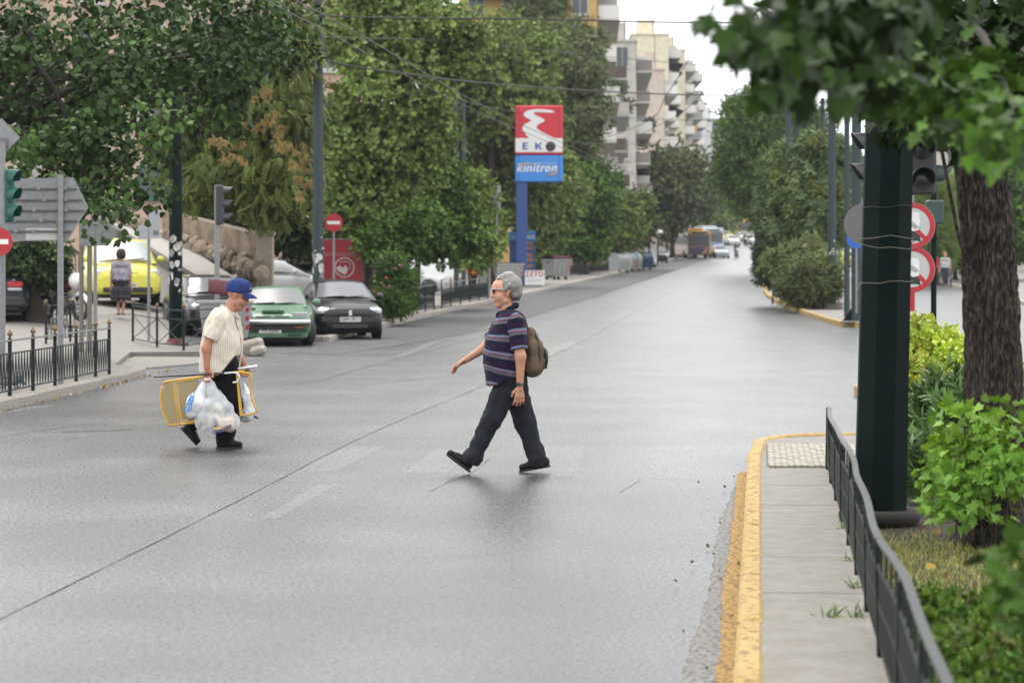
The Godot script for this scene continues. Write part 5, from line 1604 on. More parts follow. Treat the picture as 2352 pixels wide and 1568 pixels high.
func scatter(called: String, mesh: Mesh, m: Material, list: Array, label: String, category: String, parent: Node = null) -> void:
	var mm := MultiMesh.new()
	mm.transform_format = MultiMesh.TRANSFORM_3D
	mm.use_colors = true
	mm.mesh = mesh
	mm.instance_count = list.size()
	for i in list.size():
		mm.set_instance_transform(i, list[i][0])
		mm.set_instance_color(i, list[i][1])
	var o := MultiMeshInstance3D.new()
	o.name = called
	o.multimesh = mm
	o.material_override = m
	(parent if parent else self).add_child(o, true)
	o.set_meta("kind", "stuff")
	if label != "":
		o.set_meta("label", label)
		o.set_meta("category", category)

# ---------------------------------------------------------------- buildings and walls
var win_frame: ArrayMesh
var win_pane: ArrayMesh
var win_sill: ArrayMesh
var win_slat: ArrayMesh

func window_part(t: Node3D, where: Vector3, turn: float, w: float, h: float, glass: Material, fr: Material, shutter := false) -> void:
	if win_frame == null:
		var st := mb()
		for s in [-1, 1]:
			box(st, Vector3(s * 0.47, 0, 0), Vector3(0.06, 1.0, 0.08))
			box(st, Vector3(0, s * 0.475, 0), Vector3(0.88, 0.05, 0.08))
		box(st, Vector3(0, 0, 0.0), Vector3(0.04, 0.9, 0.06))
		win_frame = done(st)
		win_pane = box_mesh(Vector3(0.9, 0.92, 0.02), 0.0, Vector3(0, 0, -0.012))
		win_sill = box_mesh(Vector3(1.12, 0.05, 0.2), 0.0, Vector3(0, -0.53, 0.05))
		st = mb()
		for i in 9:
			box(st, Vector3(0, 0.42 - i * 0.105, 0.0), Vector3(0.88, 0.07, 0.03), Basis(Vector3.RIGHT, 0.5))
		win_slat = done(st)
	var f := part("window", win_frame, fr, t, where, Vector3(0, turn, 0))
	f.scale = Vector3(w, h, 1)
	part("pane", win_slat if shutter else win_pane, fr if shutter else glass, f)
	part("sill", win_sill, fr, f)

# a block whose south face (+z) looks at the camera and whose east face (+x) looks at the avenue
func block(label: String, x0: float, x1: float, d: float, depth: float, floors: int, wall: Color, turn: float, bal: Color, south_windows: bool, group := "apartment blocks on the avenue", awning: Color = Color(0, 0, 0)) -> Node3D:
	var base := Vector3(x1, profile(d) + 0.1, -d)
	var t := thing("apartment_block", label, "building", base, turn, group)
	var h := floors * 3.05 + 0.8
	var wm := grained("wall %s" % label, wall.linear_to_srgb(), 0.9, mats["concrete"].albedo_texture, 1.5, mats["concrete"].detail_albedo, 9.0)
	var w := x1 - x0
	part("wall", box_mesh(Vector3(w, h, depth), 0.0, Vector3(-w / 2, h / 2 - 0.5, -depth / 2)), wm, t)
	part("roof", box_mesh(Vector3(w + 0.3, 0.25, depth + 0.3), 0.0, Vector3(-w / 2, h - 0.375, -depth / 2)), wm, t)
	part("roof_hut", box_mesh(Vector3(w * 0.45, 2.4, depth * 0.3), 0.0, Vector3(-w * 0.55, h + 0.8, -depth * 0.35)), wm, t)
	part("antenna", tube_mesh([Vector3(-w * 0.4, h, -2), Vector3(-w * 0.4, h + 4.0, -2)], 0.04, 5), m_black, t)
	var glass := mat("far glass", lin(0.05, 0.06, 0.065), 0.12)
	var fr := mat("far frame", lin(0.42, 0.42, 0.40), 0.6)
	var sh := mat("green shutter", lin(0.03, 0.11, 0.08), 0.6)
	var bm := mat("balcony %s" % bal.to_html(false), bal.linear_to_srgb(), 0.8)
	var slab_m := mat("balcony slab", lin(0.52, 0.51, 0.48), 0.85)
	for f in range(0, floors):
		var y := f * 3.05 + 0.6
		if f > 0 and south_windows:
			var n := maxi(1, int(w / 2.6))
			for i in n:
				window_part(t, Vector3(-w + (i + 0.5) * w / n, y + 1.25, 0.03), 0.0, 1.25, 1.5 if (i + f) % 3 else 2.1, glass, sh if (i * 5 + f) % 4 == 0 else fr, (i * 3 + f) % 4 == 0)
		var ne := maxi(1, int(depth / 3.2))
		for i in ne:
			window_part(t, Vector3(0.03, y + 1.2, -(i + 0.5) * depth / ne), PI / 2, 1.9, 2.1, glass, fr if (i + f) % 3 else sh, (i + f) % 3 == 0)
		if f > 0:
			var out := 1.45 if f % 2 else 1.7
			var bl := part("balcony", box_mesh(Vector3(out, 0.18, depth * 0.92), 0.0, Vector3(out / 2 + 0.004, y - 0.12, -depth * 0.5)), slab_m, t)
			part("parapet", box_mesh(Vector3(0.09, 1.0, depth * 0.92), 0.0, Vector3(out - 0.05, y + 0.47, -depth * 0.5)), bm if f % 3 else slab_m, bl)
			for s in [0.04, 0.96]:
				part("end_panel", box_mesh(Vector3(out - 0.1, 1.0, 0.08), 0.0, Vector3(out / 2, y + 0.47, -depth * s - 0.003)), bm if (f + int(s)) % 4 else slab_m, bl)
			if f % 2 == 0:
				part("divider", box_mesh(Vector3(out - 0.2, 2.0, 0.08), 0.0, Vector3(out / 2, y + 1.0, -depth * 0.3)), slab_m, bl)
			if awning != Color(0, 0, 0) and f % 2 == 1:
				var st := mb()
				quad(st, Vector3(0.0, y + 2.7, 0.0), Vector3(out + 0.5, y + 2.0, 0.0), Vector3(out + 0.5, y + 2.0, -depth * 0.6), Vector3(0, y + 2.7, -depth * 0.6))
				quad(st, Vector3(out + 0.5, y + 2.0, 0.0), Vector3(out + 0.5, y + 1.75, 0.0), Vector3(out + 0.5, y + 1.75, -depth * 0.6), Vector3(out + 0.5, y + 2.0, -depth * 0.6))
				part("awning", done(st), mat("awning %s" % awning.to_html(false), awning.linear_to_srgb(), 0.8), t)
			if (f * 7) % 3 == 1:
				var plant := [[Vector3(out - 0.2, y + 1.0, -depth * 0.12), 0.5], [Vector3(out - 0.2, y + 0.9, -depth * 0.25), 0.45]]
				foliage(t, "balcony_plant", sp_round, leaf_mat("foliage"), plant, 26, 0.4, 0.6, [Color(0.06, 0.09, 0.03), Color(0.09, 0.12, 0.04)], 0.1)
	return t

func build_buildings() -> void:
	var white := Color(0.62, 0.62, 0.59)
	var brown := Color(0.13, 0.10, 0.085)
	block("peach apartment block behind the corner trees", -26.0, -6.6, 112.0, 14.0, 6, Color(0.50, 0.36, 0.28), 0.0, white, true)
	var t := block("ochre apartment block with scalloped awnings over the treetops", -4.0, 6.4, 186.0, 20.0, 9, Color(0.52, 0.34, 0.13), -0.03, white, true)
	var st := mb()
	for f in [5, 6]:
		for i in 12:
			var x := -9.6 + i * 0.62
			var y: float = f * 3.05 + 3.0
			quad(st, Vector3(x, y, 0.0), Vector3(x + 0.62, y, 0.0), Vector3(x + 0.62, y - 0.8, 1.3), Vector3(x, y - 0.8, 1.3))
			plate(st, PackedVector2Array([Vector2(x, y - 0.8), Vector2(x, y - 1.0), Vector2(x + 0.31, y - 1.12), Vector2(x + 0.62, y - 1.0), Vector2(x + 0.62, y - 0.8)]), 1.29, 1.31)
	part("awning", done(st), mat("awning cream", lin(0.5, 0.46, 0.38), 0.85), t)
	block("white apartment block with stepped balconies beside the gum tree", 5.2, 8.2, 208.0, 26.0, 6, Color(0.60, 0.59, 0.56), -0.03, brown, true)
	block("grey apartment block with brown balcony fronts in a tall stack", 9.6, 12.3, 246.0, 30.0, 7, Color(0.46, 0.44, 0.40), -0.03, Color(0.20, 0.17, 0.155), true)
	block("pink walled lower block in front of the cream gable", 15.6, 18.2, 296.0, 20.0, 7, Color(0.56, 0.47, 0.40), 0.0, white, false)
	block("cream apartment block with a blank gable and roof terrace", 15.8, 20.6, 326.0, 24.0, 9, Color(0.68, 0.62, 0.47), 0.0, white, false, "apartment blocks on the avenue", Color(0.05, 0.05, 0.055))
	block("narrow pale yellow block behind the cream gable", 21.2, 25.3, 362.0, 24.0, 9, Color(0.58, 0.53, 0.40), 0.0, white, false)
	block("grey block with dark window bands, last of the tall ones", 25.6, 28.6, 392.0, 24.0, 9, Color(0.36, 0.34, 0.33), 0.0, Color(0.3, 0.3, 0.3), true)
	block("orange sliver of a block behind the grey one", 30.0, 32.4, 434.0, 20.0, 8, Color(0.55, 0.32, 0.14), 0.0, white, true)
	block("distant white block with blue awnings above the wide dark tree", 33.6, 40.2, 470.0, 20.0, 7, Color(0.56, 0.57, 0.58), 0.0, Color(0.45, 0.47, 0.5), true, "apartment blocks on the avenue", Color(0.07, 0.16, 0.34))
	block("farthest pale block closing the avenue", 41.5, 52.0, 520.0, 20.0, 6, Color(0.52, 0.50, 0.47), 0.0, white, true)
	block("pale block on the east side behind the avenue trees", 30.0, 46.0, 175.0, 24.0, 5, Color(0.46, 0.44, 0.40), 0.0, white, true, "apartment blocks on the avenue")

	# ramp and its walls
	var wallm := grained("ochre render", lin(0.25, 0.195, 0.135), 0.92, mats["concrete"].albedo_texture, 1.2, noise_tex(256, 0.02, lin(0.55, 0.5, 0.46), lin(1, 1, 1), 61, 5), 3.0)
	t = thing("ramp_wall", "stained ochre concrete wall with sloping coping above the stone rubble", "wall", at(628, 640, 71))
	var o: Vector3 = t.position
	var p0 := at(590, 540, 71.5) - o
	var p1 := at(372, 486, 79.0) - o
	var th := Vector3(0.12, 0, -0.25)
	st = mb()
	loft(st, [PackedVector3Array([p1 + Vector3(0, -4, 0), p1 + Vector3(0, -4, 0) + th, p1 + th, p1]), PackedVector3Array([p0 + Vector3(0, -2.6, 0), p0 + Vector3(0, -2.6, 0) + th, p0 + th, p0])])
	part("wall_face", done(st), wallm, t)
	st = mb()
	var cw := Vector3(0.05, 0, 0.06)
	loft(st, [PackedVector3Array([p1 + cw, p1 + th - cw, p1 + th - cw + Vector3(0, 0.09, 0), p1 + cw + Vector3(0, 0.09, 0)]), PackedVector3Array([p0 + cw, p0 + th - cw, p0 + th - cw + Vector3(0, 0.09, 0), p0 + cw + Vector3(0, 0.09, 0)])])
	var cop := grained("coping", lin(0.36, 0.31, 0.245), 0.9, mats["concrete"].albedo_texture, 0.6, mats["concrete"].detail_albedo, 1.6)
	part("coping", done(st), cop, t)
	var pier := at(609, 600, 71.0) - o
	part("pier", box_mesh(Vector3(0.46, 2.6, 0.42), 0.02, Vector3(pier.x, pier.y - 0.55, pier.z)), cop, t)
	part("pier_cap", box_mesh(Vector3(0.56, 0.12, 0.52), 0.03, Vector3(pier.x, pier.y + 0.79, pier.z)), cop, t)
	var r0 := at(470, 660, 66.0)
	var r1 := at(545, 640, 70.0)
	var r2 := at(330, 505, 84.0)
	var r3 := at(215, 500, 84.0)
	st = mb()
	loft(st, [PackedVector3Array([r0, r1, r1 + Vector3(0, -1, 0), r0 + Vector3(0, -1, 0)]), PackedVector3Array([r3, r2, r2 + Vector3(0, -3, 0), r3 + Vector3(0, -3, 0)])])
	struct("ramp_path", done(st), grained("ramp concrete", lin(0.33, 0.31, 0.29), 0.85, mats["concrete"].albedo_texture, 0.8, mats["concrete"].detail_albedo, 2.4))
	t = thing("ramp_kerb", "dark kerb beam edging the ramp path behind the yellow taxi", "kerb", r0)
	st = mb()
	box(st, (r3 - r0) / 2.0 + Vector3(0, 0.0, 0.1), Vector3(0.2, 0.3, (r3 - r0).length()), frame_of(r3 - r0), 0.02)
	part("beam", done(st), mat("dark beam", lin(0.07, 0.065, 0.06), 0.9), t)
	# rubble edge, stone by stone
	var stone_m := []
	for i in 4:
		stone_m.append(grained("rubble %d" % i, [lin(0.24, 0.185, 0.135), lin(0.20, 0.155, 0.12), lin(0.29, 0.235, 0.18), lin(0.17, 0.14, 0.115)][i], 0.95, mats["concrete"].albedo_texture, 0.25, mats["concrete"].detail_albedo, 0.7))
	var rock := []
	for v in 5:
		st = mb()
		var rings := []
		for q in [[-0.5, 0.3], [-0.3, 0.48], [0.15, 0.5], [0.4, 0.38], [0.5, 0.2]]:
			var ring := PackedVector3Array()
			for j in 7:
				var a := TAU * j / 7.0
				ring.append(Vector3(cos(a) * q[1] * rng.randf_range(0.8, 1.15), q[0] * rng.randf_range(0.9, 1.1), sin(a) * q[1] * rng.randf_range(0.8, 1.15)))
			rings.append(ring)
		loft(st, rings)
		rock.append(done(st))
	var root := thing("rubble_wall", "low rough stone rubble bank along the ramp under the ochre wall", "wall", at(590, 640, 70.0))
	for i in 120:
		var f := rng.randf()
		var p := at(lerpf(600, 268, f), lerpf(622, 500, f) + rng.randf_range(-12, 16), lerpf(70.2, 83.0, f) + rng.randf_range(-0.2, 0.2)) - root.position
		var s := part("stone", rock[i % 5], stone_m[i % 4], root, p, Vector3(rng.randf() * 3, rng.randf() * 6, rng.randf() * 3))
		s.scale = Vector3(rng.randf_range(0.28, 0.55), rng.randf_range(0.22, 0.4), rng.randf_range(0.3, 0.5))
	st = mb()
	var b0 := at(600, 650, 70.6) - root.position
	var b1 := at(268, 520, 83.4) - root.position
	loft(st, [PackedVector3Array([b0, b0 + Vector3(0, -1.5, 0), b0 + Vector3(0.2, -1.5, -0.4), b0 + Vector3(0.2, 0, -0.4)]), PackedVector3Array([b1, b1 + Vector3(0, -3, 0), b1 + Vector3(0.2, -3, -0.4), b1 + Vector3(0.2, 0, -0.4)])])
	part("core", done(st), stone_m[3], root)
	# low masonry wall behind the cars
	root = thing("stone_wall", "low field stone wall with flat coping behind the green sedan", "wall", on_ground(676, 73, 0.1))
	var wx := 1.45
	part("core", box_mesh(Vector3(wx, 0.62, 0.3), 0.0, Vector3(0, 0.25, -0.2)), stone_m[1], root)
	part("coping", box_mesh(Vector3(wx + 0.06, 0.09, 0.5), 0.015, Vector3(0, 0.62, -0.15)), cop, root)
	for i in 9:
		for j in 4:
			var s := part("stone", rock[(i + j) % 5], stone_m[(i * 3 + j) % 4], root, Vector3(-0.64 + i * 0.16 + rng.randf_range(-0.03, 0.03), 0.07 + j * 0.14, -0.05), Vector3(rng.randf() * 0.5, rng.randf() * 6, rng.randf_range(-0.4, 0.4)))
			s.scale = Vector3(rng.randf_range(0.16, 0.2), rng.randf_range(0.13, 0.16), 0.16)
	# masonry planter behind the motorcycle, with pale steps
	root = thing("planter_wall", "pale rubble planter wall with dark coping behind the motorcycle", "wall", on_ground(125, 61.5, 0.05))
	part("core", box_mesh(Vector3(1.0, 0.72, 0.5), 0.0, Vector3(0, 0.36, -0.3)), stone_m[2], root)
	part("coping", box_mesh(Vector3(1.1, 0.16, 0.62), 0.02, Vector3(0, 0.80, -0.3)), mats["dark beam"], root)
	for i in 6:
		for j in 5:
			var s := part("stone", rock[(i + j * 2) % 5], stone_m[(i + j) % 3], root, Vector3(-0.42 + i * 0.165, 0.08 + j * 0.145, -0.06), Vector3(rng.randf() * 0.4, rng.randf() * 6, rng.randf_range(-0.3, 0.3)))
			s.scale = Vector3(0.18, 0.15, 0.14)
	for i in 9:
		part("fence_bar", box_mesh(Vector3(0.02, 0.6, 0.02), 0.0, Vector3(-0.1 + i * 0.08, 1.15, -0.3)), m_black, root)
	part("fence_rail", box_mesh(Vector3(0.75, 0.03, 0.03), 0.0, Vector3(0.2, 1.44, -0.3)), m_black, root)
	for i in 2:
		tag(part(numbered("pale_block"), box_mesh(Vector3(0.5 + 0.3 * i, 0.26, 0.4), 0.01), grained("pale block", lin(0.5, 0.47, 0.42), 0.9, mats["concrete"].albedo_texture, 0.4), self, on_ground(100 + 16 * i, 59.0 - 1.0 * i, 0.12 - 0.12 * i)), ["pale concrete step block beside the leaning trunk", "longer pale step block in front, below the motorcycle"][i], "stone block")
	# dense dark growth behind the wall
	var base := on_ground(600, 86, 1.0)
	t = thing("ivy_bank", "mass of dark ivy overhanging the concrete ramp wall", "ivy", base)
	foliage(t, "leaves", sp_round, leaf_mat("foliage"), balls_in([[600, 470, 130, 80, 84, 1.0], [690, 520, 60, 60, 82, 0.8], [480, 440, 60, 50, 86, 0.8]], 130, 0.5, 0.8, base), 34, 0.32, 0.5, [Color(0.022, 0.04, 0.015), Color(0.035, 0.06, 0.02), Color(0.05, 0.085, 0.028)], 0.4)

# ---------------------------------------------------------------- vehicles
func hull_ring(z: float, w: float, y0: float, y1: float) -> PackedVector3Array:
	var h := y1 - y0
	var half := [[0.0, 0.0], [0.86, 0.0], [0.97, 0.10], [1.0, 0.34], [1.0, 0.58], [0.97, 0.78], [0.90, 0.92], [0.74, 0.985], [0.4, 1.01], [0.0, 1.02]]
	var r := PackedVector3Array()
	for p in half:
		r.append(Vector3(p[0] * w, y0 + p[1] * h, z))
	for i in range(half.size() - 2, 0, -1):
		r.append(Vector3(-half[i][0] * w, y0 + half[i][1] * h, z))
	return r

func cabin_ring(z: float, w: float, wb: float, y0: float, y1: float) -> PackedVector3Array:
	var r := PackedVector3Array()
	var pts := [[wb, 0.0], [lerpf(wb, w, 0.5), 0.5], [lerpf(wb, w, 0.9), 0.88], [w * 0.9, 0.97], [w * 0.6, 1.0], [0.0, 1.02]]
	for p in pts:
		r.append(Vector3(p[0], lerpf(y0, y1, p[1]), z))
	for i in range(pts.size() - 2, -1, -1):
		r.append(Vector3(-pts[i][0], lerpf(y0, y1, pts[i][1]), z))
	return r

var wheel_tyre: ArrayMesh
var wheel_rim: ArrayMesh

func wheel(t: Node3D, where: Vector3, r: float, steer := 0.0) -> void:
	if wheel_tyre == null:
		var st := mb()
		var b := Basis(Vector3.BACK, PI / 2)
		lathe(st, [Vector2(0.62, -0.30), Vector2(0.9, -0.33), Vector2(1.0, -0.24), Vector2(1.0, 0.24), Vector2(0.9, 0.33), Vector2(0.62, 0.30)], 22, b)
		wheel_tyre = done(st)
		st = mb()
		lathe(st, [Vector2(0.05, -0.29), Vector2(0.2, -0.30), Vector2(0.34, -0.22), Vector2(0.55, -0.25), Vector2(0.63, -0.30), Vector2(0.63, 0.30), Vector2(0.55, 0.25), Vector2(0.34, 0.22), Vector2(0.2, 0.30), Vector2(0.05, 0.29)], 18, b)
		for i in 5:
			var a := TAU * i / 5.0
			for s in [-1, 1]:
				box(st, Vector3(s * 0.285, cos(a) * 0.36, sin(a) * 0.36), Vector3(0.03, 0.42, 0.12), Basis(Vector3.RIGHT, a))
		wheel_rim = done(st)
	var w := part("wheel", wheel_tyre, m_rubber, t, where, Vector3(0, steer, 0))
	w.scale = Vector3.ONE * r
	part("rim", wheel_rim, mat("alloy", lin(0.3, 0.3, 0.31), 0.4, 0.6), w)

func glass_panel(t: Node3D, called: String, a: Vector3, b: Vector3, c: Vector3, d: Vector3, m: Material, bulge := 0.02) -> MeshInstance3D:  # a b lower, c d upper
	var st := mb()
	st.set_smooth_group(1)
	var n := (b - a).cross(d - a).normalized()
	var g := 6
	for i in g:
		for j in 3:
			var q := []
			for k in [[i, j], [i + 1, j], [i + 1, j + 1], [i, j + 1]]:
				var u := float(k[0]) / g
				var v := float(k[1]) / 3.0
				q.append(a.lerp(b, u).lerp(d.lerp(c, u), v) + n * (0.006 + bulge * sin(PI * u)))
			quad(st, q[3], q[2], q[1], q[0])
	return part(called, done(st), m, t)

# p: len, w, h, belt, hood, nose, screen z0 y0, roof z1, roof z2, rear z3 y3, roof half width, wheel radius, axles
func car(label: String, category: String, called: String, where: Vector3, turn: float, paint: StandardMaterial3D, p: Dictionary, group := "parked cars") -> Node3D:
	var t := thing(called, label, category, where, turn, group)
	var L: float = p.len / 2.0
	var W: float = p.w / 2.0
	var st := mb()
	var rings := []
	for s in p.stations:
		rings.append(hull_ring(s[0], s[1] * W, s[2], s[3]))
	loft(st, rings, true, true, 1)
	part("body", done(st), paint, t)
	# cabin: rings from screen base to rear base
	st = mb()
	rings = []
	var rw: float = p.roof_w
	for s in p.cabin:
		rings.append(cabin_ring(s[0], rw * s[2], W * 0.9, p.belt - 0.08, s[1]))
	loft(st, rings, false, false, 1)
	part("roof", done(st), paint, t)
	var glass: Material = p.get("glass", mat("car glass", lin(0.035, 0.04, 0.045), 0.06))
	var dark := mat("car glass dark", lin(0.012, 0.014, 0.015), 0.08)
	var c0: Array = p.cabin[0]
	var c1: Array = p.cabin[1]
	var c2: Array = p.cabin[p.cabin.size() - 2]
	var c3: Array = p.cabin[p.cabin.size() - 1]
	var bw := W * 0.86
	# each screen keeps a painted margin round it
	var up := func(f: float, u: float, z0: float, y0: float, z1: float, y1: float, w0: float, w1: float) -> Vector3:
		return Vector3(u * lerpf(w0, w1, f), lerpf(y0, y1, f), lerpf(z0, z1, f))
	var ws := glass_panel(t, "windscreen", up.call(0.12, -0.97, c0[0], c0[1], c1[0], c1[1], bw, rw * 0.93), up.call(0.12, 0.97, c0[0], c0[1], c1[0], c1[1], bw, rw * 0.93), up.call(0.93, 0.95, c0[0], c0[1], c1[0], c1[1], bw, rw * 0.93), up.call(0.93, -0.95, c0[0], c0[1], c1[0], c1[1], bw, rw * 0.93), glass, 0.03)
	for s in [-0.35, 0.35]:
		part("wiper", tube_mesh([up.call(0.10, s - 0.3, c0[0], c0[1], c1[0], c1[1], bw, rw) + Vector3(0, 0.03, 0.05), up.call(0.16, s + 0.35, c0[0], c0[1], c1[0], c1[1], bw, rw) + Vector3(0, 0.03, 0.06)], 0.012, 5), m_black, ws)
	glass_panel(t, "rear_window", up.call(0.25, 0.9, c3[0], c3[1], c2[0], c2[1], bw, rw * 0.93), up.call(0.25, -0.9, c3[0], c3[1], c2[0], c2[1], bw, rw * 0.93), up.call(0.9, -0.9, c3[0], c3[1], c2[0], c2[1], bw, rw * 0.93), up.call(0.9, 0.9, c3[0], c3[1], c2[0], c2[1], bw, rw * 0.93), dark, 0.02)
	for s in [-1.0, 1.0]:
		var x0: float = s * (W * 0.90 + 0.004)
		var x1: float = s * (rw * 0.93 + W * 0.02)
		var y0: float = p.belt + 0.03
		var y1: float = c1[1] - 0.13
		var k = (y0 - p.belt + 0.08) / (c1[1] - p.belt + 0.08)
		var xa := lerpf(x0, x1, k)
		var split: float = p.get("split", (c1[0] + c2[0]) / 2.0)
		var zf := lerpf(c0[0], c1[0], 0.35)
		var zr := lerpf(c3[0], c2[0], 0.4)
		var gl := [[Vector3(xa, y0, zf - 0.02), Vector3(xa, y0, split + 0.05), Vector3(x1, y1, split + 0.05), Vector3(x1, y1, c1[0] - 0.02)], [Vector3(xa, y0, split - 0.05), Vector3(xa, y0, zr), Vector3(x1, y1, c2[0] + 0.05), Vector3(x1, y1, split - 0.05)]]
		for q in gl:
			if s > 0:
				glass_panel(t, "side_window", q[0], q[1], q[2], q[3], dark, 0.012)
			else:
				glass_panel(t, "side_window", q[1], q[0], q[3], q[2], dark, 0.012)
		# mirror
		st = mb()
		lathe(st, [Vector2(0.02, -0.1), Vector2(0.07, -0.07), Vector2(0.085, 0.0), Vector2(0.07, 0.07), Vector2(0.02, 0.1)], 10, Basis(Vector3(0, 0, 1), PI / 2))
		part("mirror", done(st), p.get("mirror_m", paint), t, Vector3(s * (W + 0.1), p.belt + 0.10, zf - 0.15))
		# arches and wheels
		for z in p.axles:
			st = mb()
			lathe(st, [Vector2(0.01, 0.0), Vector2(p.wr * 1.18, 0.0), Vector2(p.wr * 1.18, 0.05), Vector2(0.01, 0.05)], 22, Basis(Vector3.BACK, s * -PI / 2))
			part("wheel_arch", done(st), m_black, t, Vector3(s * (W - 0.045), p.wr * 1.04, z))
			wheel(t, Vector3(s * (W - 0.09), p.wr, z), p.wr, p.get("steer", 0.0) if z > 0 else 0.0)
	part("undertray", box_mesh(Vector3(W * 1.6, 0.12, p.len * 0.86), 0.02, Vector3(0, 0.2, 0)), m_black, t)
	# face and tail: [name, material, centre, size, chamfer]
	for f in p.get("bits", []):
		var o := part(f[0], box_mesh(f[3], f[4] if f.size() > 4 else 0.01), f[1], t, f[2])
		if f.size() > 5:
			o.rotation.y = f[5]
	return t

func plate_text(t: Node3D, s: String, where: Vector3, turn := 0.0) -> void:
	var pl := part("licence_plate", box_mesh(Vector3(0.5, 0.115, 0.012), 0.0), mat("plate white", lin(0.55, 0.55, 0.53), 0.5), t, where, Vector3(0, turn, 0))
	text_part("lettering", s, 0.085, m_black, pl, Vector3(0, 0, 0.007), 0.002, "Droid Sans", true, 0.85)

func car_paint(key: String, c: Color, metal := 0.3, rough := 0.3) -> StandardMaterial3D:
	var m := mat(key, c.linear_to_srgb(), rough, metal)
	m.clearcoat_enabled = true
	m.metallic_specular = 0.3
	m.clearcoat = 0.3
	m.clearcoat_roughness = 0.06
	return m

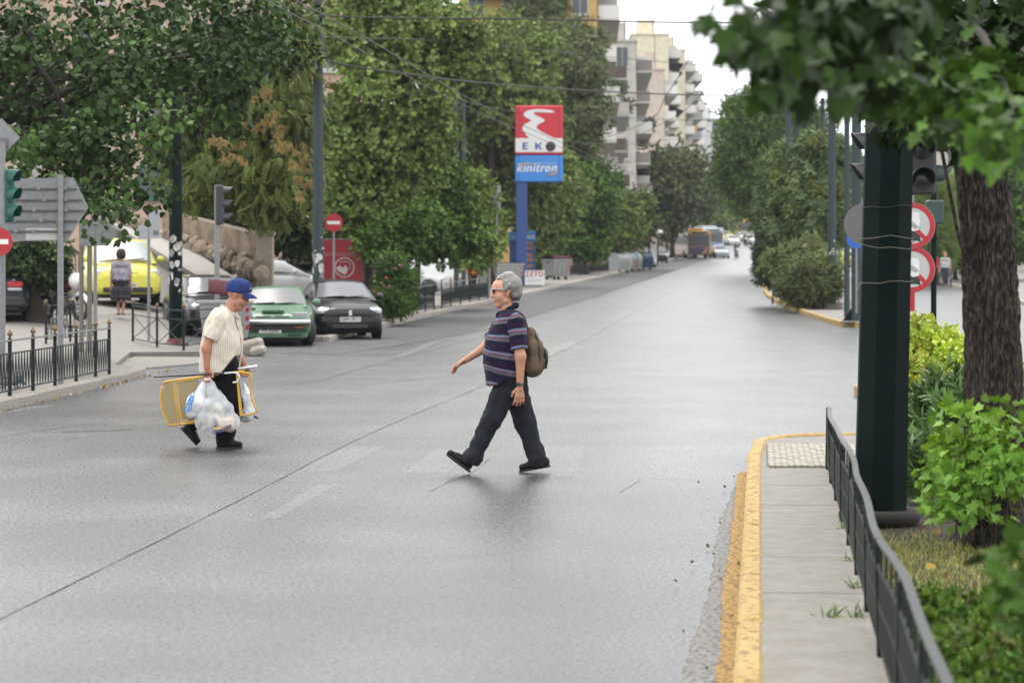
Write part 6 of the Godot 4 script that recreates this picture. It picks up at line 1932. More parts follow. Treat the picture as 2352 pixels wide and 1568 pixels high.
func build_vehicles() -> void:
	var lamp := mat("headlamp", lin(0.5, 0.52, 0.53), 0.12, 0.4)
	var chrome := mat("chrome", lin(0.6, 0.6, 0.6), 0.15, 1.0)
	var grey := mat("grey plastic", lin(0.018, 0.018, 0.019), 0.6)
	var amber := mat("amber lens", lin(0.35, 0.09, 0.02), 0.3)
	var redl := mat("tail lens", lin(0.35, 0.01, 0.012), 0.2)
	var shade := mat("screen shade", lin(0.12, 0.125, 0.14), 0.12, 0.1)
	# black hatchback
	var black := car_paint("black paint", Color(0.006, 0.006, 0.009), 0.0, 0.35)
	var t := car("black hatchback parked nose out at the kerb before the red panel", "car", "parked_car", Vector3(-4.27, profile(60.5), -61.2), 0.21, black, {
		"len": 3.8, "w": 1.64, "h": 1.42, "belt": 0.92, "roof_w": 0.60, "wr": 0.29, "axles": [1.22, -1.22], "glass": shade, "mirror_m": m_black,
		"stations": [[1.90, 0.70, 0.30, 0.60], [1.87, 0.86, 0.20, 0.68], [1.78, 0.96, 0.18, 0.74], [1.6, 1.0, 0.18, 0.81], [1.2, 1.0, 0.18, 0.90], [0.85, 1.0, 0.18, 0.95], [-1.4, 1.0, 0.18, 0.97], [-1.78, 0.95, 0.22, 0.95], [-1.9, 0.85, 0.32, 0.86]],
		"cabin": [[1.0, 0.93, 1.28], [0.18, 1.36, 1.0], [-0.5, 1.42, 1.0], [-1.35, 1.36, 0.98], [-1.8, 0.95, 1.2]],
		"bits": [["grille", m_black, Vector3(-0.23, 0.62, 1.86), Vector3(0.36, 0.08, 0.06)], ["grille", m_black, Vector3(0.23, 0.62, 1.86), Vector3(0.36, 0.08, 0.06)], ["bumper", grey, Vector3(0, 0.47, 1.83), Vector3(1.46, 0.2, 0.16), 0.05], ["air_intake", m_black, Vector3(0, 0.31, 1.88), Vector3(0.85, 0.09, 0.06)], ["badge", chrome, Vector3(0, 0.62, 1.895), Vector3(0.09, 0.13, 0.03), 0.02], ["headlight", lamp, Vector3(-0.60, 0.665, 1.72), Vector3(0.36, 0.19, 0.26), 0.06, 0.35], ["headlight", lamp, Vector3(0.60, 0.665, 1.72), Vector3(0.36, 0.19, 0.26), 0.06, -0.35], ["fog_light", lamp, Vector3(-0.62, 0.31, 1.79), Vector3(0.11, 0.08, 0.1), 0.03], ["fog_light", lamp, Vector3(0.62, 0.31, 1.79), Vector3(0.11, 0.08, 0.1), 0.03]]})
	plate_text(t, "ZMP-7811", Vector3(0.0, 0.475, 1.918))
	# old green coupe
	var gr := car_paint("green paint", Color(0.085, 0.165, 0.10), 0.0, 0.45)
	t = car("old pale green sedan with chrome bumper parked beside the broken kerb", "car", "parked_car", Vector3(-5.45, 0.0, -57.2), 0.06, gr, {
		"len": 4.4, "w": 1.68, "h": 1.32, "belt": 0.86, "roof_w": 0.56, "wr": 0.295, "axles": [1.28, -1.25], "steer": 0.45, "glass": mat("hazy screen", lin(0.10, 0.10, 0.108), 0.14, 0.1),
		"stations": [[2.20, 0.88, 0.46, 0.64], [2.14, 0.96, 0.34, 0.70], [1.9, 0.99, 0.24, 0.76], [1.2, 1.0, 0.22, 0.84], [0.75, 1.0, 0.22, 0.89], [-1.3, 1.0, 0.22, 0.91], [-2.1, 0.96, 0.28, 0.86], [-2.2, 0.9, 0.36, 0.78]],
		"cabin": [[0.92, 0.87, 1.3], [0.12, 1.27, 1.0], [-0.5, 1.32, 1.0], [-1.0, 1.27, 0.98], [-1.85, 0.92, 1.2]],
		"bits": [["bumper", chrome, Vector3(0, 0.55, 2.22), Vector3(1.70, 0.10, 0.14), 0.03], ["bumper_strip", m_black, Vector3(0, 0.50, 2.26), Vector3(1.66, 0.04, 0.1), 0.01], ["air_intake", m_black, Vector3(0, 0.43, 2.16), Vector3(1.46, 0.11, 0.1), 0.01], ["grille_slot", m_black, Vector3(-0.2, 0.665, 2.165), Vector3(0.34, 0.03, 0.06)], ["grille_slot", m_black, Vector3(0.2, 0.665, 2.165), Vector3(0.34, 0.03, 0.06)], ["hood_ridge", gr, Vector3(0, 0.80, 1.6), Vector3(0.5, 0.10, 1.0), 0.05], ["headlight", mat("dull lamp", lin(0.3, 0.31, 0.31), 0.25, 0.3), Vector3(-0.61, 0.685, 2.13), Vector3(0.34, 0.16, 0.08), 0.02], ["headlight", mats["dull lamp"], Vector3(0.61, 0.685, 2.13), Vector3(0.34, 0.16, 0.08), 0.02], ["indicator", amber, Vector3(-0.60, 0.44, 2.19), Vector3(0.24, 0.045, 0.06)], ["indicator", amber, Vector3(0.60, 0.44, 2.19), Vector3(0.24, 0.045, 0.06)], ["front_spoiler", gr, Vector3(0, 0.25, 2.08), Vector3(1.56, 0.12, 0.16), 0.03], ["lower_grille", m_black, Vector3(0.5, 0.26, 2.165), Vector3(0.32, 0.04, 0.02)]]})
	plate_text(t, "PX-3243", Vector3(-0.05, 0.355, 2.175))
	# dark grey sedan
	var dg := car_paint("dark grey paint", Color(0.016, 0.017, 0.018), 0.0)
	t = car("dark grey sedan parked behind the grey dumpster and green pole", "car", "parked_car", on_ground(480, 61.5, 0.11), 0.30, dg, {
		"len": 4.5, "w": 1.73, "h": 1.42, "belt": 0.92, "roof_w": 0.60, "wr": 0.31, "axles": [1.35, -1.3],
		"stations": [[2.25, 0.75, 0.32, 0.62], [2.2, 0.9, 0.22, 0.72], [2.0, 0.98, 0.2, 0.80], [1.4, 1.0, 0.2, 0.88], [0.9, 1.0, 0.2, 0.94], [-1.4, 1.0, 0.2, 0.96], [-2.15, 0.95, 0.25, 0.92], [-2.25, 0.88, 0.35, 0.82]],
		"cabin": [[1.05, 0.92, 1.28], [0.25, 1.36, 1.0], [-0.4, 1.42, 1.0], [-1.0, 1.36, 0.98], [-1.75, 0.96, 1.2]],
		"bits": [["grille", m_black, Vector3(0, 0.63, 2.22), Vector3(0.7, 0.12, 0.06)], ["bumper", grey, Vector3(0, 0.42, 2.18), Vector3(1.5, 0.16, 0.16), 0.04], ["headlight", lamp, Vector3(-0.62, 0.66, 2.08), Vector3(0.4, 0.15, 0.2), 0.04, 0.3], ["headlight", lamp, Vector3(0.62, 0.66, 2.08), Vector3(0.4, 0.15, 0.2), 0.04, -0.3], ["roof_rail", chrome, Vector3(-0.58, 1.40, -0.3), Vector3(0.04, 0.04, 1.6), 0.01], ["roof_rail", chrome, Vector3(0.58, 1.40, -0.3), Vector3(0.04, 0.04, 1.6), 0.01]]})
	plate_text(t, "YMK-4052", Vector3(0, 0.42, 2.27))
	# yellow taxi people carrier
	var ye := car_paint("taxi yellow", Color(0.56, 0.52, 0.085), 0.0, 0.35)
	t = car("yellow taxi people carrier with a silver sunshade, before it a woman", "taxi", "taxi", on_ground(272, 67.5, 0.10), 0.26, ye, {
		"len": 4.6, "w": 1.82, "h": 1.75, "belt": 1.08, "roof_w": 0.70, "wr": 0.32, "axles": [1.42, -1.4], "glass": mat("silver sunshade", lin(0.30, 0.33, 0.345), 0.3, 0.2),
		"stations": [[2.30, 0.78, 0.36, 0.72], [2.26, 0.90, 0.26, 0.84], [2.12, 0.98, 0.24, 0.93], [1.8, 1.0, 0.24, 1.0], [1.35, 1.0, 0.24, 1.10], [-1.6, 1.0, 0.24, 1.12], [-2.2, 0.97, 0.28, 1.08], [-2.3, 0.9, 0.36, 1.0]],
		"cabin": [[1.55, 1.06, 1.22], [0.55, 1.66, 1.0], [-0.5, 1.74, 1.0], [-1.7, 1.68, 0.98], [-2.22, 1.12, 1.15]],
		"bits": [["grille", chrome, Vector3(0, 0.76, 2.245), Vector3(0.62, 0.15, 0.05), 0.02], ["grille_bar", m_black, Vector3(0, 0.79, 2.275), Vector3(0.56, 0.02, 0.01)], ["grille_bar", m_black, Vector3(0, 0.74, 2.275), Vector3(0.56, 0.02, 0.01)], ["bumper_strip", m_black, Vector3(-0.5, 0.60, 2.25), Vector3(0.52, 0.07, 0.08), 0.02], ["bumper_strip", m_black, Vector3(0.5, 0.60, 2.25), Vector3(0.52, 0.07, 0.08), 0.02], ["air_intake", m_black, Vector3(0, 0.36, 2.29), Vector3(1.3, 0.14, 0.06), 0.02], ["headlight", lamp, Vector3(-0.64, 0.80, 2.12), Vector3(0.44, 0.2, 0.2), 0.05, 0.25], ["headlight", lamp, Vector3(0.64, 0.80, 2.12), Vector3(0.44, 0.2, 0.2), 0.05, -0.25], ["screen_gap", m_black, Vector3(0, 1.10, 1.56), Vector3(1.4, 0.03, 0.05)]]})
	plate_text(t, "TAA-8143", Vector3(0, 0.48, 2.33))
	# dark sedan seen from the tail
	var navy := car_paint("navy paint", Color(0.028, 0.03, 0.04), 0.4)
	t = car("dark blue sedan seen from its tail at the picture edge by the ivy trunk", "car", "parked_car", Vector3(-11.75, level(-11.75, 57) + 0.10, -58.6), PI - 0.08, navy, {
		"len": 4.5, "w": 1.75, "h": 1.42, "belt": 0.95, "roof_w": 0.60, "wr": 0.31, "axles": [1.35, -1.3],
		"stations": [[2.25, 0.75, 0.32, 0.62], [2.2, 0.9, 0.22, 0.72], [2.0, 0.98, 0.2, 0.80], [1.4, 1.0, 0.2, 0.90], [0.9, 1.0, 0.2, 0.96], [-1.4, 1.0, 0.2, 1.02], [-2.1, 0.98, 0.24, 1.02], [-2.22, 0.93, 0.3, 0.96]],
		"cabin": [[1.05, 0.94, 1.28], [0.25, 1.36, 1.0], [-0.4, 1.42, 1.0], [-1.0, 1.36, 0.98], [-1.75, 1.02, 1.2]],
		"bits": [["bumper", grey, Vector3(0, 0.46, -2.2), Vector3(1.72, 0.26, 0.22), 0.06], ["tail_light", redl, Vector3(-0.62, 0.86, -2.18), Vector3(0.36, 0.14, 0.12), 0.03], ["tail_light", redl, Vector3(0.62, 0.86, -2.18), Vector3(0.36, 0.14, 0.12), 0.03], ["reversing_light", lamp, Vector3(-0.62, 0.75, -2.18), Vector3(0.34, 0.07, 0.12), 0.02], ["reversing_light", lamp, Vector3(0.62, 0.75, -2.18), Vector3(0.34, 0.07, 0.12), 0.02], ["reflector", redl, Vector3(-0.4, 0.4, -2.31), Vector3(0.1, 0.05, 0.02)]]})
	plate_text(t, "IBK-9027", Vector3(0, 0.8, -2.24), PI)
	# silver hatchback behind the street trees, white car and cream van behind the stone wall
	var silver := car_paint("silver paint", Color(0.42, 0.43, 0.44), 0.4)
	var base_hatch := {
		"len": 3.9, "w": 1.66, "h": 1.45, "belt": 0.93, "roof_w": 0.60, "wr": 0.30, "axles": [1.22, -1.22],
		"stations": [[1.95, 0.72, 0.30, 0.62], [1.9, 0.88, 0.20, 0.70], [1.75, 0.97, 0.18, 0.77], [1.3, 1.0, 0.18, 0.88], [0.9, 1.0, 0.18, 0.95], [-1.4, 1.0, 0.18, 0.98], [-1.82, 0.95, 0.22, 0.95], [-1.95, 0.85, 0.32, 0.86]],
		"cabin": [[1.05, 0.93, 1.28], [0.2, 1.38, 1.0], [-0.5, 1.44, 1.0], [-1.35, 1.38, 0.98], [-1.82, 0.96, 1.2]],
		"bits": [["grille", m_black, Vector3(0, 0.6, 1.9), Vector3(0.8, 0.09, 0.06)], ["bumper", grey, Vector3(0, 0.42, 1.87), Vector3(1.4, 0.14, 0.16), 0.04], ["headlight", lamp, Vector3(-0.6, 0.67, 1.78), Vector3(0.36, 0.17, 0.2), 0.05, 0.3], ["headlight", lamp, Vector3(0.6, 0.67, 1.78), Vector3(0.36, 0.17, 0.2), 0.05, -0.3], ["tail_light", redl, Vector3(-0.68, 0.8, -1.86), Vector3(0.2, 0.24, 0.1), 0.03], ["tail_light", redl, Vector3(0.68, 0.8, -1.86), Vector3(0.2, 0.24, 0.1), 0.03]]}
	car("silver hatchback parked side on behind the street tree trunks", "car", "parked_car", on_ground(915, 104, 0.11), PI / 2 + 0.1, silver, base_hatch)
	var wh := car_paint("white car paint", Color(0.55, 0.56, 0.57), 0.0)
	car("white hatchback showing its roof over the low stone wall", "car", "parked_car", on_ground(640, 80, 0.35), PI / 2, wh, base_hatch)
	t = car("cream van whose top shows over the low stone wall", "van", "parked_van", on_ground(735, 83, 0.2), -PI / 2, car_paint("cream paint", Color(0.42, 0.40, 0.33), 0.0), {
		"len": 4.4, "w": 1.8, "h": 1.9, "belt": 1.15, "roof_w": 0.80, "wr": 0.3, "axles": [1.4, -1.3],
		"stations": [[2.2, 0.8, 0.4, 0.9], [2.1, 0.95, 0.3, 1.0], [1.6, 1.0, 0.25, 1.12], [-2.1, 1.0, 0.25, 1.16], [-2.2, 0.95, 0.35, 1.1]],
		"cabin": [[1.8, 1.1, 1.1], [1.1, 1.85, 1.0], [-0.5, 1.9, 1.0], [-2.05, 1.88, 1.0], [-2.18, 1.15, 1.05]]})
	# traffic far up the avenue
	var far_specs := [[1652, 268, 0.12, Color(0.40, 0.43, 0.45), "pale grey sedan driving down beside the trolley bus"], [1682, 335, 0.1, Color(0.58, 0.59, 0.6), "white car in the far queue, left of the second motorcyclist"], [1732, 338, 0.1, Color(0.5, 0.53, 0.55), "pale car at the far kerb of the median"], [1650, 352, 0.1, Color(0.60, 0.52, 0.08), "yellow taxi in the far queue behind the sedan"], [1668, 372, 0.1, Color(0.55, 0.5, 0.12), "yellow taxi deepest in the far queue"], [1707, 362, 0.1, Color(0.45, 0.46, 0.47), "grey car behind the white one in the far queue"], [1742, 372, 0.1, Color(0.58, 0.58, 0.56), "white car deepest along the far median"]]
	for q in far_specs:
		var x: float = (q[0] - 1176.0) / FV * q[1]
		car(q[4], "car", "distant_car", Vector3(x, profile(q[1]), -q[1]), q[2], car_paint("far paint %d" % q[0], q[3], 0.1), base_hatch, "cars far up the avenue")
	car("yellow taxi on the east carriageway seen between median poles", "taxi", "distant_car", Vector3((1948 - 1176.0) / FV * 190, profile(190), -190), PI + 0.1, ye, base_hatch, "cars far up the avenue")
	for q in [[1508, 232, "dark car parked far along the west kerb past the kiosk"], [1478, 205, "pale car parked behind the blue bin"]]:
		car(q[2], "car", "parked_car", on_ground(q[0], q[1], 0.02), 0.1, dg if q[0] == 1508 else wh, base_hatch)
	bus("yellow and purple trolley bus coming down the bus lane", Vector3((1594 - 1176.0) / FV * 266, profile(266), -272), 0.10, Color(0.42, 0.25, 0.045), Color(0.065, 0.042, 0.11), true)
	bus("white bus half hidden behind the trolley bus", Vector3((1627 - 1176.0) / FV * 290, profile(290), -296), 0.10, Color(0.42, 0.46, 0.5), Color(0.1, 0.2, 0.4), false)
	bus("yellow bus far away at the median end of the queue", Vector3((1716 - 1176.0) / FV * 385, profile(385), -392), 0.10, Color(0.6, 0.38, 0.04), Color(0.5, 0.5, 0.45), false)
	motorcycle("parked motorcycle with white fairing among the corner posts", on_ground(143, 57.0, 0.11), 0.8, "motorcycle")
	motorcycle("motorcycle ridden down the avenue beside the pale sedan", Vector3((1692 - 1176.0) / FV * 268, profile(268), -268), 0.1, "motorcycle")
	motorcycle("motorcycle farther back, ridden between the queue and median", Vector3((1712 - 1176.0) / FV * 334, profile(334), -334), 0.1, "motorcycle")

func bus(label: String, where: Vector3, turn: float, c: Color, low: Color, poles: bool) -> void:
	var t := thing("bus", label, "bus", where, turn, "buses on the avenue")
	var m := car_paint("bus %s" % c.to_html(false), c, 0.0)
	var l := car_paint("bus low %s" % low.to_html(false), low, 0.0)
	part("body", box_mesh(Vector3(2.5, 2.62, 12.0), 0.12, Vector3(0, 1.69, 0)), m, t)
	part("lower_front", box_mesh(Vector3(2.2, 0.75, 0.1), 0.03, Vector3(0, 0.85, 6.0)), l, t)
	var gl := mat("bus glass", lin(0.07, 0.08, 0.085), 0.1)
	part("windscreen", box_mesh(Vector3(2.26, 1.25, 0.08), 0.03, Vector3(0, 1.92, 6.0)), gl, t)
	part("destination_sign", box_mesh(Vector3(1.6, 0.24, 0.05), 0.02, Vector3(0, 2.74, 6.0)), m_black, t)
	part("stripe", plate_mesh(PackedVector2Array([Vector2(0.25, 0.55), Vector2(0.6, 0.55), Vector2(1.0, 1.1), Vector2(0.7, 1.1)]), 6.052, 6.06), m, t)
	for s in [-1, 1]:
		part("headlight", box_mesh(Vector3(0.3, 0.16, 0.06), 0.02, Vector3(s * 0.95, 0.62, 6.02)), mats["headlamp"], t)
		part("mirror", box_mesh(Vector3(0.14, 0.34, 0.12), 0.03, Vector3(s * 1.42, 2.3, 6.1)), m_black, t)
		for k in 6:
			part("side_window", box_mesh(Vector3(0.04, 0.95, 1.6), 0.01, Vector3(s * 1.25, 2.0, 4.6 - k * 1.8)), gl, t)
		for z in [3.4, -3.2]:
			wheel(t, Vector3(s * 1.13, 0.5, z), 0.5)
	part("roof_unit", box_mesh(Vector3(1.7, 0.3, 6.0), 0.06, Vector3(0, 3.14, 0.6)), m, t)
	if poles:
		for s in [-1, 1]:
			part("trolley_pole", tube_mesh([Vector3(s * 0.3, 3.3, -1.0), Vector3(s * 0.35, 5.6, -7.0)], 0.045, 6), m_galv, t)

func motorcycle(label: String, where: Vector3, turn: float, called: String) -> void:
	var t := thing(called, label, "motorcycle", where, turn, "motorcycles")
	for z in [0.68, -0.66]:
		var st := mb()
		var pts := []
		for i in 25:
			var a := TAU * i / 24.0
			pts.append(Vector3(0, 0.31 + 0.26 * cos(a), z + 0.26 * sin(a)))
		tube(st, pts, 0.05, 8)
		var w := part("wheel", done(st), m_rubber, t)
		st = mb()
		for i in 7:
			var a := TAU * i / 7.0
			tube(st, [Vector3(0, 0.31, z), Vector3(0, 0.31 + 0.22 * cos(a), z + 0.22 * sin(a))], 0.012, 4)
		part("spokes", done(st), m_galv, w)
	part("fork", tube_mesh([Vector3(0.09, 0.31, 0.68), Vector3(0.09, 0.95, 0.42)], 0.025, 8), m_galv, t)
	part("fork", tube_mesh([Vector3(-0.09, 0.31, 0.68), Vector3(-0.09, 0.95, 0.42)], 0.025, 8), m_galv, t)
	var st := mb()
	lathe(st, [Vector2(0.02, -0.18), Vector2(0.14, -0.12), Vector2(0.19, 0.02), Vector2(0.14, 0.14), Vector2(0.03, 0.2)], 14, Basis(Vector3.RIGHT, 0.5))
	part("fairing", done(st), m_white, t, Vector3(0, 0.92, 0.52))
	part("front_fender", tube_mesh(smooth_path([Vector3(0, 0.45, 0.98), Vector3(0, 0.64, 0.7), Vector3(0, 0.5, 0.42)], 4), 0.055, 8), m_white, t)
	part("headlight", tube_mesh([Vector3(0, 0.86, 0.60), Vector3(0, 0.85, 0.70)], 0.075, 12), mats["headlamp"], t)
	st = mb()
	lathe(st, [Vector2(0.05, -0.3), Vector2(0.15, -0.15), Vector2(0.17, 0.05), Vector2(0.1, 0.28)], 12, Basis(Vector3.RIGHT, PI / 2 - 0.15))
	part("tank", done(st), mat("moto maroon", lin(0.06, 0.012, 0.02), 0.25), t, Vector3(0, 0.82, 0.1))
	part("seat", box_mesh(Vector3(0.26, 0.12, 0.75), 0.05, Vector3(0, 0.80, -0.42)), m_rubber, t)
	part("engine", box_mesh(Vector3(0.34, 0.36, 0.5), 0.06, Vector3(0, 0.45, 0.05)), mat("engine grey", lin(0.07, 0.07, 0.07), 0.4, 0.5), t)
	part("tail", box_mesh(Vector3(0.2, 0.12, 0.3), 0.04, Vector3(0, 0.82, -0.85)), mats["moto maroon"], t)
	part("handlebar", tube_mesh(smooth_path([Vector3(-0.38, 1.02, 0.28), Vector3(-0.2, 1.04, 0.4), Vector3(0.2, 1.04, 0.4), Vector3(0.38, 1.02, 0.28)], 4), 0.016, 8), m_black, t)
	for s in [-1, 1]:
		part("mirror", tube_mesh([Vector3(s * 0.3, 1.22, 0.34), Vector3(s * 0.3, 1.225, 0.37)], 0.06, 10), m_black, t)
		part("mirror_stalk", tube_mesh([Vector3(s * 0.26, 1.03, 0.36), Vector3(s * 0.3, 1.2, 0.34)], 0.008, 5), m_black, t)
	part("exhaust", tube_mesh([Vector3(0.16, 0.3, 0.2), Vector3(0.19, 0.32, -0.3), Vector3(0.2, 0.42, -0.8)], [0.03, 0.05, 0.045], 10), m_galv, t)

# ---------------------------------------------------------------- bodies: a field of tapered capsules, meshed with surface nets
# prim: [a, b, ra, rb] or [a, b, ra, rb, squash Vector3]
func field_mesh(prims: Array, cell: float, k: float, rough := 0.0, freq := 20.0, color = null, uv = null, cut = null) -> Array:
	var lo := Vector3.INF
	var hi := -Vector3.INF
	var P := []
	for q in prims:
		var sc: Vector3 = q[4] if q.size() > 4 else Vector3.ONE
		var r: float = maxf(q[2], q[3]) * maxf(sc.x, maxf(sc.y, sc.z))
		for e in [q[0], q[1]]:
			lo = lo.min(e - Vector3.ONE * (r + cell * 3))
			hi = hi.max(e + Vector3.ONE * (r + cell * 3))
		var ab: Vector3 = (q[1] - q[0]) / sc
		P.append([q[0], ab, maxf(ab.length_squared(), 1e-9), q[2], q[3], Vector3.ONE / sc, minf(sc.x, minf(sc.y, sc.z))])
	var n := Vector3i(((hi - lo) / cell).ceil()) + Vector3i(2, 2, 2)
	var val := PackedFloat32Array()
	val.resize(n.x * n.y * n.z)
	val.fill(1.0)
	var fn := FastNoiseLite.new()
	fn.frequency = freq
	fn.fractal_octaves = 2
	var B := 5
	var blocks := []
	var half := B * cell * 0.5 * 1.74
	for bz in range(0, n.z, B):
		for by in range(0, n.y, B):
			for bx in range(0, n.x, B):
				var c := lo + Vector3(bx + B * 0.5, by + B * 0.5, bz + B * 0.5) * cell
				var near := []
				var best := 1e9
				for q in P:
					var pa: Vector3 = (c - q[0]) * q[5]
					var t: float = clampf(pa.dot(q[1]) / q[2], 0.0, 1.0)
					var d: float = ((pa - q[1] * t).length() - lerpf(q[3], q[4], t)) * q[6]
					best = minf(best, d)
					if d < half + k + cell * 2:
						near.append(q)
				if best > half + cell * 1.5 + k * 0.4:
					continue
				if best < -half - cell * 2 and cut == null:
					for z in range(bz, mini(bz + B, n.z)):
						for y in range(by, mini(by + B, n.y)):
							for x in range(bx, mini(bx + B, n.x)):
								val[x + n.x * (y + n.y * z)] = -1.0
					continue
				blocks.append(Vector3i(bx, by, bz))
				for z in range(bz, mini(bz + B, n.z)):
					for y in range(by, mini(by + B, n.y)):
						for x in range(bx, mini(bx + B, n.x)):
							var p := lo + Vector3(x, y, z) * cell
							var f := 1e3
							for q in near:
								var pa: Vector3 = (p - q[0]) * q[5]
								var t: float = clampf(pa.dot(q[1]) / q[2], 0.0, 1.0)
								var d: float = ((pa - q[1] * t).length() - lerpf(q[3], q[4], t)) * q[6]
								var h := maxf(k - absf(f - d), 0.0) / k
								f = minf(f, d) - h * h * k * 0.25
							if rough > 0.0:
								f += rough * fn.get_noise_3d(p.x, p.y * 0.6, p.z)
							if cut != null:
								f = maxf(f, cut.call(p))
							val[x + n.x * (y + n.y * z)] = f
	var verts := PackedVector3Array()
	var index := {}
	var sx := 1
	var sy := n.x
	var sz := n.x * n.y
	var corner := [0, sx, sy, sx + sy, sz, sx + sz, sy + sz, sx + sy + sz]
	var offs := [Vector3(0, 0, 0), Vector3(1, 0, 0), Vector3(0, 1, 0), Vector3(1, 1, 0), Vector3(0, 0, 1), Vector3(1, 0, 1), Vector3(0, 1, 1), Vector3(1, 1, 1)]
	var edges := [[0, 1], [2, 3], [4, 5], [6, 7], [0, 2], [1, 3], [4, 6], [5, 7], [0, 4], [1, 5], [2, 6], [3, 7]]
	var tris := PackedInt32Array()
	var seen := {}
	for b in blocks:
		for z in range(maxi(b.z - 1, 0), mini(b.z + B, n.z - 1)):
			for y in range(maxi(b.y - 1, 0), mini(b.y + B, n.y - 1)):
				for x in range(maxi(b.x - 1, 0), mini(b.x + B, n.x - 1)):
					var i := x + sy * y + sz * z
					var s0 := val[i] < 0.0
					if (val[i + 1] < 0.0) == s0 and (val[i + sy] < 0.0) == s0 and (val[i + sz] < 0.0) == s0 and (val[i + 1 + sy] < 0.0) == s0 and (val[i + 1 + sz] < 0.0) == s0 and (val[i + sy + sz] < 0.0) == s0 and (val[i + 1 + sy + sz] < 0.0) == s0:
						continue
					if index.has(i):
						continue
					var sum := Vector3.ZERO
					var cnt := 0
					for e in edges:
						var va := val[i + corner[e[0]]]
						var vb := val[i + corner[e[1]]]
						if (va < 0.0) != (vb < 0.0):
							sum += offs[e[0]].lerp(offs[e[1]], va / (va - vb))
							cnt += 1
					index[i] = verts.size()
					verts.append(lo + (Vector3(x, y, z) + sum / cnt) * cell)
	for i in index:
		var s := val[i] < 0.0
		for ax in [[sx, sy, sz], [sy, sz, sx], [sz, sx, sy]]:
			if (val[i + ax[0]] < 0.0) == s:
				continue
			var a: int = i - ax[1]
			var c: int = i - ax[1] - ax[2]
			var d: int = i - ax[2]
			if not (index.has(a) and index.has(c) and index.has(d)):
				continue
			var q := [index[i], index[a], index[c], index[d]]
			if s:
				tris.append_array(PackedInt32Array([q[0], q[2], q[1], q[0], q[3], q[2]]))
			else:
				tris.append_array(PackedInt32Array([q[0], q[1], q[2], q[0], q[2], q[3]]))
	var cols := PackedColorArray()
	var uvs := PackedVector2Array()
	for p in verts:
		cols.append(color.call(p) if color != null else Color.WHITE)
		uvs.append(uv.call(p) if uv != null else Vector2(p.x, p.y))
	return [verts, tris, cols, uvs]

func joined_mesh(parts: Array) -> ArrayMesh:
	var v := PackedVector3Array()
	var t := PackedInt32Array()
	var c := PackedColorArray()
	var u := PackedVector2Array()
	for p in parts:
		var o := v.size()
		v.append_array(p[0])
		c.append_array(p[2])
		u.append_array(p[3])
		for i in p[1]:
			t.append(i + o)
	var n := PackedVector3Array()
	n.resize(v.size())
	for i in range(0, t.size(), 3):
		var w := (v[t[i + 2]] - v[t[i]]).cross(v[t[i + 1]] - v[t[i]])
		for k in 3:
			n[t[i + k]] += w
	for i in n.size():
		n[i] = n[i].normalized()
	var arr := []
	arr.resize(Mesh.ARRAY_MAX)
	arr[Mesh.ARRAY_VERTEX] = v
	arr[Mesh.ARRAY_NORMAL] = n
	arr[Mesh.ARRAY_COLOR] = c
	arr[Mesh.ARRAY_TEX_UV] = u
	arr[Mesh.ARRAY_INDEX] = t
	var m := ArrayMesh.new()
	m.add_surface_from_arrays(Mesh.PRIMITIVE_TRIANGLES, arr)
	return m

func cap(a: Vector3, b: Vector3, ra: float, rb: float) -> Array:
	return [a, b, ra, rb]

# a head in its own axes: faces +x, chin low, origin at the ear hole height in the middle of the skull
func head_prims(o: Vector3, b: Basis, s := 1.0) -> Array:
	var l := []
	for q in [
		[[-0.012, 0.045, 0], [-0.012, 0.045, 0], 0.092, 0.092, [1.08, 1.02, 0.84]],
		[[0.035, 0.02, 0], [0.05, 0.055, 0], 0.06, 0.058, [1, 1, 1.02]],
		[[0.04, -0.03, 0.018], [0.04, -0.03, -0.018], 0.052, 0.052],
		[[0.052, -0.085, 0.012], [0.052, -0.085, -0.012], 0.030, 0.030],
		[[0.0, -0.06, 0.042], [0.05, -0.088, 0.016], 0.028, 0.024],
		[[0.0, -0.06, -0.042], [0.05, -0.088, -0.016], 0.028, 0.024],
		[[0.076, -0.095, 0.006], [0.076, -0.095, -0.006], 0.017, 0.017],
		[[0.090, 0.022, 0], [0.110, -0.020, 0], 0.010, 0.015],
		[[0.102, -0.027, 0.012], [0.102, -0.027, -0.012], 0.010, 0.010],
		[[0.082, 0.036, 0.030], [0.088, 0.034, -0.030], 0.013, 0.013],
		[[0.066, -0.012, 0.038], [0.05, -0.02, 0.05], 0.022, 0.02],
		[[0.066, -0.012, -0.038], [0.05, -0.02, -0.05], 0.022, 0.02],
		[[0.086, -0.058, 0.018], [0.086, -0.058, -0.018], 0.009, 0.009],
		[[0.083, -0.072, 0.014], [0.083, -0.072, -0.014], 0.010, 0.010],
		[[-0.02, 0.018, 0.080], [-0.012, -0.022, 0.079], 0.014, 0.009, [1, 1, 0.6]],
		[[-0.02, 0.018, -0.080], [-0.012, -0.022, -0.079], 0.014, 0.009, [1, 1, 0.6]],
	]:
		var e := [o + b * Vector3(q[0][0], q[0][1], q[0][2]) * s, o + b * Vector3(q[1][0], q[1][1], q[1][2]) * s, q[2] * s, q[3] * s]
		if q.size() > 4:
			e.append(Vector3(q[4][0], q[4][1], q[4][2]))
		l.append(e)
	return l

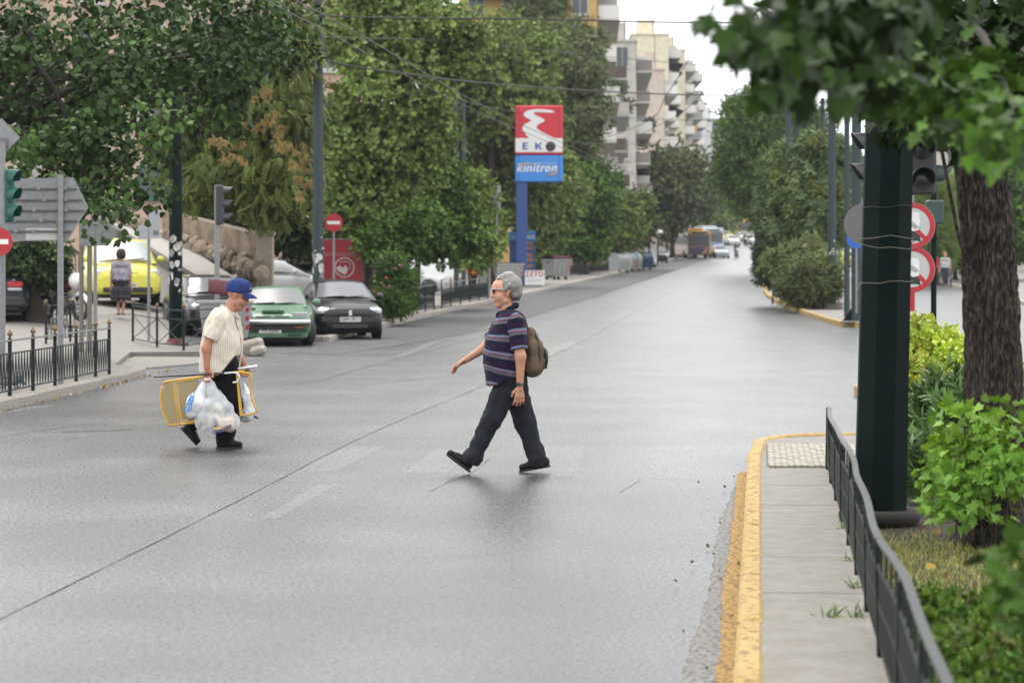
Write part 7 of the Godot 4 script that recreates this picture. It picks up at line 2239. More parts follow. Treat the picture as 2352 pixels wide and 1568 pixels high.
# five fingers: f = direction of the fingers, p = palm normal, side = towards the thumb
func hand_prims(w: Vector3, f: Vector3, side: Vector3, curl: float, spread := 0.12, s := 1.0) -> Array:
	f = f.normalized()
	side = (side - f * side.dot(f)).normalized()
	var down := f.cross(side).normalized()
	if down.y > 0.0 and absf(down.y) > 0.3:
		down = -down
	var l := [cap(w, w + f * 0.03 * s, 0.026 * s, 0.024 * s)]
	for i in 4:
		l.append(cap(w + f * 0.025 * s + side * (0.012 - 0.008 * i) * s, w + f * 0.088 * s + side * (0.030 - 0.020 * i) * s, 0.016 * s, 0.0125 * s))
	var len := [0.072, 0.08, 0.075, 0.06]
	for i in 4:
		var k: Vector3 = w + f * 0.09 * s + side * (0.031 - 0.0205 * i) * s
		var dir := (f + side * (1.5 - i) * spread).normalized()
		var d1 := (dir * cos(curl * 0.5) + down * sin(curl * 0.5)).normalized()
		var d2 := (dir * cos(curl * 1.3) + down * sin(curl * 1.3)).normalized()
		var m: Vector3 = k + d1 * len[i] * 0.55 * s
		l.append(cap(k, m, 0.0105 * s, 0.0092 * s))
		l.append(cap(m, m + d2 * len[i] * 0.5 * s, 0.0092 * s, 0.0078 * s))
	var tb := w + f * 0.03 * s + side * 0.028 * s
	var tm := tb + (f * 0.7 + side * 0.6 + down * 0.25).normalized() * 0.042 * s
	l.append(cap(tb, tm, 0.0145 * s, 0.0115 * s))
	l.append(cap(tm, tm + (f * 0.9 + side * 0.15 + down * 0.4).normalized() * 0.034 * s, 0.011 * s, 0.0088 * s))
	return l

func cloth(key: String, c: Color, rough := 0.9, weave := 0.012) -> StandardMaterial3D:
	var m := grained(key, c.linear_to_srgb(), rough, noise_tex(128, 0.14, lin(0.7, 0.7, 0.7), lin(1, 1, 1), 91, 3), 0.06, noise_tex(128, 0.03, lin(0.8, 0.8, 0.8), lin(1, 1, 1), 92, 3), 0.5, null, 0.3, true)
	m.rim_enabled = true
	m.rim = 0.12
	m.metallic_specular = 0.25
	return m

func skin_mat(key: String) -> StandardMaterial3D:
	var m := mat(key, Color.WHITE, 0.62)
	m.vertex_color_use_as_albedo = true
	m.metallic_specular = 0.38
	m.subsurf_scatter_enabled = true
	m.subsurf_scatter_strength = 0.12
	return m

func shoe_mesh(heel: Vector3, toe: Vector3, up: Vector3, ankle: Vector3) -> Array:
	var f := (toe - heel)
	var len := f.length()
	f = f / len
	up = (up - f * up.dot(f)).normalized()
	var s := f.cross(up)
	var l := []
	for w in [-1.0, 1.0]:
		l.append(cap(heel + f * 0.045 + up * 0.036 + s * 0.010 * w, heel + f * len * 0.5 + up * 0.034 + s * 0.014 * w, 0.034, 0.030))
		l.append(cap(heel + f * len * 0.5 + up * 0.034 + s * 0.014 * w, toe - f * 0.036 + up * 0.03 + s * 0.012 * w, 0.032, 0.028))
	l.append(cap(heel + f * 0.05 + up * 0.05, ankle, 0.04, 0.042))
	l.append(cap(heel + f * len * 0.62 + up * 0.045, ankle + f * 0.02, 0.03, 0.038))
	var out := [field_mesh(l, 0.009, 0.02)]
	return out

func sole_mesh(heel: Vector3, toe: Vector3, up: Vector3) -> ArrayMesh:
	var f := (toe - heel)
	var len := f.length()
	f = f / len
	up = (up - f * up.dot(f)).normalized()
	var s := f.cross(up)
	var st := mb()
	var ring := [[0.004, 0.02], [0.03, 0.036], [0.1, 0.036], [len * 0.55, 0.04], [len * 0.75, 0.046], [len - 0.04, 0.038], [len - 0.005, 0.016]]
	var rs := []
	for y in [0.0, 0.018]:
		var r := PackedVector3Array()
		for q in ring:
			r.append(heel + f * q[0] + s * q[1] + up * y)
		for i in range(ring.size() - 1, -1, -1):
			r.append(heel + f * ring[i][0] - s * ring[i][1] + up * y)
		rs.append(r)
	loft(st, rs)
	return done(st)

func build_people() -> void:
	striding_man()
	old_man()
	woman()
	bystanders()
	pigeons()

func striding_man() -> void:
	# faces -x; the near side of the body is +z
	var o := Vector3((1182.0 - 1176.0) / FV * 20.72, 0.0, -20.72)
	var t := thing("person", "man in striped polo shirt, sunglasses and grey trousers striding across with backpack", "person", o)
	var HX := Basis(Vector3(-1, 0, 0), Vector3(0, 1, 0), Vector3(0, 0, -1))
	var head := Vector3(-0.072, 1.505, 0.0)
	var sh_n := Vector3(0.008, 1.262, 0.185)
	var el_n := Vector3(0.048, 0.985, 0.235)
	var wr_n := Vector3(0.043, 0.745, 0.225)
	var sh_f := Vector3(-0.06, 1.262, -0.185)
	var el_f := Vector3(-0.235, 1.055, -0.225)
	var wr_f := Vector3(-0.405, 0.945, -0.20)
	var hip := Vector3(-0.03, 0.80, 0)
	var kn_n := Vector3(-0.195, 0.45, 0.095)
	var an_n := Vector3(-0.382, 0.125, 0.085)
	var kn_f := Vector3(0.088, 0.43, -0.095)
	var an_f := Vector3(0.195, 0.10, -0.085)
	var tone := func(p: Vector3) -> Color:
		var c := Color(0.46, 0.245, 0.165)
		if p.y > 1.36:
			var q: Vector3 = HX.inverse() * (p - head)
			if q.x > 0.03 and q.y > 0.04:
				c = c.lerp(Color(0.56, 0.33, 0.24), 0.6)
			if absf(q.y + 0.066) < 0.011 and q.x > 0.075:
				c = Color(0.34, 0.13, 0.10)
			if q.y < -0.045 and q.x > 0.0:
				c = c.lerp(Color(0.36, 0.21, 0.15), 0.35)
			if q.x < 0.0 and q.x > -0.05 and absf(q.z) > 0.07:
				c = Color(0.42, 0.19, 0.13)
		elif p.y < 1.0:
			c = Color(0.43, 0.22, 0.145)
		return c
	var core := [cap(Vector3(-0.06, 1.34, 0), Vector3(-0.068, 1.45, 0), 0.062, 0.058), cap(Vector3(-0.02, 1.22, 0.1), Vector3(-0.02, 1.22, -0.1), 0.08, 0.08), cap(Vector3(-0.08, 1.0, 0.05), Vector3(-0.08, 1.0, -0.05), 0.11, 0.11), cap(hip + Vector3(0, 0, 0.06), hip + Vector3(0, 0, -0.06), 0.1, 0.1),
		cap(sh_n, el_n, 0.05, 0.043), cap(el_n, wr_n, 0.044, 0.028), cap(sh_f, el_f, 0.05, 0.043), cap(el_f, wr_f, 0.044, 0.028),
		cap(hip + Vector3(0, -0.05, 0.08), kn_n, 0.075, 0.05), cap(kn_n, an_n, 0.05, 0.036), cap(hip + Vector3(0, -0.05, -0.08), kn_f, 0.075, 0.05), cap(kn_f, an_f, 0.05, 0.036)]
	var body := joined_mesh([field_mesh(core, 0.012, 0.03, 0.0, 20.0, tone), field_mesh(head_prims(head, HX, 1.06), 0.0042, 0.016, 0.0, 20.0, tone), field_mesh(hand_prims(wr_n, Vector3(-0.02, -1, 0.02), Vector3(-1, 0, 0.35), 0.45), 0.0045, 0.008, 0.0, 20.0, tone), field_mesh(hand_prims(wr_f, Vector3(-0.82, -0.5, -0.05), Vector3(-0.1, 0.25, 0.9), 0.55, 0.2), 0.0045, 0.008, 0.0, 20.0, tone)])
	part("body", body, skin_mat("skin"), t)
	# shirt: stripes run round the body; v is the height on the cloth
	var im := Image.create(8, 512, false, Image.FORMAT_RGB8)
	for y in 512:
		var u := fmod(y / 512.0 * 7.0, 1.0)  # five repeats per metre of cloth
		var c := Color(0.011, 0.012, 0.028)
		if u < 0.14:
			c = Color(0.125, 0.145, 0.22)
		elif u < 0.205:
			c = Color(0.14, 0.015, 0.035)
		elif u < 0.37:
			c = Color(0.095, 0.095, 0.105)
		elif u < 0.60:
			c = Color(0.009, 0.010, 0.024)
		elif u < 0.95:
			c = Color(0.017, 0.009, 0.028)
		for x in 8:
			im.set_pixel(x, y, c.linear_to_srgb())
	var sm := mat("striped jersey", Color.WHITE, 0.9)
	sm.albedo_texture = ImageTexture.create_from_image(im)
	sm.rim_enabled = true
	sm.rim = 0.1
	sm.metallic_specular = 0.25
	var suv := func(p: Vector3) -> Vector2:
		var droop := 0.05 * clampf((-p.x - 0.05) / 0.2, -0.6, 1.0) * (1.0 - clampf((p.y - 0.8) / 0.5, 0, 1))
		return Vector2(p.z, -(p.y - droop + 0.008 * sin(p.z * 22.0 + p.y * 9.0)) + 0.02)
	var torso := [cap(Vector3(-0.045, 1.285, 0.11), Vector3(-0.045, 1.285, -0.11), 0.085, 0.085), cap(sh_n + Vector3(0.0, 0.005, -0.03), sh_f + Vector3(0.02, 0.005, 0.03), 0.078, 0.078), cap(Vector3(-0.075, 1.17, 0.085), Vector3(-0.075, 1.17, -0.085), 0.135, 0.135), cap(Vector3(-0.095, 1.03, 0.075), Vector3(-0.095, 1.03, -0.075), 0.163, 0.163), cap(Vector3(-0.085, 0.90, 0.07), Vector3(-0.085, 0.90, -0.07), 0.163, 0.163), cap(Vector3(-0.072, 0.77, 0.065), Vector3(-0.072, 0.77, -0.065), 0.150, 0.150), cap(Vector3(-0.065, 0.70, 0.06), Vector3(-0.065, 0.70, -0.06), 0.145, 0.145)]
	var hem := func(p: Vector3) -> float: return maxf(0.735 + 0.10 * clampf((p.x + 0.2) / 0.3, 0, 1) - p.y, (Vector2(p.x + 0.075, p.z).length() - 0.2) * 0.0 + p.y - 1.372)
	part("shirt", joined_mesh([field_mesh(torso, 0.0095, 0.07, 0.014, 9.0, null, suv, hem)]), sm, t)
	for a in [[sh_n, el_n, 1.0], [sh_f, el_f, -1.0]]:
		var d: Vector3 = (a[1] - a[0]).normalized()
		var s0: Vector3 = a[0] + Vector3(0.0, 0.0, -0.01 * a[2])
		var e0: Vector3 = a[0] + d * 0.245
		var cutf := func(p: Vector3) -> float: return (p - a[0]).dot(d) - 0.225
		var auv := func(p: Vector3) -> Vector2: return Vector2(p.z, (p - a[0]).dot(d) - 1.262 + 0.06)
		part("sleeve", joined_mesh([field_mesh([cap(s0, e0, 0.084, 0.074)], 0.0095, 0.02, 0.012, 13.0, null, auv, cutf)]), sm, t)
	var navy := cloth("navy collar", Color(0.016, 0.018, 0.04))
	var colr := [cap(Vector3(-0.045, 1.375, 0.06), Vector3(-0.135, 1.335, 0.035), 0.016, 0.016), cap(Vector3(-0.045, 1.375, -0.06), Vector3(-0.135, 1.335, -0.035), 0.016, 0.016), cap(Vector3(0.012, 1.405, 0.04), Vector3(-0.045, 1.375, 0.065), 0.020, 0.018), cap(Vector3(0.012, 1.405, -0.04), Vector3(-0.045, 1.375, -0.065), 0.020, 0.018), cap(Vector3(0.012, 1.405, 0.04), Vector3(0.012, 1.405, -0.04), 0.021, 0.021), cap(Vector3(-0.135, 1.325, 0.02), Vector3(-0.155, 1.27, 0.0), 0.018, 0.012)]
	part("collar", joined_mesh([field_mesh(colr, 0.007, 0.025)]), navy, t)
	# trousers
	var grey := cloth("grey trousers", Color(0.024, 0.027, 0.034))
	var legs := [cap(Vector3(-0.045, 0.80, 0.065), Vector3(-0.045, 0.80, -0.065), 0.130, 0.130), cap(Vector3(-0.045, 0.76, 0.08), kn_n, 0.118, 0.080), cap(kn_n, an_n + Vector3(0.03, 0.01, 0), 0.080, 0.068), cap(an_n + Vector3(0.03, 0.01, 0), an_n + Vector3(0.0, -0.015, 0), 0.068, 0.072), cap(Vector3(-0.015, 0.76, -0.08), kn_f, 0.118, 0.082), cap(kn_f, an_f + Vector3(-0.01, 0.03, 0), 0.082, 0.072), cap(an_f + Vector3(-0.01, 0.03, 0), an_f + Vector3(0.005, -0.03, 0), 0.072, 0.072)]
	var cuffs := func(p: Vector3) -> float: return maxf(p.y - 0.84, maxf((0.055 - p.y) if p.x > 0.0 else -1.0, ((p - an_n).dot(Vector3(-0.35, -0.94, 0)) - 0.03) if p.x < -0.2 else -1.0))
	part("trousers", joined_mesh([field_mesh(legs, 0.0095, 0.05, 0.014, 13.0, null, null, cuffs)]), grey, t)
	part("belt", tube_mesh([Vector3(-0.172, 0.835, 0.06), Vector3(-0.14, 0.84, 0.11), Vector3(-0.05, 0.845, 0.14), Vector3(0.05, 0.845, 0.11)], 0.012, 6), m_black, t)
	# shoes
	var blk := mat("black shoe leather", lin(0.007, 0.007, 0.008), 0.5)
	blk.metallic_specular = 0.28
	for q in [[Vector3(-0.372, 0.012, 0.085), Vector3(-0.575, 0.165, 0.10), Vector3(-0.55, 0.83, 0), an_n + Vector3(-0.01, -0.02, 0)], [Vector3(0.305, 0.05, -0.085), Vector3(0.035, 0.0, -0.10), Vector3(0.1, 1, 0), an_f]]:
		var s := part("shoe", joined_mesh(shoe_mesh(q[0] + q[2].normalized() * 0.01, q[1] + q[2].normalized() * 0.01, q[2], q[3])), blk, t)
		part("sole", sole_mesh(q[0], q[1], q[2]), m_rubber, s)
	# hair, swept back, thick at the nape
	var hn := FastNoiseLite.new()
	hn.frequency = 1.0
	hn.fractal_octaves = 3
	var hair := func(p: Vector3) -> Color:
		var q: Vector3 = HX.inverse() * (p - head)
		var al := -q.x * 0.8 - q.y * 0.6
		var ac := q.x * 0.6 - q.y * 0.8
		var k := 0.5 + 0.9 * hn.get_noise_3d(al * 26.0, ac * 170.0, q.z * 90.0)
		var c := Color(0.10, 0.096, 0.088).lerp(Color(0.27, 0.26, 0.24), clampf(k * 0.9 + (q.y - 0.07) * 4.0, 0, 1))
		return c if q.y > -0.03 else c * 0.6
	var hp := []
	for q in [[[-0.03, 0.058, 0], [-0.03, 0.058, 0], 0.095, 0.095, [1.06, 1.02, 0.90]], [[0.045, 0.118, 0.02], [-0.03, 0.135, -0.015], 0.026, 0.04], [[0.062, 0.105, -0.02], [0.0, 0.135, -0.02], 0.02, 0.035], [[-0.075, -0.02, 0.035], [-0.085, -0.055, 0.02], 0.04, 0.028], [[-0.075, -0.02, -0.035], [-0.085, -0.055, -0.02], 0.04, 0.028], [[0.0, 0.03, 0.079], [-0.03, 0.06, 0.082], 0.013, 0.019], [[0.012, 0.0, 0.080], [0.0, 0.04, 0.086], 0.009, 0.016], [[0.0, 0.03, -0.079], [-0.03, 0.06, -0.082], 0.013, 0.019], [[-0.10, 0.04, 0.03], [-0.10, 0.0, -0.03], 0.03, 0.03]]:
		var e := [head + HX * Vector3(q[0][0], q[0][1], q[0][2]) * 1.06, head + HX * Vector3(q[1][0], q[1][1], q[1][2]) * 1.06, q[2] * 1.06, q[3] * 1.06]
		if q.size() > 4:
			e.append(Vector3(q[4][0], q[4][1], q[4][2]))
		hp.append(e)
	var hl := func(p: Vector3) -> float:  # hairline
		var q: Vector3 = HX.inverse() * (p - head)
		var front := 0.030 + 0.5 * clampf(q.y - 0.105, 0.0, 0.1) * 2.0 - 0.010 * clampf((0.07 - q.y) / 0.05, 0.0, 1.0)
		return maxf(q.x - front, minf(-0.062 - q.y, 0.05)) if q.y < 0.118 else q.x - 0.085
	var hm := mat("grey hair", Color.WHITE, 0.65)
	hm.vertex_color_use_as_albedo = true
	part("hair", joined_mesh([field_mesh(hp, 0.0042, 0.018, 0.0028, 26.0, hair, null, hl)]), hm, t)
	# sunglasses, watch
	var gl := mat("brown lens", lin(0.03, 0.012, 0.01), 0.1)
	var sg := part("sunglasses", tube_mesh([head + HX * Vector3(0.104, 0.034, 0.052), head + HX * Vector3(0.112, 0.036, 0.03), head + HX * Vector3(0.116, 0.036, 0.0), head + HX * Vector3(0.112, 0.036, -0.03), head + HX * Vector3(0.104, 0.034, -0.052)], 0.006, 6), mat("frame grey", lin(0.25, 0.23, 0.22), 0.3, 0.5), t)
	for s in [-1, 1]:
		var st := mb()
		box(st, Vector3.ZERO, Vector3(0.012, 0.036, 0.05), Basis(Vector3.UP, 0.35 * s), 0.005)
		part("lens", done(st), gl, sg, head + HX * Vector3(0.102, 0.018, 0.034 * s))
		part("temple", tube_mesh([head + HX * Vector3(0.10, 0.034, 0.056 * s), head + HX * Vector3(0.04, 0.032, 0.080 * s), head + HX * Vector3(-0.01, 0.026, 0.087 * s)], [0.006, 0.0055, 0.004], 6), mats["frame grey"], sg)
	var wv := (wr_n - el_n).normalized()
	part("watch_strap", tube_mesh([wr_n - wv * 0.022, wr_n - wv * 0.002], [0.0335, 0.0315], 14), mat("steel strap", lin(0.12, 0.12, 0.13), 0.4, 0.6), t)
	part("watch_face", tube_mesh([wr_n - wv * 0.012 + Vector3(-0.012, 0, 0.028), wr_n - wv * 0.012 + Vector3(-0.014, 0, 0.038)], 0.017, 12), m_black, t)
	# backpack
	var bp := thing("backpack", "brown backpack with black zipped edges on the back of the striding man", "backpack", o)
	var tan := cloth("tan canvas", Color(0.155, 0.112, 0.072))
	var pack := [cap(Vector3(0.125, 1.17, 0.06), Vector3(0.125, 1.17, -0.06), 0.055, 0.055), cap(Vector3(0.155, 1.05, 0.075), Vector3(0.155, 1.05, -0.075), 0.085, 0.085), cap(Vector3(0.165, 0.93, 0.08), Vector3(0.165, 0.93, -0.08), 0.085, 0.085), cap(Vector3(0.15, 0.885, 0.08), Vector3(0.15, 0.885, -0.08), 0.075, 0.075)]
	part("main_bag", joined_mesh([field_mesh(pack, 0.010, 0.05, 0.014, 9.0)]), tan, bp)
	part("front_pocket", joined_mesh([field_mesh([cap(Vector3(0.238, 1.0, 0.055), Vector3(0.238, 1.0, -0.055), 0.032, 0.032), cap(Vector3(0.235, 0.91, 0.06), Vector3(0.235, 0.91, -0.06), 0.038, 0.038)], 0.010, 0.04, 0.008, 12.0)]), tan, bp)
	part("zip_edge", tube_mesh(smooth_path([Vector3(0.19, 0.86, 0.135), Vector3(0.205, 0.95, 0.145), Vector3(0.205, 1.06, 0.14), Vector3(0.19, 1.14, 0.10), Vector3(0.185, 1.17, 0.0), Vector3(0.19, 1.14, -0.10)], 5), 0.012, 6), m_black, bp)
	part("zip_edge", tube_mesh(smooth_path([Vector3(0.255, 0.88, 0.075), Vector3(0.268, 0.95, 0.09), Vector3(0.262, 1.02, 0.08), Vector3(0.25, 1.045, 0.0), Vector3(0.262, 1.02, -0.08)], 5), 0.014, 6), m_black, bp)
	for s in [1.0, -1.0]:
		var pts := smooth_path([Vector3(0.115, 1.20, s * 0.085), Vector3(0.075, 1.315, s * 0.115), Vector3(0.01, 1.352, s * 0.135), Vector3(-0.075, 1.325, s * 0.145), Vector3(-0.10, 1.25, s * 0.155), Vector3(-0.085, 1.20, s * 0.17)], 5)
		var st := mb()
		var rings := []
		for i in pts.size():
			var d: Vector3 = (pts[mini(i + 1, pts.size() - 1)] - pts[maxi(i - 1, 0)]).normalized()
			var w := Vector3(0, 0, 1)
			var u := d.cross(w).normalized()
			rings.append(PackedVector3Array([pts[i] + w * 0.024 + u * 0.007, pts[i] - w * 0.024 + u * 0.007, pts[i] - w * 0.024 - u * 0.007, pts[i] + w * 0.024 - u * 0.007]))
		loft(st, rings)
		part("strap", done(st), tan, bp)
		part("buckle", box_mesh(Vector3(0.04, 0.05, 0.05), 0.01), m_black, bp, Vector3(-0.088, 1.205, s * 0.172))
		part("lower_strap", tube_mesh(smooth_path([Vector3(-0.085, 1.19, s * 0.175), Vector3(-0.03, 1.08, s * 0.19), Vector3(0.09, 0.93, s * 0.12)], 5), 0.008, 5), m_black, bp)

func old_man() -> void:
	# faces +x and stoops; the near side is +z
	var d := 23.7
	var o := Vector3((517.5 - 1176.0) / FV * d, 0.0, -d)
	var t := thing("person", "stooped old man in blue cap and pale striped shirt carrying a chair and bags", "person", o)
	var tilt := 0.42
	var HX := Basis(Vector3(0, 0, 1), -tilt)
	var head := Vector3(0.115, 1.445, 0.0)
	var sh_n := Vector3(-0.065, 1.225, 0.19)
	var el_n := Vector3(-0.150, 0.955, 0.235)
	var wr_n := Vector3(-0.145, 0.775, 0.235)
	var sh_f := Vector3(0.0, 1.225, -0.18)
	var el_f := Vector3(0.06, 0.97, -0.26)
	var wr_f := Vector3(0.14, 0.80, -0.24)
	var kn_f := Vector3(0.075, 0.42, 0.08)
	var an_f := Vector3(0.0, 0.10, 0.075)
	var kn_b := Vector3(-0.135, 0.385, -0.09)
	var an_b := Vector3(-0.36, 0.20, -0.085)
	var tone := func(p: Vector3) -> Color:
		var c := Color(0.40, 0.19, 0.125)
		if p.y < 1.0:
			c = Color(0.37, 0.17, 0.11)
		var q: Vector3 = HX.inverse() * (p - head)
		if q.length() < 0.2:
			if q.x > 0.045 and absf(q.y - 0.012) < 0.014:
				c = Color(0.22, 0.10, 0.07)
			if absf(q.y + 0.066) < 0.010 and q.x > 0.075:
				c = Color(0.27, 0.10, 0.08)
			if q.x < -0.0 and absf(q.z) < 0.075:
				c = c.lerp(Color(0.36, 0.2, 0.15), 0.5)
		return c
	var core := [cap(Vector3(0.03, 1.285, 0), Vector3(0.08, 1.40, 0), 0.064, 0.062), cap(Vector3(-0.03, 1.2, 0.1), Vector3(-0.03, 1.2, -0.1), 0.08, 0.08), cap(Vector3(-0.02, 1.0, 0.05), Vector3(-0.02, 1.0, -0.05), 0.11, 0.11), cap(Vector3(-0.01, 0.8, 0.06), Vector3(-0.01, 0.8, -0.06), 0.1, 0.1),
		cap(sh_n, el_n, 0.055, 0.047), cap(el_n, wr_n, 0.047, 0.033), cap(sh_f, el_f, 0.055, 0.047), cap(el_f, wr_f, 0.047, 0.033),
		cap(Vector3(0.0, 0.75, 0.07), kn_f, 0.075, 0.05), cap(kn_f, an_f, 0.05, 0.036), cap(Vector3(-0.02, 0.75, -0.07), kn_b, 0.075, 0.05), cap(kn_b, an_b, 0.05, 0.036)]
	var body := joined_mesh([field_mesh(core, 0.012, 0.03, 0.0, 20.0, tone), field_mesh(head_prims(head, HX, 1.03), 0.0045, 0.016, 0.0, 20.0, tone), field_mesh(hand_prims(wr_n, Vector3(0.08, -1, 0.0), Vector3(1, 0, 0.25), 1.25, 0.0), 0.005, 0.008, 0.0, 20.0, tone), field_mesh(hand_prims(wr_f, Vector3(0.1, -1, 0.0), Vector3(1, 0, -0.2), 1.2, 0.0), 0.005, 0.008, 0.0, 20.0, tone)])
	part("body", body, skin_mat("skin"), t)
	var im := Image.create(256, 8, false, Image.FORMAT_RGB8)
	for x in 256:
		var u := fmod(x / 256.0 * 16.0, 1.0)
		var c := Color(0.58, 0.53, 0.45)
		if u < 0.2:
			c = Color(0.38, 0.315, 0.25)
		elif u > 0.5 and u < 0.6:
			c = Color(0.43, 0.37, 0.30)
		for y in 8:
			im.set_pixel(x, y, c.linear_to_srgb())
	var sm := mat("pale striped cotton", Color.WHITE, 0.9)
	sm.albedo_texture = ImageTexture.create_from_image(im)
	sm.backlight_enabled = true
	sm.backlight = Color(0.12, 0.11, 0.1)
	# stripes run down the cloth: u goes round the body
	var suv := func(p: Vector3) -> Vector2: return Vector2(atan2(p.z, p.x + 0.01) * 0.72 + p.y * 0.12 + 0.02 * sin(p.y * 17.0), p.y)
	var torso := [cap(Vector3(-0.04, 1.255, 0.10), Vector3(-0.0, 1.255, -0.10), 0.085, 0.085), cap(sh_n + Vector3(0.02, 0.015, -0.03), sh_f + Vector3(-0.02, 0.015, 0.03), 0.080, 0.080), cap(Vector3(-0.045, 1.13, 0.08), Vector3(-0.03, 1.13, -0.08), 0.150, 0.150), cap(Vector3(-0.035, 1.0, 0.08), Vector3(-0.025, 1.0, -0.08), 0.178, 0.178), cap(Vector3(-0.05, 0.86, 0.075), Vector3(-0.04, 0.86, -0.075), 0.178, 0.178), cap(Vector3(-0.065, 0.72, 0.07), Vector3(-0.05, 0.72, -0.07), 0.172, 0.172)]
	var hem := func(p: Vector3) -> float: return maxf(0.725 - p.y, minf((p.x - (0.105 - (0.885 - p.y) * 0.75)), 0.885 - p.y) if p.y < 0.89 and p.z > 0.0 else (0.74 - p.y))
	part("shirt", joined_mesh([field_mesh(torso, 0.0095, 0.07, 0.020, 8.0, null, suv, hem)]), sm, t)
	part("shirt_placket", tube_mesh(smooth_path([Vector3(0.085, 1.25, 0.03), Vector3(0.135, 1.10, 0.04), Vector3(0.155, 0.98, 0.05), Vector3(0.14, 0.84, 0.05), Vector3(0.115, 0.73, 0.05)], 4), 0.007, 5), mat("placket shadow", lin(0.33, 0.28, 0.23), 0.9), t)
	for a in [[sh_n, el_n, 1.0], [sh_f, el_f, -1.0]]:
		var dr: Vector3 = (a[1] - a[0]).normalized()
		var cutf := func(p: Vector3) -> float: return (p - a[0]).dot(dr) - 0.20 - 0.12 * (p.x - a[0].x)
		var auv := func(p: Vector3) -> Vector2: return Vector2(atan2(p.x - a[0].x, p.z - a[0].z) * 0.5, p.y)
		part("sleeve", joined_mesh([field_mesh([cap(a[0] + Vector3(0.02, 0.0, -0.02 * a[2]), a[0] + dr * 0.22 + Vector3(0.015, 0, 0), 0.092, 0.088)], 0.0095, 0.02, 0.018, 11.0, null, auv, cutf)]), sm, t)
	var colr := [cap(Vector3(-0.025, 1.345, 0.05), Vector3(0.085, 1.275, 0.058), 0.016, 0.014), cap(Vector3(-0.025, 1.345, -0.05), Vector3(0.085, 1.275, -0.058), 0.016, 0.014), cap(Vector3(-0.03, 1.355, 0.045), Vector3(-0.03, 1.355, -0.045), 0.018, 0.018), cap(Vector3(0.085, 1.27, 0.05), Vector3(0.135, 1.235, 0.03), 0.022, 0.012), cap(Vector3(0.085, 1.27, -0.05), Vector3(0.135, 1.235, -0.03), 0.022, 0.012)]
	part("collar", joined_mesh([field_mesh(colr, 0.0075, 0.02)]), cloth("cream collar", Color(0.56, 0.52, 0.45)), t)
	var dk := cloth("black trousers", Color(0.009, 0.008, 0.011))
	var legs := [cap(Vector3(-0.01, 0.80, 0.07), Vector3(-0.01, 0.80, -0.07), 0.135, 0.135), cap(Vector3(0.01, 0.74, 0.075), kn_f, 0.118, 0.088), cap(kn_f, an_f + Vector3(0.01, 0.04, 0), 0.088, 0.078), cap(an_f + Vector3(0.01, 0.04, 0), an_f + Vector3(0.0, -0.02, 0), 0.078, 0.08), cap(Vector3(-0.02, 0.74, -0.08), kn_b, 0.118, 0.085), cap(kn_b, an_b + Vector3(0.05, 0.03, 0), 0.085, 0.072)]
	var cuffs := func(p: Vector3) -> float: return maxf(p.y - 0.92, maxf((0.055 - p.y) if p.x > -0.12 else -1.0, ((p - an_b).dot(Vector3(-0.77, -0.63, 0)) - 0.0) if p.x < -0.2 else -1.0))
	part("trousers", joined_mesh([field_mesh(legs, 0.0095, 0.05, 0.015, 11.0, null, null, cuffs)]), dk, t)
	var blk := mat("black shoe leather")
	for q in [[Vector3(-0.085, 0.0, 0.075), Vector3(0.178, 0.0, 0.085), Vector3(0, 1, 0), an_f], [Vector3(-0.445, 0.185, -0.085), Vector3(-0.285, 0.012, -0.09), Vector3(0.73, 0.68, 0), an_b]]:
		var s := part("shoe", joined_mesh(shoe_mesh(q[0] + q[2].normalized() * 0.01, q[1] + q[2].normalized() * 0.01, q[2], q[3])), blk, t)
		part("sole", sole_mesh(q[0], q[1], q[2]), m_rubber, s)
	# cap
	var FX := HX
	HX = Basis(Vector3(0, 0, 1), -0.2)
	head = head + Vector3(-0.012, 0.0, 0)
	var blue := cloth("blue cap", Color(0.026, 0.046, 0.17), 0.85)
	var cp := []
	for q in [[[0.006, 0.084, 0], [0.006, 0.084, 0], 0.098, 0.098, [1.16, 0.86, 0.90]], [[0.004, 0.052, 0], [0.004, 0.052, 0], 0.097, 0.097, [1.15, 0.4, 0.92]]]:
		cp.append([head + HX * Vector3(q[0][0], q[0][1], q[0][2]) * 1.08, head + HX * Vector3(q[1][0], q[1][1], q[1][2]) * 1.08, q[2] * 1.08, q[3] * 1.08, Vector3(q[4][0], q[4][1], q[4][2])])
	var brim := func(p: Vector3) -> float:
		var q: Vector3 = HX.inverse() * (p - head)
		return 0.040 - q.y - 0.06 * clampf(-q.x, 0.0, 0.1)
	var cm := part("cap", joined_mesh([field_mesh(cp, 0.0055, 0.02, 0.004, 25.0, null, null, brim)]), blue, t)
	var st := mb()
	st.set_smooth_group(1)
	var rows := []
	for i in 6:
		var row := PackedVector3Array()
		for j in 11:
			var a := lerpf(-1.15, 1.15, j / 10.0)
			var r := lerpf(0.100, 0.182, i / 5.0)
			var q := Vector3(cos(a) * r * (1.05 if i < 1 else 1.0) + 0.006, 0.056 - 0.030 * pow(i / 5.0, 1.6) - 0.016 * pow(absf(a), 2.0) * i / 5.0, sin(a) * lerpf(0.094, 0.088, i / 5.0))
			row.append(head + HX * q * 1.08)
		rows.append(row)
	loft(st, rows, false, false, 1)
	var rows2 := []
	for r in rows:
		var w := PackedVector3Array()
		for p in r:
			w.append(p - HX.y * 0.007)
		rows2.append(w)
	loft(st, rows2, false, false, 1)
	part("visor", done(st), blue, cm)
	part("cap_badge", tube_mesh([head + HX * Vector3(0.115, 0.10, 0.02), head + HX * Vector3(0.122, 0.10, 0.02)], 0.022, 10), mat("badge gold", lin(0.5, 0.35, 0.15), 0.6), cm)

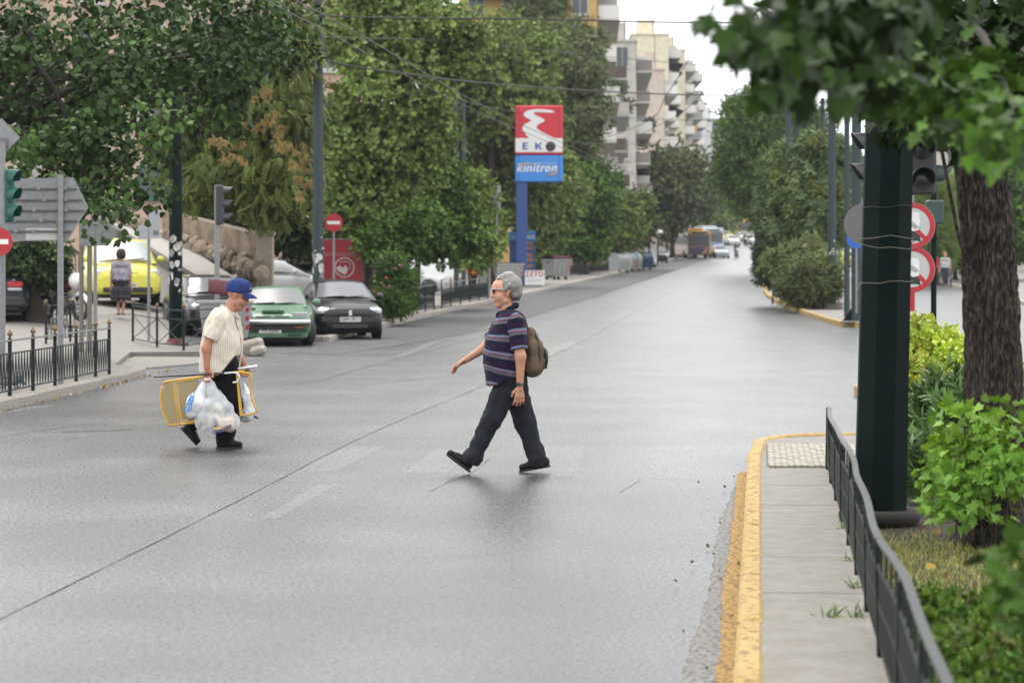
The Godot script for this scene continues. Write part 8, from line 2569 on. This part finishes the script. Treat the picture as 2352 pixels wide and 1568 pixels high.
	# what he carries; picture units of his enlarged view: x = (cx - 640) / 821, y = (1450 - cy) / 821
	var V := func(cx: float, cy: float, z: float) -> Vector3: return Vector3((cx - 640.0) / 821.0, (1450.0 - cy) / 821.0, z)
	var ch := thing("folding_chair", "folded yellow metal chair with perforated seat held flat at his side", "chair", o)
	var yel := mat("yellow chair paint", lin(0.52, 0.30, 0.02), 0.35)
	var perf := noise_tex(256, 0.2, lin(0.30, 0.24, 0.12), lin(0.46, 0.40, 0.27), 95, 1, FastNoiseLite.TYPE_CELLULAR, 0.3, 0.6)
	var ym := grained("perforated panel", lin(0.75, 0.72, 0.62), 0.6, perf, 0.12, null, 1.0, null, 0.3, true)
	var z := 0.16
	var loop := func(pts: Array, r: float, called: String) -> void:
		var l := []
		for p in pts:
			l.append(V.call(p[0], p[1], p[2] if p.size() > 2 else z))
		part(called, tube_mesh(smooth_path(l, 4), r, 8), yel, ch)
	loop.call([[470, 886], [320, 906], [190, 926], [168, 945], [152, 1010], [149, 1060], [165, 1150], [195, 1220], [215, 1258], [240, 1262], [297, 1256], [440, 1240], [600, 1222]], 0.011, "frame_tube")
	loop.call([[242, 922], [262, 1060], [297, 1256]], 0.010, "cross_tube")
	loop.call([[455, 893], [330, 915], [290, 925], [274, 950], [290, 1050], [312, 1190], [330, 1225], [370, 1236], [470, 1236]], 0.010, "seat_tube")
	loop.call([[470, 886, 0.17], [600, 868, 0.17], [740, 850, 0.17], [815, 855, 0.17], [845, 862, 0.17], [855, 890, 0.17], [852, 1000, 0.17], [862, 1060, 0.17], [890, 1130, 0.17], [892, 1160, 0.17], [872, 1172, 0.17], [785, 1188, 0.17]], 0.010, "frame_tube")
	part("flat_leg", plate_mesh(PackedVector2Array([Vector2((735 - 640) / 821.0, (1450 - 855) / 821.0), Vector2((748 - 640) / 821.0, (1450 - 855) / 821.0), Vector2((790 - 640) / 821.0, (1450 - 1190) / 821.0), Vector2((766 - 640) / 821.0, (1450 - 1192) / 821.0)]), z - 0.008, z + 0.008), yel, ch)
	for poly in [[[185, 938], [238, 930], [262, 1060], [290, 1250], [218, 1254], [170, 1150], [156, 1055]], [[290, 935], [440, 905], [450, 1000], [470, 1232], [335, 1218], [318, 1185], [300, 1060]]]:
		var pv := PackedVector2Array()
		for p in poly:
			pv.append(Vector2((p[0] - 640) / 821.0, (1450 - p[1]) / 821.0))
		part("perforated_panel", plate_mesh(pv, z - 0.003, z + 0.003), ym, ch)
	# sticks
	var stick := thing("walking_stick", "dark walking stick with silver crook held level in his near hand", "walking stick", o)
	part("shaft", tube_mesh([V.call(105, 884, 0.255), V.call(300, 874, 0.255), V.call(655, 856, 0.255)], [0.006, 0.009, 0.010], 8), m_black, stick)
	part("crook", tube_mesh(smooth_path([V.call(655, 856, 0.255), V.call(735, 850, 0.255), V.call(762, 866, 0.255), V.call(768, 895, 0.255), V.call(752, 922, 0.255), V.call(720, 927, 0.255)], 5), 0.010, 8), mat("silver tube", lin(0.55, 0.56, 0.58), 0.25, 0.7), stick)
	var tb := thing("metal_tube", "short bright silver tube poking forward above the yellow chair", "tube", o)
	part("tube", tube_mesh([V.call(560, 842, 0.10), V.call(742, 825, 0.10), V.call(895, 806, 0.10)], 0.012, 10), mats["silver tube"], tb)
	part("grip", tube_mesh([V.call(730, 845, 0.115), V.call(830, 836, 0.115)], 0.008, 8), yel, tb)
	part("tip", tube_mesh([V.call(800, 839, 0.115), V.call(832, 836, 0.115)], 0.0095, 8), m_black, tb)
	# bags
	var film := mat("plastic film", Color(0.80, 0.81, 0.82, 0.5), 0.3)
	film.transparency = BaseMaterial3D.TRANSPARENCY_ALPHA
	film.albedo_color = Color(0.86, 0.87, 0.88, 0.42)
	film.roughness = 0.32
	var milky := mat("milky plastic", lin(0.62, 0.64, 0.65), 0.35)
	milky.backlight_enabled = true
	milky.backlight = Color(0.5, 0.5, 0.5)
	var b1 := thing("shopping_bag", "white plastic bag with blue print hanging behind the clear bag", "bag", o)
	var bag := [cap(V.call(512, 905, 0.25), V.call(480, 985, 0.24), 0.014, 0.04), cap(V.call(480, 985, 0.24), V.call(450, 1070, 0.235), 0.04, 0.085), cap(V.call(440, 1090, 0.275), V.call(470, 1090, 0.205), 0.10, 0.09), cap(V.call(410, 1150, 0.275), V.call(480, 1140, 0.205), 0.065, 0.065)]
	part("bag_body", joined_mesh([field_mesh(bag, 0.008, 0.04, 0.012, 9.0)]), milky, b1)
	var pr := mat("blue print", lin(0.03, 0.25, 0.62), 0.5)
	var tl := text_part("lettering", "ΟΚΕΛ", 0.042, pr, b1, V.call(398, 1075, 0.375), 0.004, "Droid Sans", true)
	tl.rotation = Vector3(-0.1, -0.25, 1.22)
	for q in [[[352, 1150], [412, 1010]], [[408, 1130], [430, 1000]], [[352, 1150], [408, 1130]]]:
		part("print_line", tube_mesh([V.call(q[0][0], q[0][1], 0.352), V.call((q[0][0] + q[1][0]) / 2.0, (q[0][1] + q[1][1]) / 2.0, 0.372), V.call(q[1][0], q[1][1], 0.335)], 0.006, 5), pr, b1)
	var b2 := thing("shopping_bag", "clear plastic bag holding a cream tub, the front one of his load", "bag", o)
	var bag2 := [cap(V.call(525, 905, 0.26), V.call(560, 1010, 0.27), 0.014, 0.05), cap(V.call(540, 905, 0.26), V.call(610, 1060, 0.27), 0.012, 0.07), cap(V.call(560, 1120, 0.29), V.call(660, 1130, 0.29), 0.10, 0.085), cap(V.call(510, 1215, 0.29), V.call(700, 1225, 0.29), 0.098, 0.09), cap(V.call(490, 1250, 0.29), V.call(720, 1250, 0.29), 0.06, 0.06)]
	part("bag_body", joined_mesh([field_mesh(bag2, 0.008, 0.04, 0.014, 11.0)]), film, b2)
	var cream := mat("cream tub", lin(0.62, 0.45, 0.27), 0.5)
	part("tub", box_mesh(Vector3(0.20, 0.125, 0.10), 0.02), cream, b2, V.call(655, 1247, 0.32), Vector3(0, 0, 0.05))
	part("tub_label", plate_mesh(PackedVector2Array([Vector2(-0.11, 0.06), Vector2(-0.07, 0.065), Vector2(-0.04, -0.01), Vector2(-0.075, -0.03)]), 0.051, 0.053), mat("label navy", lin(0.02, 0.03, 0.14), 0.5), b2, V.call(655, 1247, 0.32))
	var tl2 := text_part("lettering", "Μαργαρ", 0.035, mats["label navy"], b2, V.call(650, 1285, 0.378), 0.003, "Droid Sans", true)
	tl2.rotation.z = 0.45
	part("wrapped_food", joined_mesh([field_mesh([cap(V.call(600, 1130, 0.3), V.call(620, 1150, 0.29), 0.05, 0.045), cap(V.call(560, 1180, 0.3), V.call(580, 1200, 0.3), 0.045, 0.05)], 0.009, 0.02, 0.02, 25.0)]), mat("pale food", lin(0.55, 0.55, 0.45), 0.7), b2)
	part("pink_pack", box_mesh(Vector3(0.05, 0.10, 0.06), 0.012), mat("pink pack", lin(0.5, 0.28, 0.30), 0.5), b2, V.call(575, 1240, 0.31), Vector3(0, 0, 0.5))
	var b3 := thing("shopping_bag", "white bag with blue edge on his far side beyond the chair", "bag", o)
	part("bag_body", joined_mesh([field_mesh([cap(V.call(765, 960, -0.2), V.call(785, 1060, -0.2), 0.02, 0.06), cap(V.call(780, 1100, -0.2), V.call(790, 1180, -0.2), 0.075, 0.085), cap(V.call(770, 1200, -0.2), V.call(800, 1200, -0.2), 0.07, 0.065)], 0.009, 0.03, 0.016, 14.0)]), milky, b3)
	part("blue_band", tube_mesh([V.call(760, 1060, -0.13), V.call(752, 1140, -0.125), V.call(762, 1220, -0.13)], 0.012, 6), pr, b3)
	var um := thing("umbrella", "tip of a folded black umbrella sticking out of the far bag", "umbrella", o)
	part("tip", tube_mesh([V.call(790, 1165, -0.16), V.call(850, 1208, -0.16), V.call(884, 1226, -0.16)], [0.012, 0.013, 0.008], 8), m_black, um)
	part("cloth", tube_mesh([V.call(700, 1060, -0.16), V.call(790, 1165, -0.16)], [0.03, 0.016], 8), m_black, um)

func plain_person(label: String, where: Vector3, turn: float, h: float, top: Color, low: Color, skirt: bool, hairc: Color, sitting := false, group := "") -> Node3D:
	var t := thing("person", label, "person", where, turn, group)
	var s := h / 1.65
	var sk := skin_mat("skin")
	var tone := func(_p: Vector3) -> Color: return Color(0.40, 0.22, 0.15)
	var kn := [Vector3(0.08, 0.46, 0.03), Vector3(-0.08, 0.46, -0.02)]
	var an := [Vector3(0.06, 0.08, 0.02), Vector3(-0.05, 0.08, -0.05)]
	if sitting:
		kn = [Vector3(0.14, 0.72, 0.3), Vector3(-0.14, 0.72, 0.3)]
		an = [Vector3(0.15, 0.36, 0.2), Vector3(-0.15, 0.36, 0.2)]
	var l := [cap(Vector3(0, 1.30, 0), Vector3(0, 1.40, 0), 0.05, 0.05), cap(Vector3(-0.1, 1.25, 0), Vector3(0.1, 1.25, 0), 0.07, 0.07), cap(Vector3(0, 1.0, 0), Vector3(0, 0.85, 0), 0.12, 0.13)]
	for e in [1.0, -1.0]:
		l.append(cap(Vector3(0.18 * e, 1.26, 0), Vector3(0.23 * e, 0.99, -0.03), 0.045, 0.038))
		l.append(cap(Vector3(0.23 * e, 0.99, -0.03), Vector3(0.25 * e, 0.76, 0.03), 0.037, 0.026))
		for q in hand_prims(Vector3(0.25 * e, 0.76, 0.03), Vector3(0.02 * e, -1, 0.05), Vector3(-0.3 * e, 0, 1), 0.5):
			l.append(q)
	for i in 2:
		l.append(cap(Vector3(0.08 * (1 - 2 * i), 0.84, 0), kn[i], 0.08, 0.052))
		l.append(cap(kn[i], an[i], 0.052, 0.034))
		l.append(cap(an[i] + Vector3(0, -0.03, -0.03), an[i] + Vector3(0, -0.045, 0.13), 0.036, 0.03))
	l.append_array(head_prims(Vector3(0, 1.50, 0), Basis(Vector3(0, 0, 1), Vector3(0, 1, 0), Vector3(-1, 0, 0)), 1.0))
	var b := part("body", joined_mesh([field_mesh(l, 0.014, 0.025, 0.0, 20.0, tone)]), sk, t)
	b.scale = Vector3.ONE * s
	var c := part("shirt", joined_mesh([field_mesh([cap(Vector3(-0.13, 1.27, 0), Vector3(0.13, 1.27, 0), 0.085, 0.085), cap(Vector3(-0.08, 1.05, 0), Vector3(0.08, 1.05, 0), 0.13, 0.13), cap(Vector3(-0.07, 0.9, 0), Vector3(0.07, 0.9, 0), 0.14, 0.14), cap(Vector3(0.18, 1.26, 0), Vector3(0.215, 1.06, -0.02), 0.07, 0.065), cap(Vector3(-0.18, 1.26, 0), Vector3(-0.215, 1.06, -0.02), 0.07, 0.065)], 0.013, 0.05, 0.012, 10.0)]), cloth("top %s" % top.to_html(false), top), t)
	c.scale = Vector3.ONE * s
	var lo := []
	if skirt:
		lo = [cap(Vector3(-0.07, 0.86, 0), Vector3(0.07, 0.86, 0), 0.145, 0.145), cap(Vector3(-0.09, 0.6, 0), Vector3(0.09, 0.6, 0), 0.16, 0.16), cap(Vector3(-0.10, 0.44, 0), Vector3(0.10, 0.44, 0), 0.165, 0.165)]
	else:
		lo = [cap(Vector3(-0.05, 0.84, 0), Vector3(0.05, 0.84, 0), 0.135, 0.135)]
		for i in 2:
			lo.append(cap(Vector3(0.08 * (1 - 2 * i), 0.80, 0), kn[i], 0.11, 0.08))
			lo.append(cap(kn[i], an[i], 0.078, 0.062))
	var hemc := func(p: Vector3) -> float: return maxf(p.y - 0.92, (0.36 + 0.015 * sin(p.x * 40.0) - p.y) if skirt else -1.0)
	var dots := func(p: Vector3) -> Color:
		var q := Vector3(fposmod(p.x * 14.0 + p.y * 5.0, 1.0) - 0.5, fposmod(p.y * 13.0 + p.z * 4.0, 1.0) - 0.5, fposmod(p.z * 14.0, 1.0) - 0.5)
		return Color(0.17, 0.155, 0.165) if Vector2(q.x, q.y).length() < 0.17 else low
	var lm := cloth("low %s" % low.to_html(false), low)
	if skirt:
		lm = mat("floral skirt", Color.WHITE, 0.9)
		lm.vertex_color_use_as_albedo = true
	var d := part("skirt" if skirt else "trousers", joined_mesh([field_mesh(lo, 0.013, 0.05, 0.022 if skirt else 0.014, 9.0, dots if skirt else null, null, hemc)]), lm, t)
	d.scale = Vector3.ONE * s
	var hr := part("hair", joined_mesh([field_mesh([[Vector3(0, 1.555, -0.025), Vector3(0, 1.555, -0.025), 0.122 if skirt else 0.105, 0.122 if skirt else 0.105, Vector3(0.98, 1.0, 1.0)], cap(Vector3(0.05, 1.48, -0.04), Vector3(-0.05, 1.48, -0.04), 0.07 if skirt else 0.05, 0.07 if skirt else 0.05)], 0.010, 0.03, 0.02, 28.0, null, null, func(p: Vector3) -> float: return p.z - 0.055)]), mat("hair %s" % hairc.to_html(false), hairc.linear_to_srgb(), 0.7), t)
	hr.scale = Vector3.ONE * s
	return t

func woman() -> void:
	var w := on_ground(277, 60.5, 0.112)
	plain_person("woman with dark bob, lilac top and dark flowered skirt walking toward the taxi", w, PI + 0.12, 1.60, Color(0.33, 0.31, 0.37), Color(0.014, 0.010, 0.016), true, Color(0.025, 0.012, 0.008))
	var k := thing("sandals", "brown sandals worn by the woman in the flowered skirt", "shoes", w, PI + 0.12)
	for e in [[0.06, 0.02], [-0.05, -0.05]]:
		part("sandal", box_mesh(Vector3(0.085, 0.03, 0.24), 0.012), mat("brown leather", lin(0.10, 0.045, 0.03), 0.6), k, Vector3(e[0], 0.012, e[1] + 0.05))

func bystanders() -> void:
	plain_person("man in an orange vest standing beside the grey cabinet", on_ground(1086, 101, 0.115), 2.6, 1.72, Color(0.55, 0.09, 0.015), Color(0.03, 0.03, 0.04), false, Color(0.03, 0.02, 0.015))
	plain_person("person in pale blue shirt standing between the roll top bins", on_ground(1462, 175, 0.02), 2.0, 1.72, Color(0.30, 0.40, 0.52), Color(0.25, 0.22, 0.18), false, Color(0.03, 0.02, 0.015))
	plain_person("rider in dark clothes on the motorcycle beside the pale sedan", Vector3((1692 - 1176.0) / FV * 268.2, profile(268) + 0.02, -268.3), 0.1, 1.7, Color(0.06, 0.05, 0.05), Color(0.03, 0.03, 0.04), false, Color(0.02, 0.02, 0.02), true)
	plain_person("rider in black on the motorcycle farther back", Vector3((1712 - 1176.0) / FV * 334.2, profile(334) + 0.02, -334.3), 0.1, 1.7, Color(0.02, 0.02, 0.022), Color(0.02, 0.02, 0.025), false, Color(0.02, 0.02, 0.02), true)
	plain_person("person in red across the bright avenue beside the railing", on_ground(2146, 121, 0.115), 0.4, 1.72, Color(0.42, 0.03, 0.04), Color(0.02, 0.02, 0.03), false, Color(0.03, 0.02, 0.015))
	plain_person("person in white across the bright avenue near the conifer", on_ground(2172, 123, 0.115), -0.4, 1.7, Color(0.45, 0.45, 0.45), Color(0.05, 0.06, 0.09), false, Color(0.03, 0.02, 0.015))

func pigeons() -> void:
	var i := 0
	for q in [[22, 32.3, 0.3, "grey pigeon pecking on the kerb pavement, the one nearer the road"], [38, 33.2, -0.6, "second grey pigeon with raised tail right by a railing foot"]]:
		var t := thing("pigeon", q[3], "pigeon", on_ground(q[0], q[1], 0.12), q[2], "pigeons on the kerb")
		var grey := func(p: Vector3) -> Color:
			if p.x < -0.13:
				return Color(0.03, 0.03, 0.035)
			return Color(0.05, 0.075, 0.075) if p.x > 0.07 else Color(0.12, 0.125, 0.14)
		var l := [[Vector3(-0.04, 0.115, 0), Vector3(0.05, 0.125, 0), 0.048, 0.05, Vector3(1, 1, 0.95)], cap(Vector3(-0.09, 0.12, 0), Vector3(-0.20, 0.10 + 0.03 * i, 0), 0.03, 0.012), cap(Vector3(0.075, 0.135, 0), Vector3(0.115, 0.14 - 0.07 * i, 0), 0.032, 0.02), cap(Vector3(0.115, 0.14 - 0.07 * i, 0), Vector3(0.13, 0.145 - 0.08 * i, 0), 0.02, 0.02), cap(Vector3(0.14, 0.142 - 0.085 * i, 0), Vector3(0.165, 0.132 - 0.09 * i, 0), 0.007, 0.003)]
		for e in [-1, 1]:
			l.append(cap(Vector3(0.0, 0.08, 0.02 * e), Vector3(0.0, 0.02, 0.022 * e), 0.012, 0.006))
			l.append(cap(Vector3(-0.015, 0.006, 0.022 * e), Vector3(0.03, 0.006, 0.022 * e), 0.006, 0.005))
			l.append([Vector3(0.03, 0.13, 0.038 * e), Vector3(-0.13, 0.12, 0.025 * e), 0.03, 0.012, Vector3(1, 1, 0.6)])
		var m := mat("pigeon feathers", Color.WHITE, 0.7)
		m.vertex_color_use_as_albedo = true
		part("body", joined_mesh([field_mesh(l, 0.008, 0.02, 0.0, 20.0, grey)]), m, t)
		i += 1

# ---------------------------------------------------------------- the scene
func _ready() -> void:
	rng.seed = 20240611
	var cam := Camera3D.new()
	cam.name = "camera"
	add_child(cam)
	cam.position = Vector3(0, EYE, 0)
	cam.projection = Camera3D.PROJECTION_FRUSTUM
	cam.near = 0.5
	cam.far = 4000.0
	cam.size = 2.0 * 0.5 * 784.0 / FV
	cam.frustum_offset = Vector2(0, -0.5 * (784.0 - 620.0) / FV)
	var ca := CameraAttributesPhysical.new()
	ca.frustum_focal_length = 87.0
	ca.frustum_near = 0.5
	ca.frustum_far = 4000.0
	ca.frustum_focus_distance = 21.5
	ca.exposure_aperture = 3.7
	cam.attributes = ca
	var env := Environment.new()
	env.tonemap_mode = Environment.TONE_MAPPER_LINEAR
	env.background_mode = Environment.BG_SKY
	var sky := Sky.new()
	var ps := ProceduralSkyMaterial.new()
	ps.sky_top_color = lin(1.0, 1.0, 1.0)
	ps.sky_horizon_color = lin(0.70, 0.715, 0.735)
	ps.sky_curve = 0.45
	ps.ground_bottom_color = lin(0.12, 0.12, 0.12)
	ps.ground_horizon_color = lin(0.3, 0.3, 0.3)
	ps.sky_energy_multiplier = 1.35
	ps.sun_angle_max = 60.0
	sky.sky_material = ps
	env.sky = sky
	env.tonemap_exposure = 1.35
	env.sdfgi_enabled = true
	env.ssao_enabled = true
	env.ssil_enabled = true
	env.fog_enabled = true
	env.fog_density = 0.00014
	env.fog_light_color = Color(0.93, 0.95, 1.0)
	var we := WorldEnvironment.new()
	we.name = "world_environment"
	we.environment = env
	add_child(we)
	var sun := DirectionalLight3D.new()
	sun.name = "sun"
	sun.light_energy = 0.5
	sun.light_color = Color(1.0, 0.97, 0.93)
	sun.light_angular_distance = 18.0
	sun.shadow_enabled = true
	sun.sky_mode = DirectionalLight3D.SKY_MODE_LIGHT_ONLY
	sun.rotation = Vector3(deg_to_rad(-62.0), deg_to_rad(-160.0), 0)
	add_child(sun)

	make_materials()
	build_ground()
	build_markings()
	build_pavements()
	build_furniture()
	build_plants()
	build_buildings()
	build_vehicles()
	build_people()
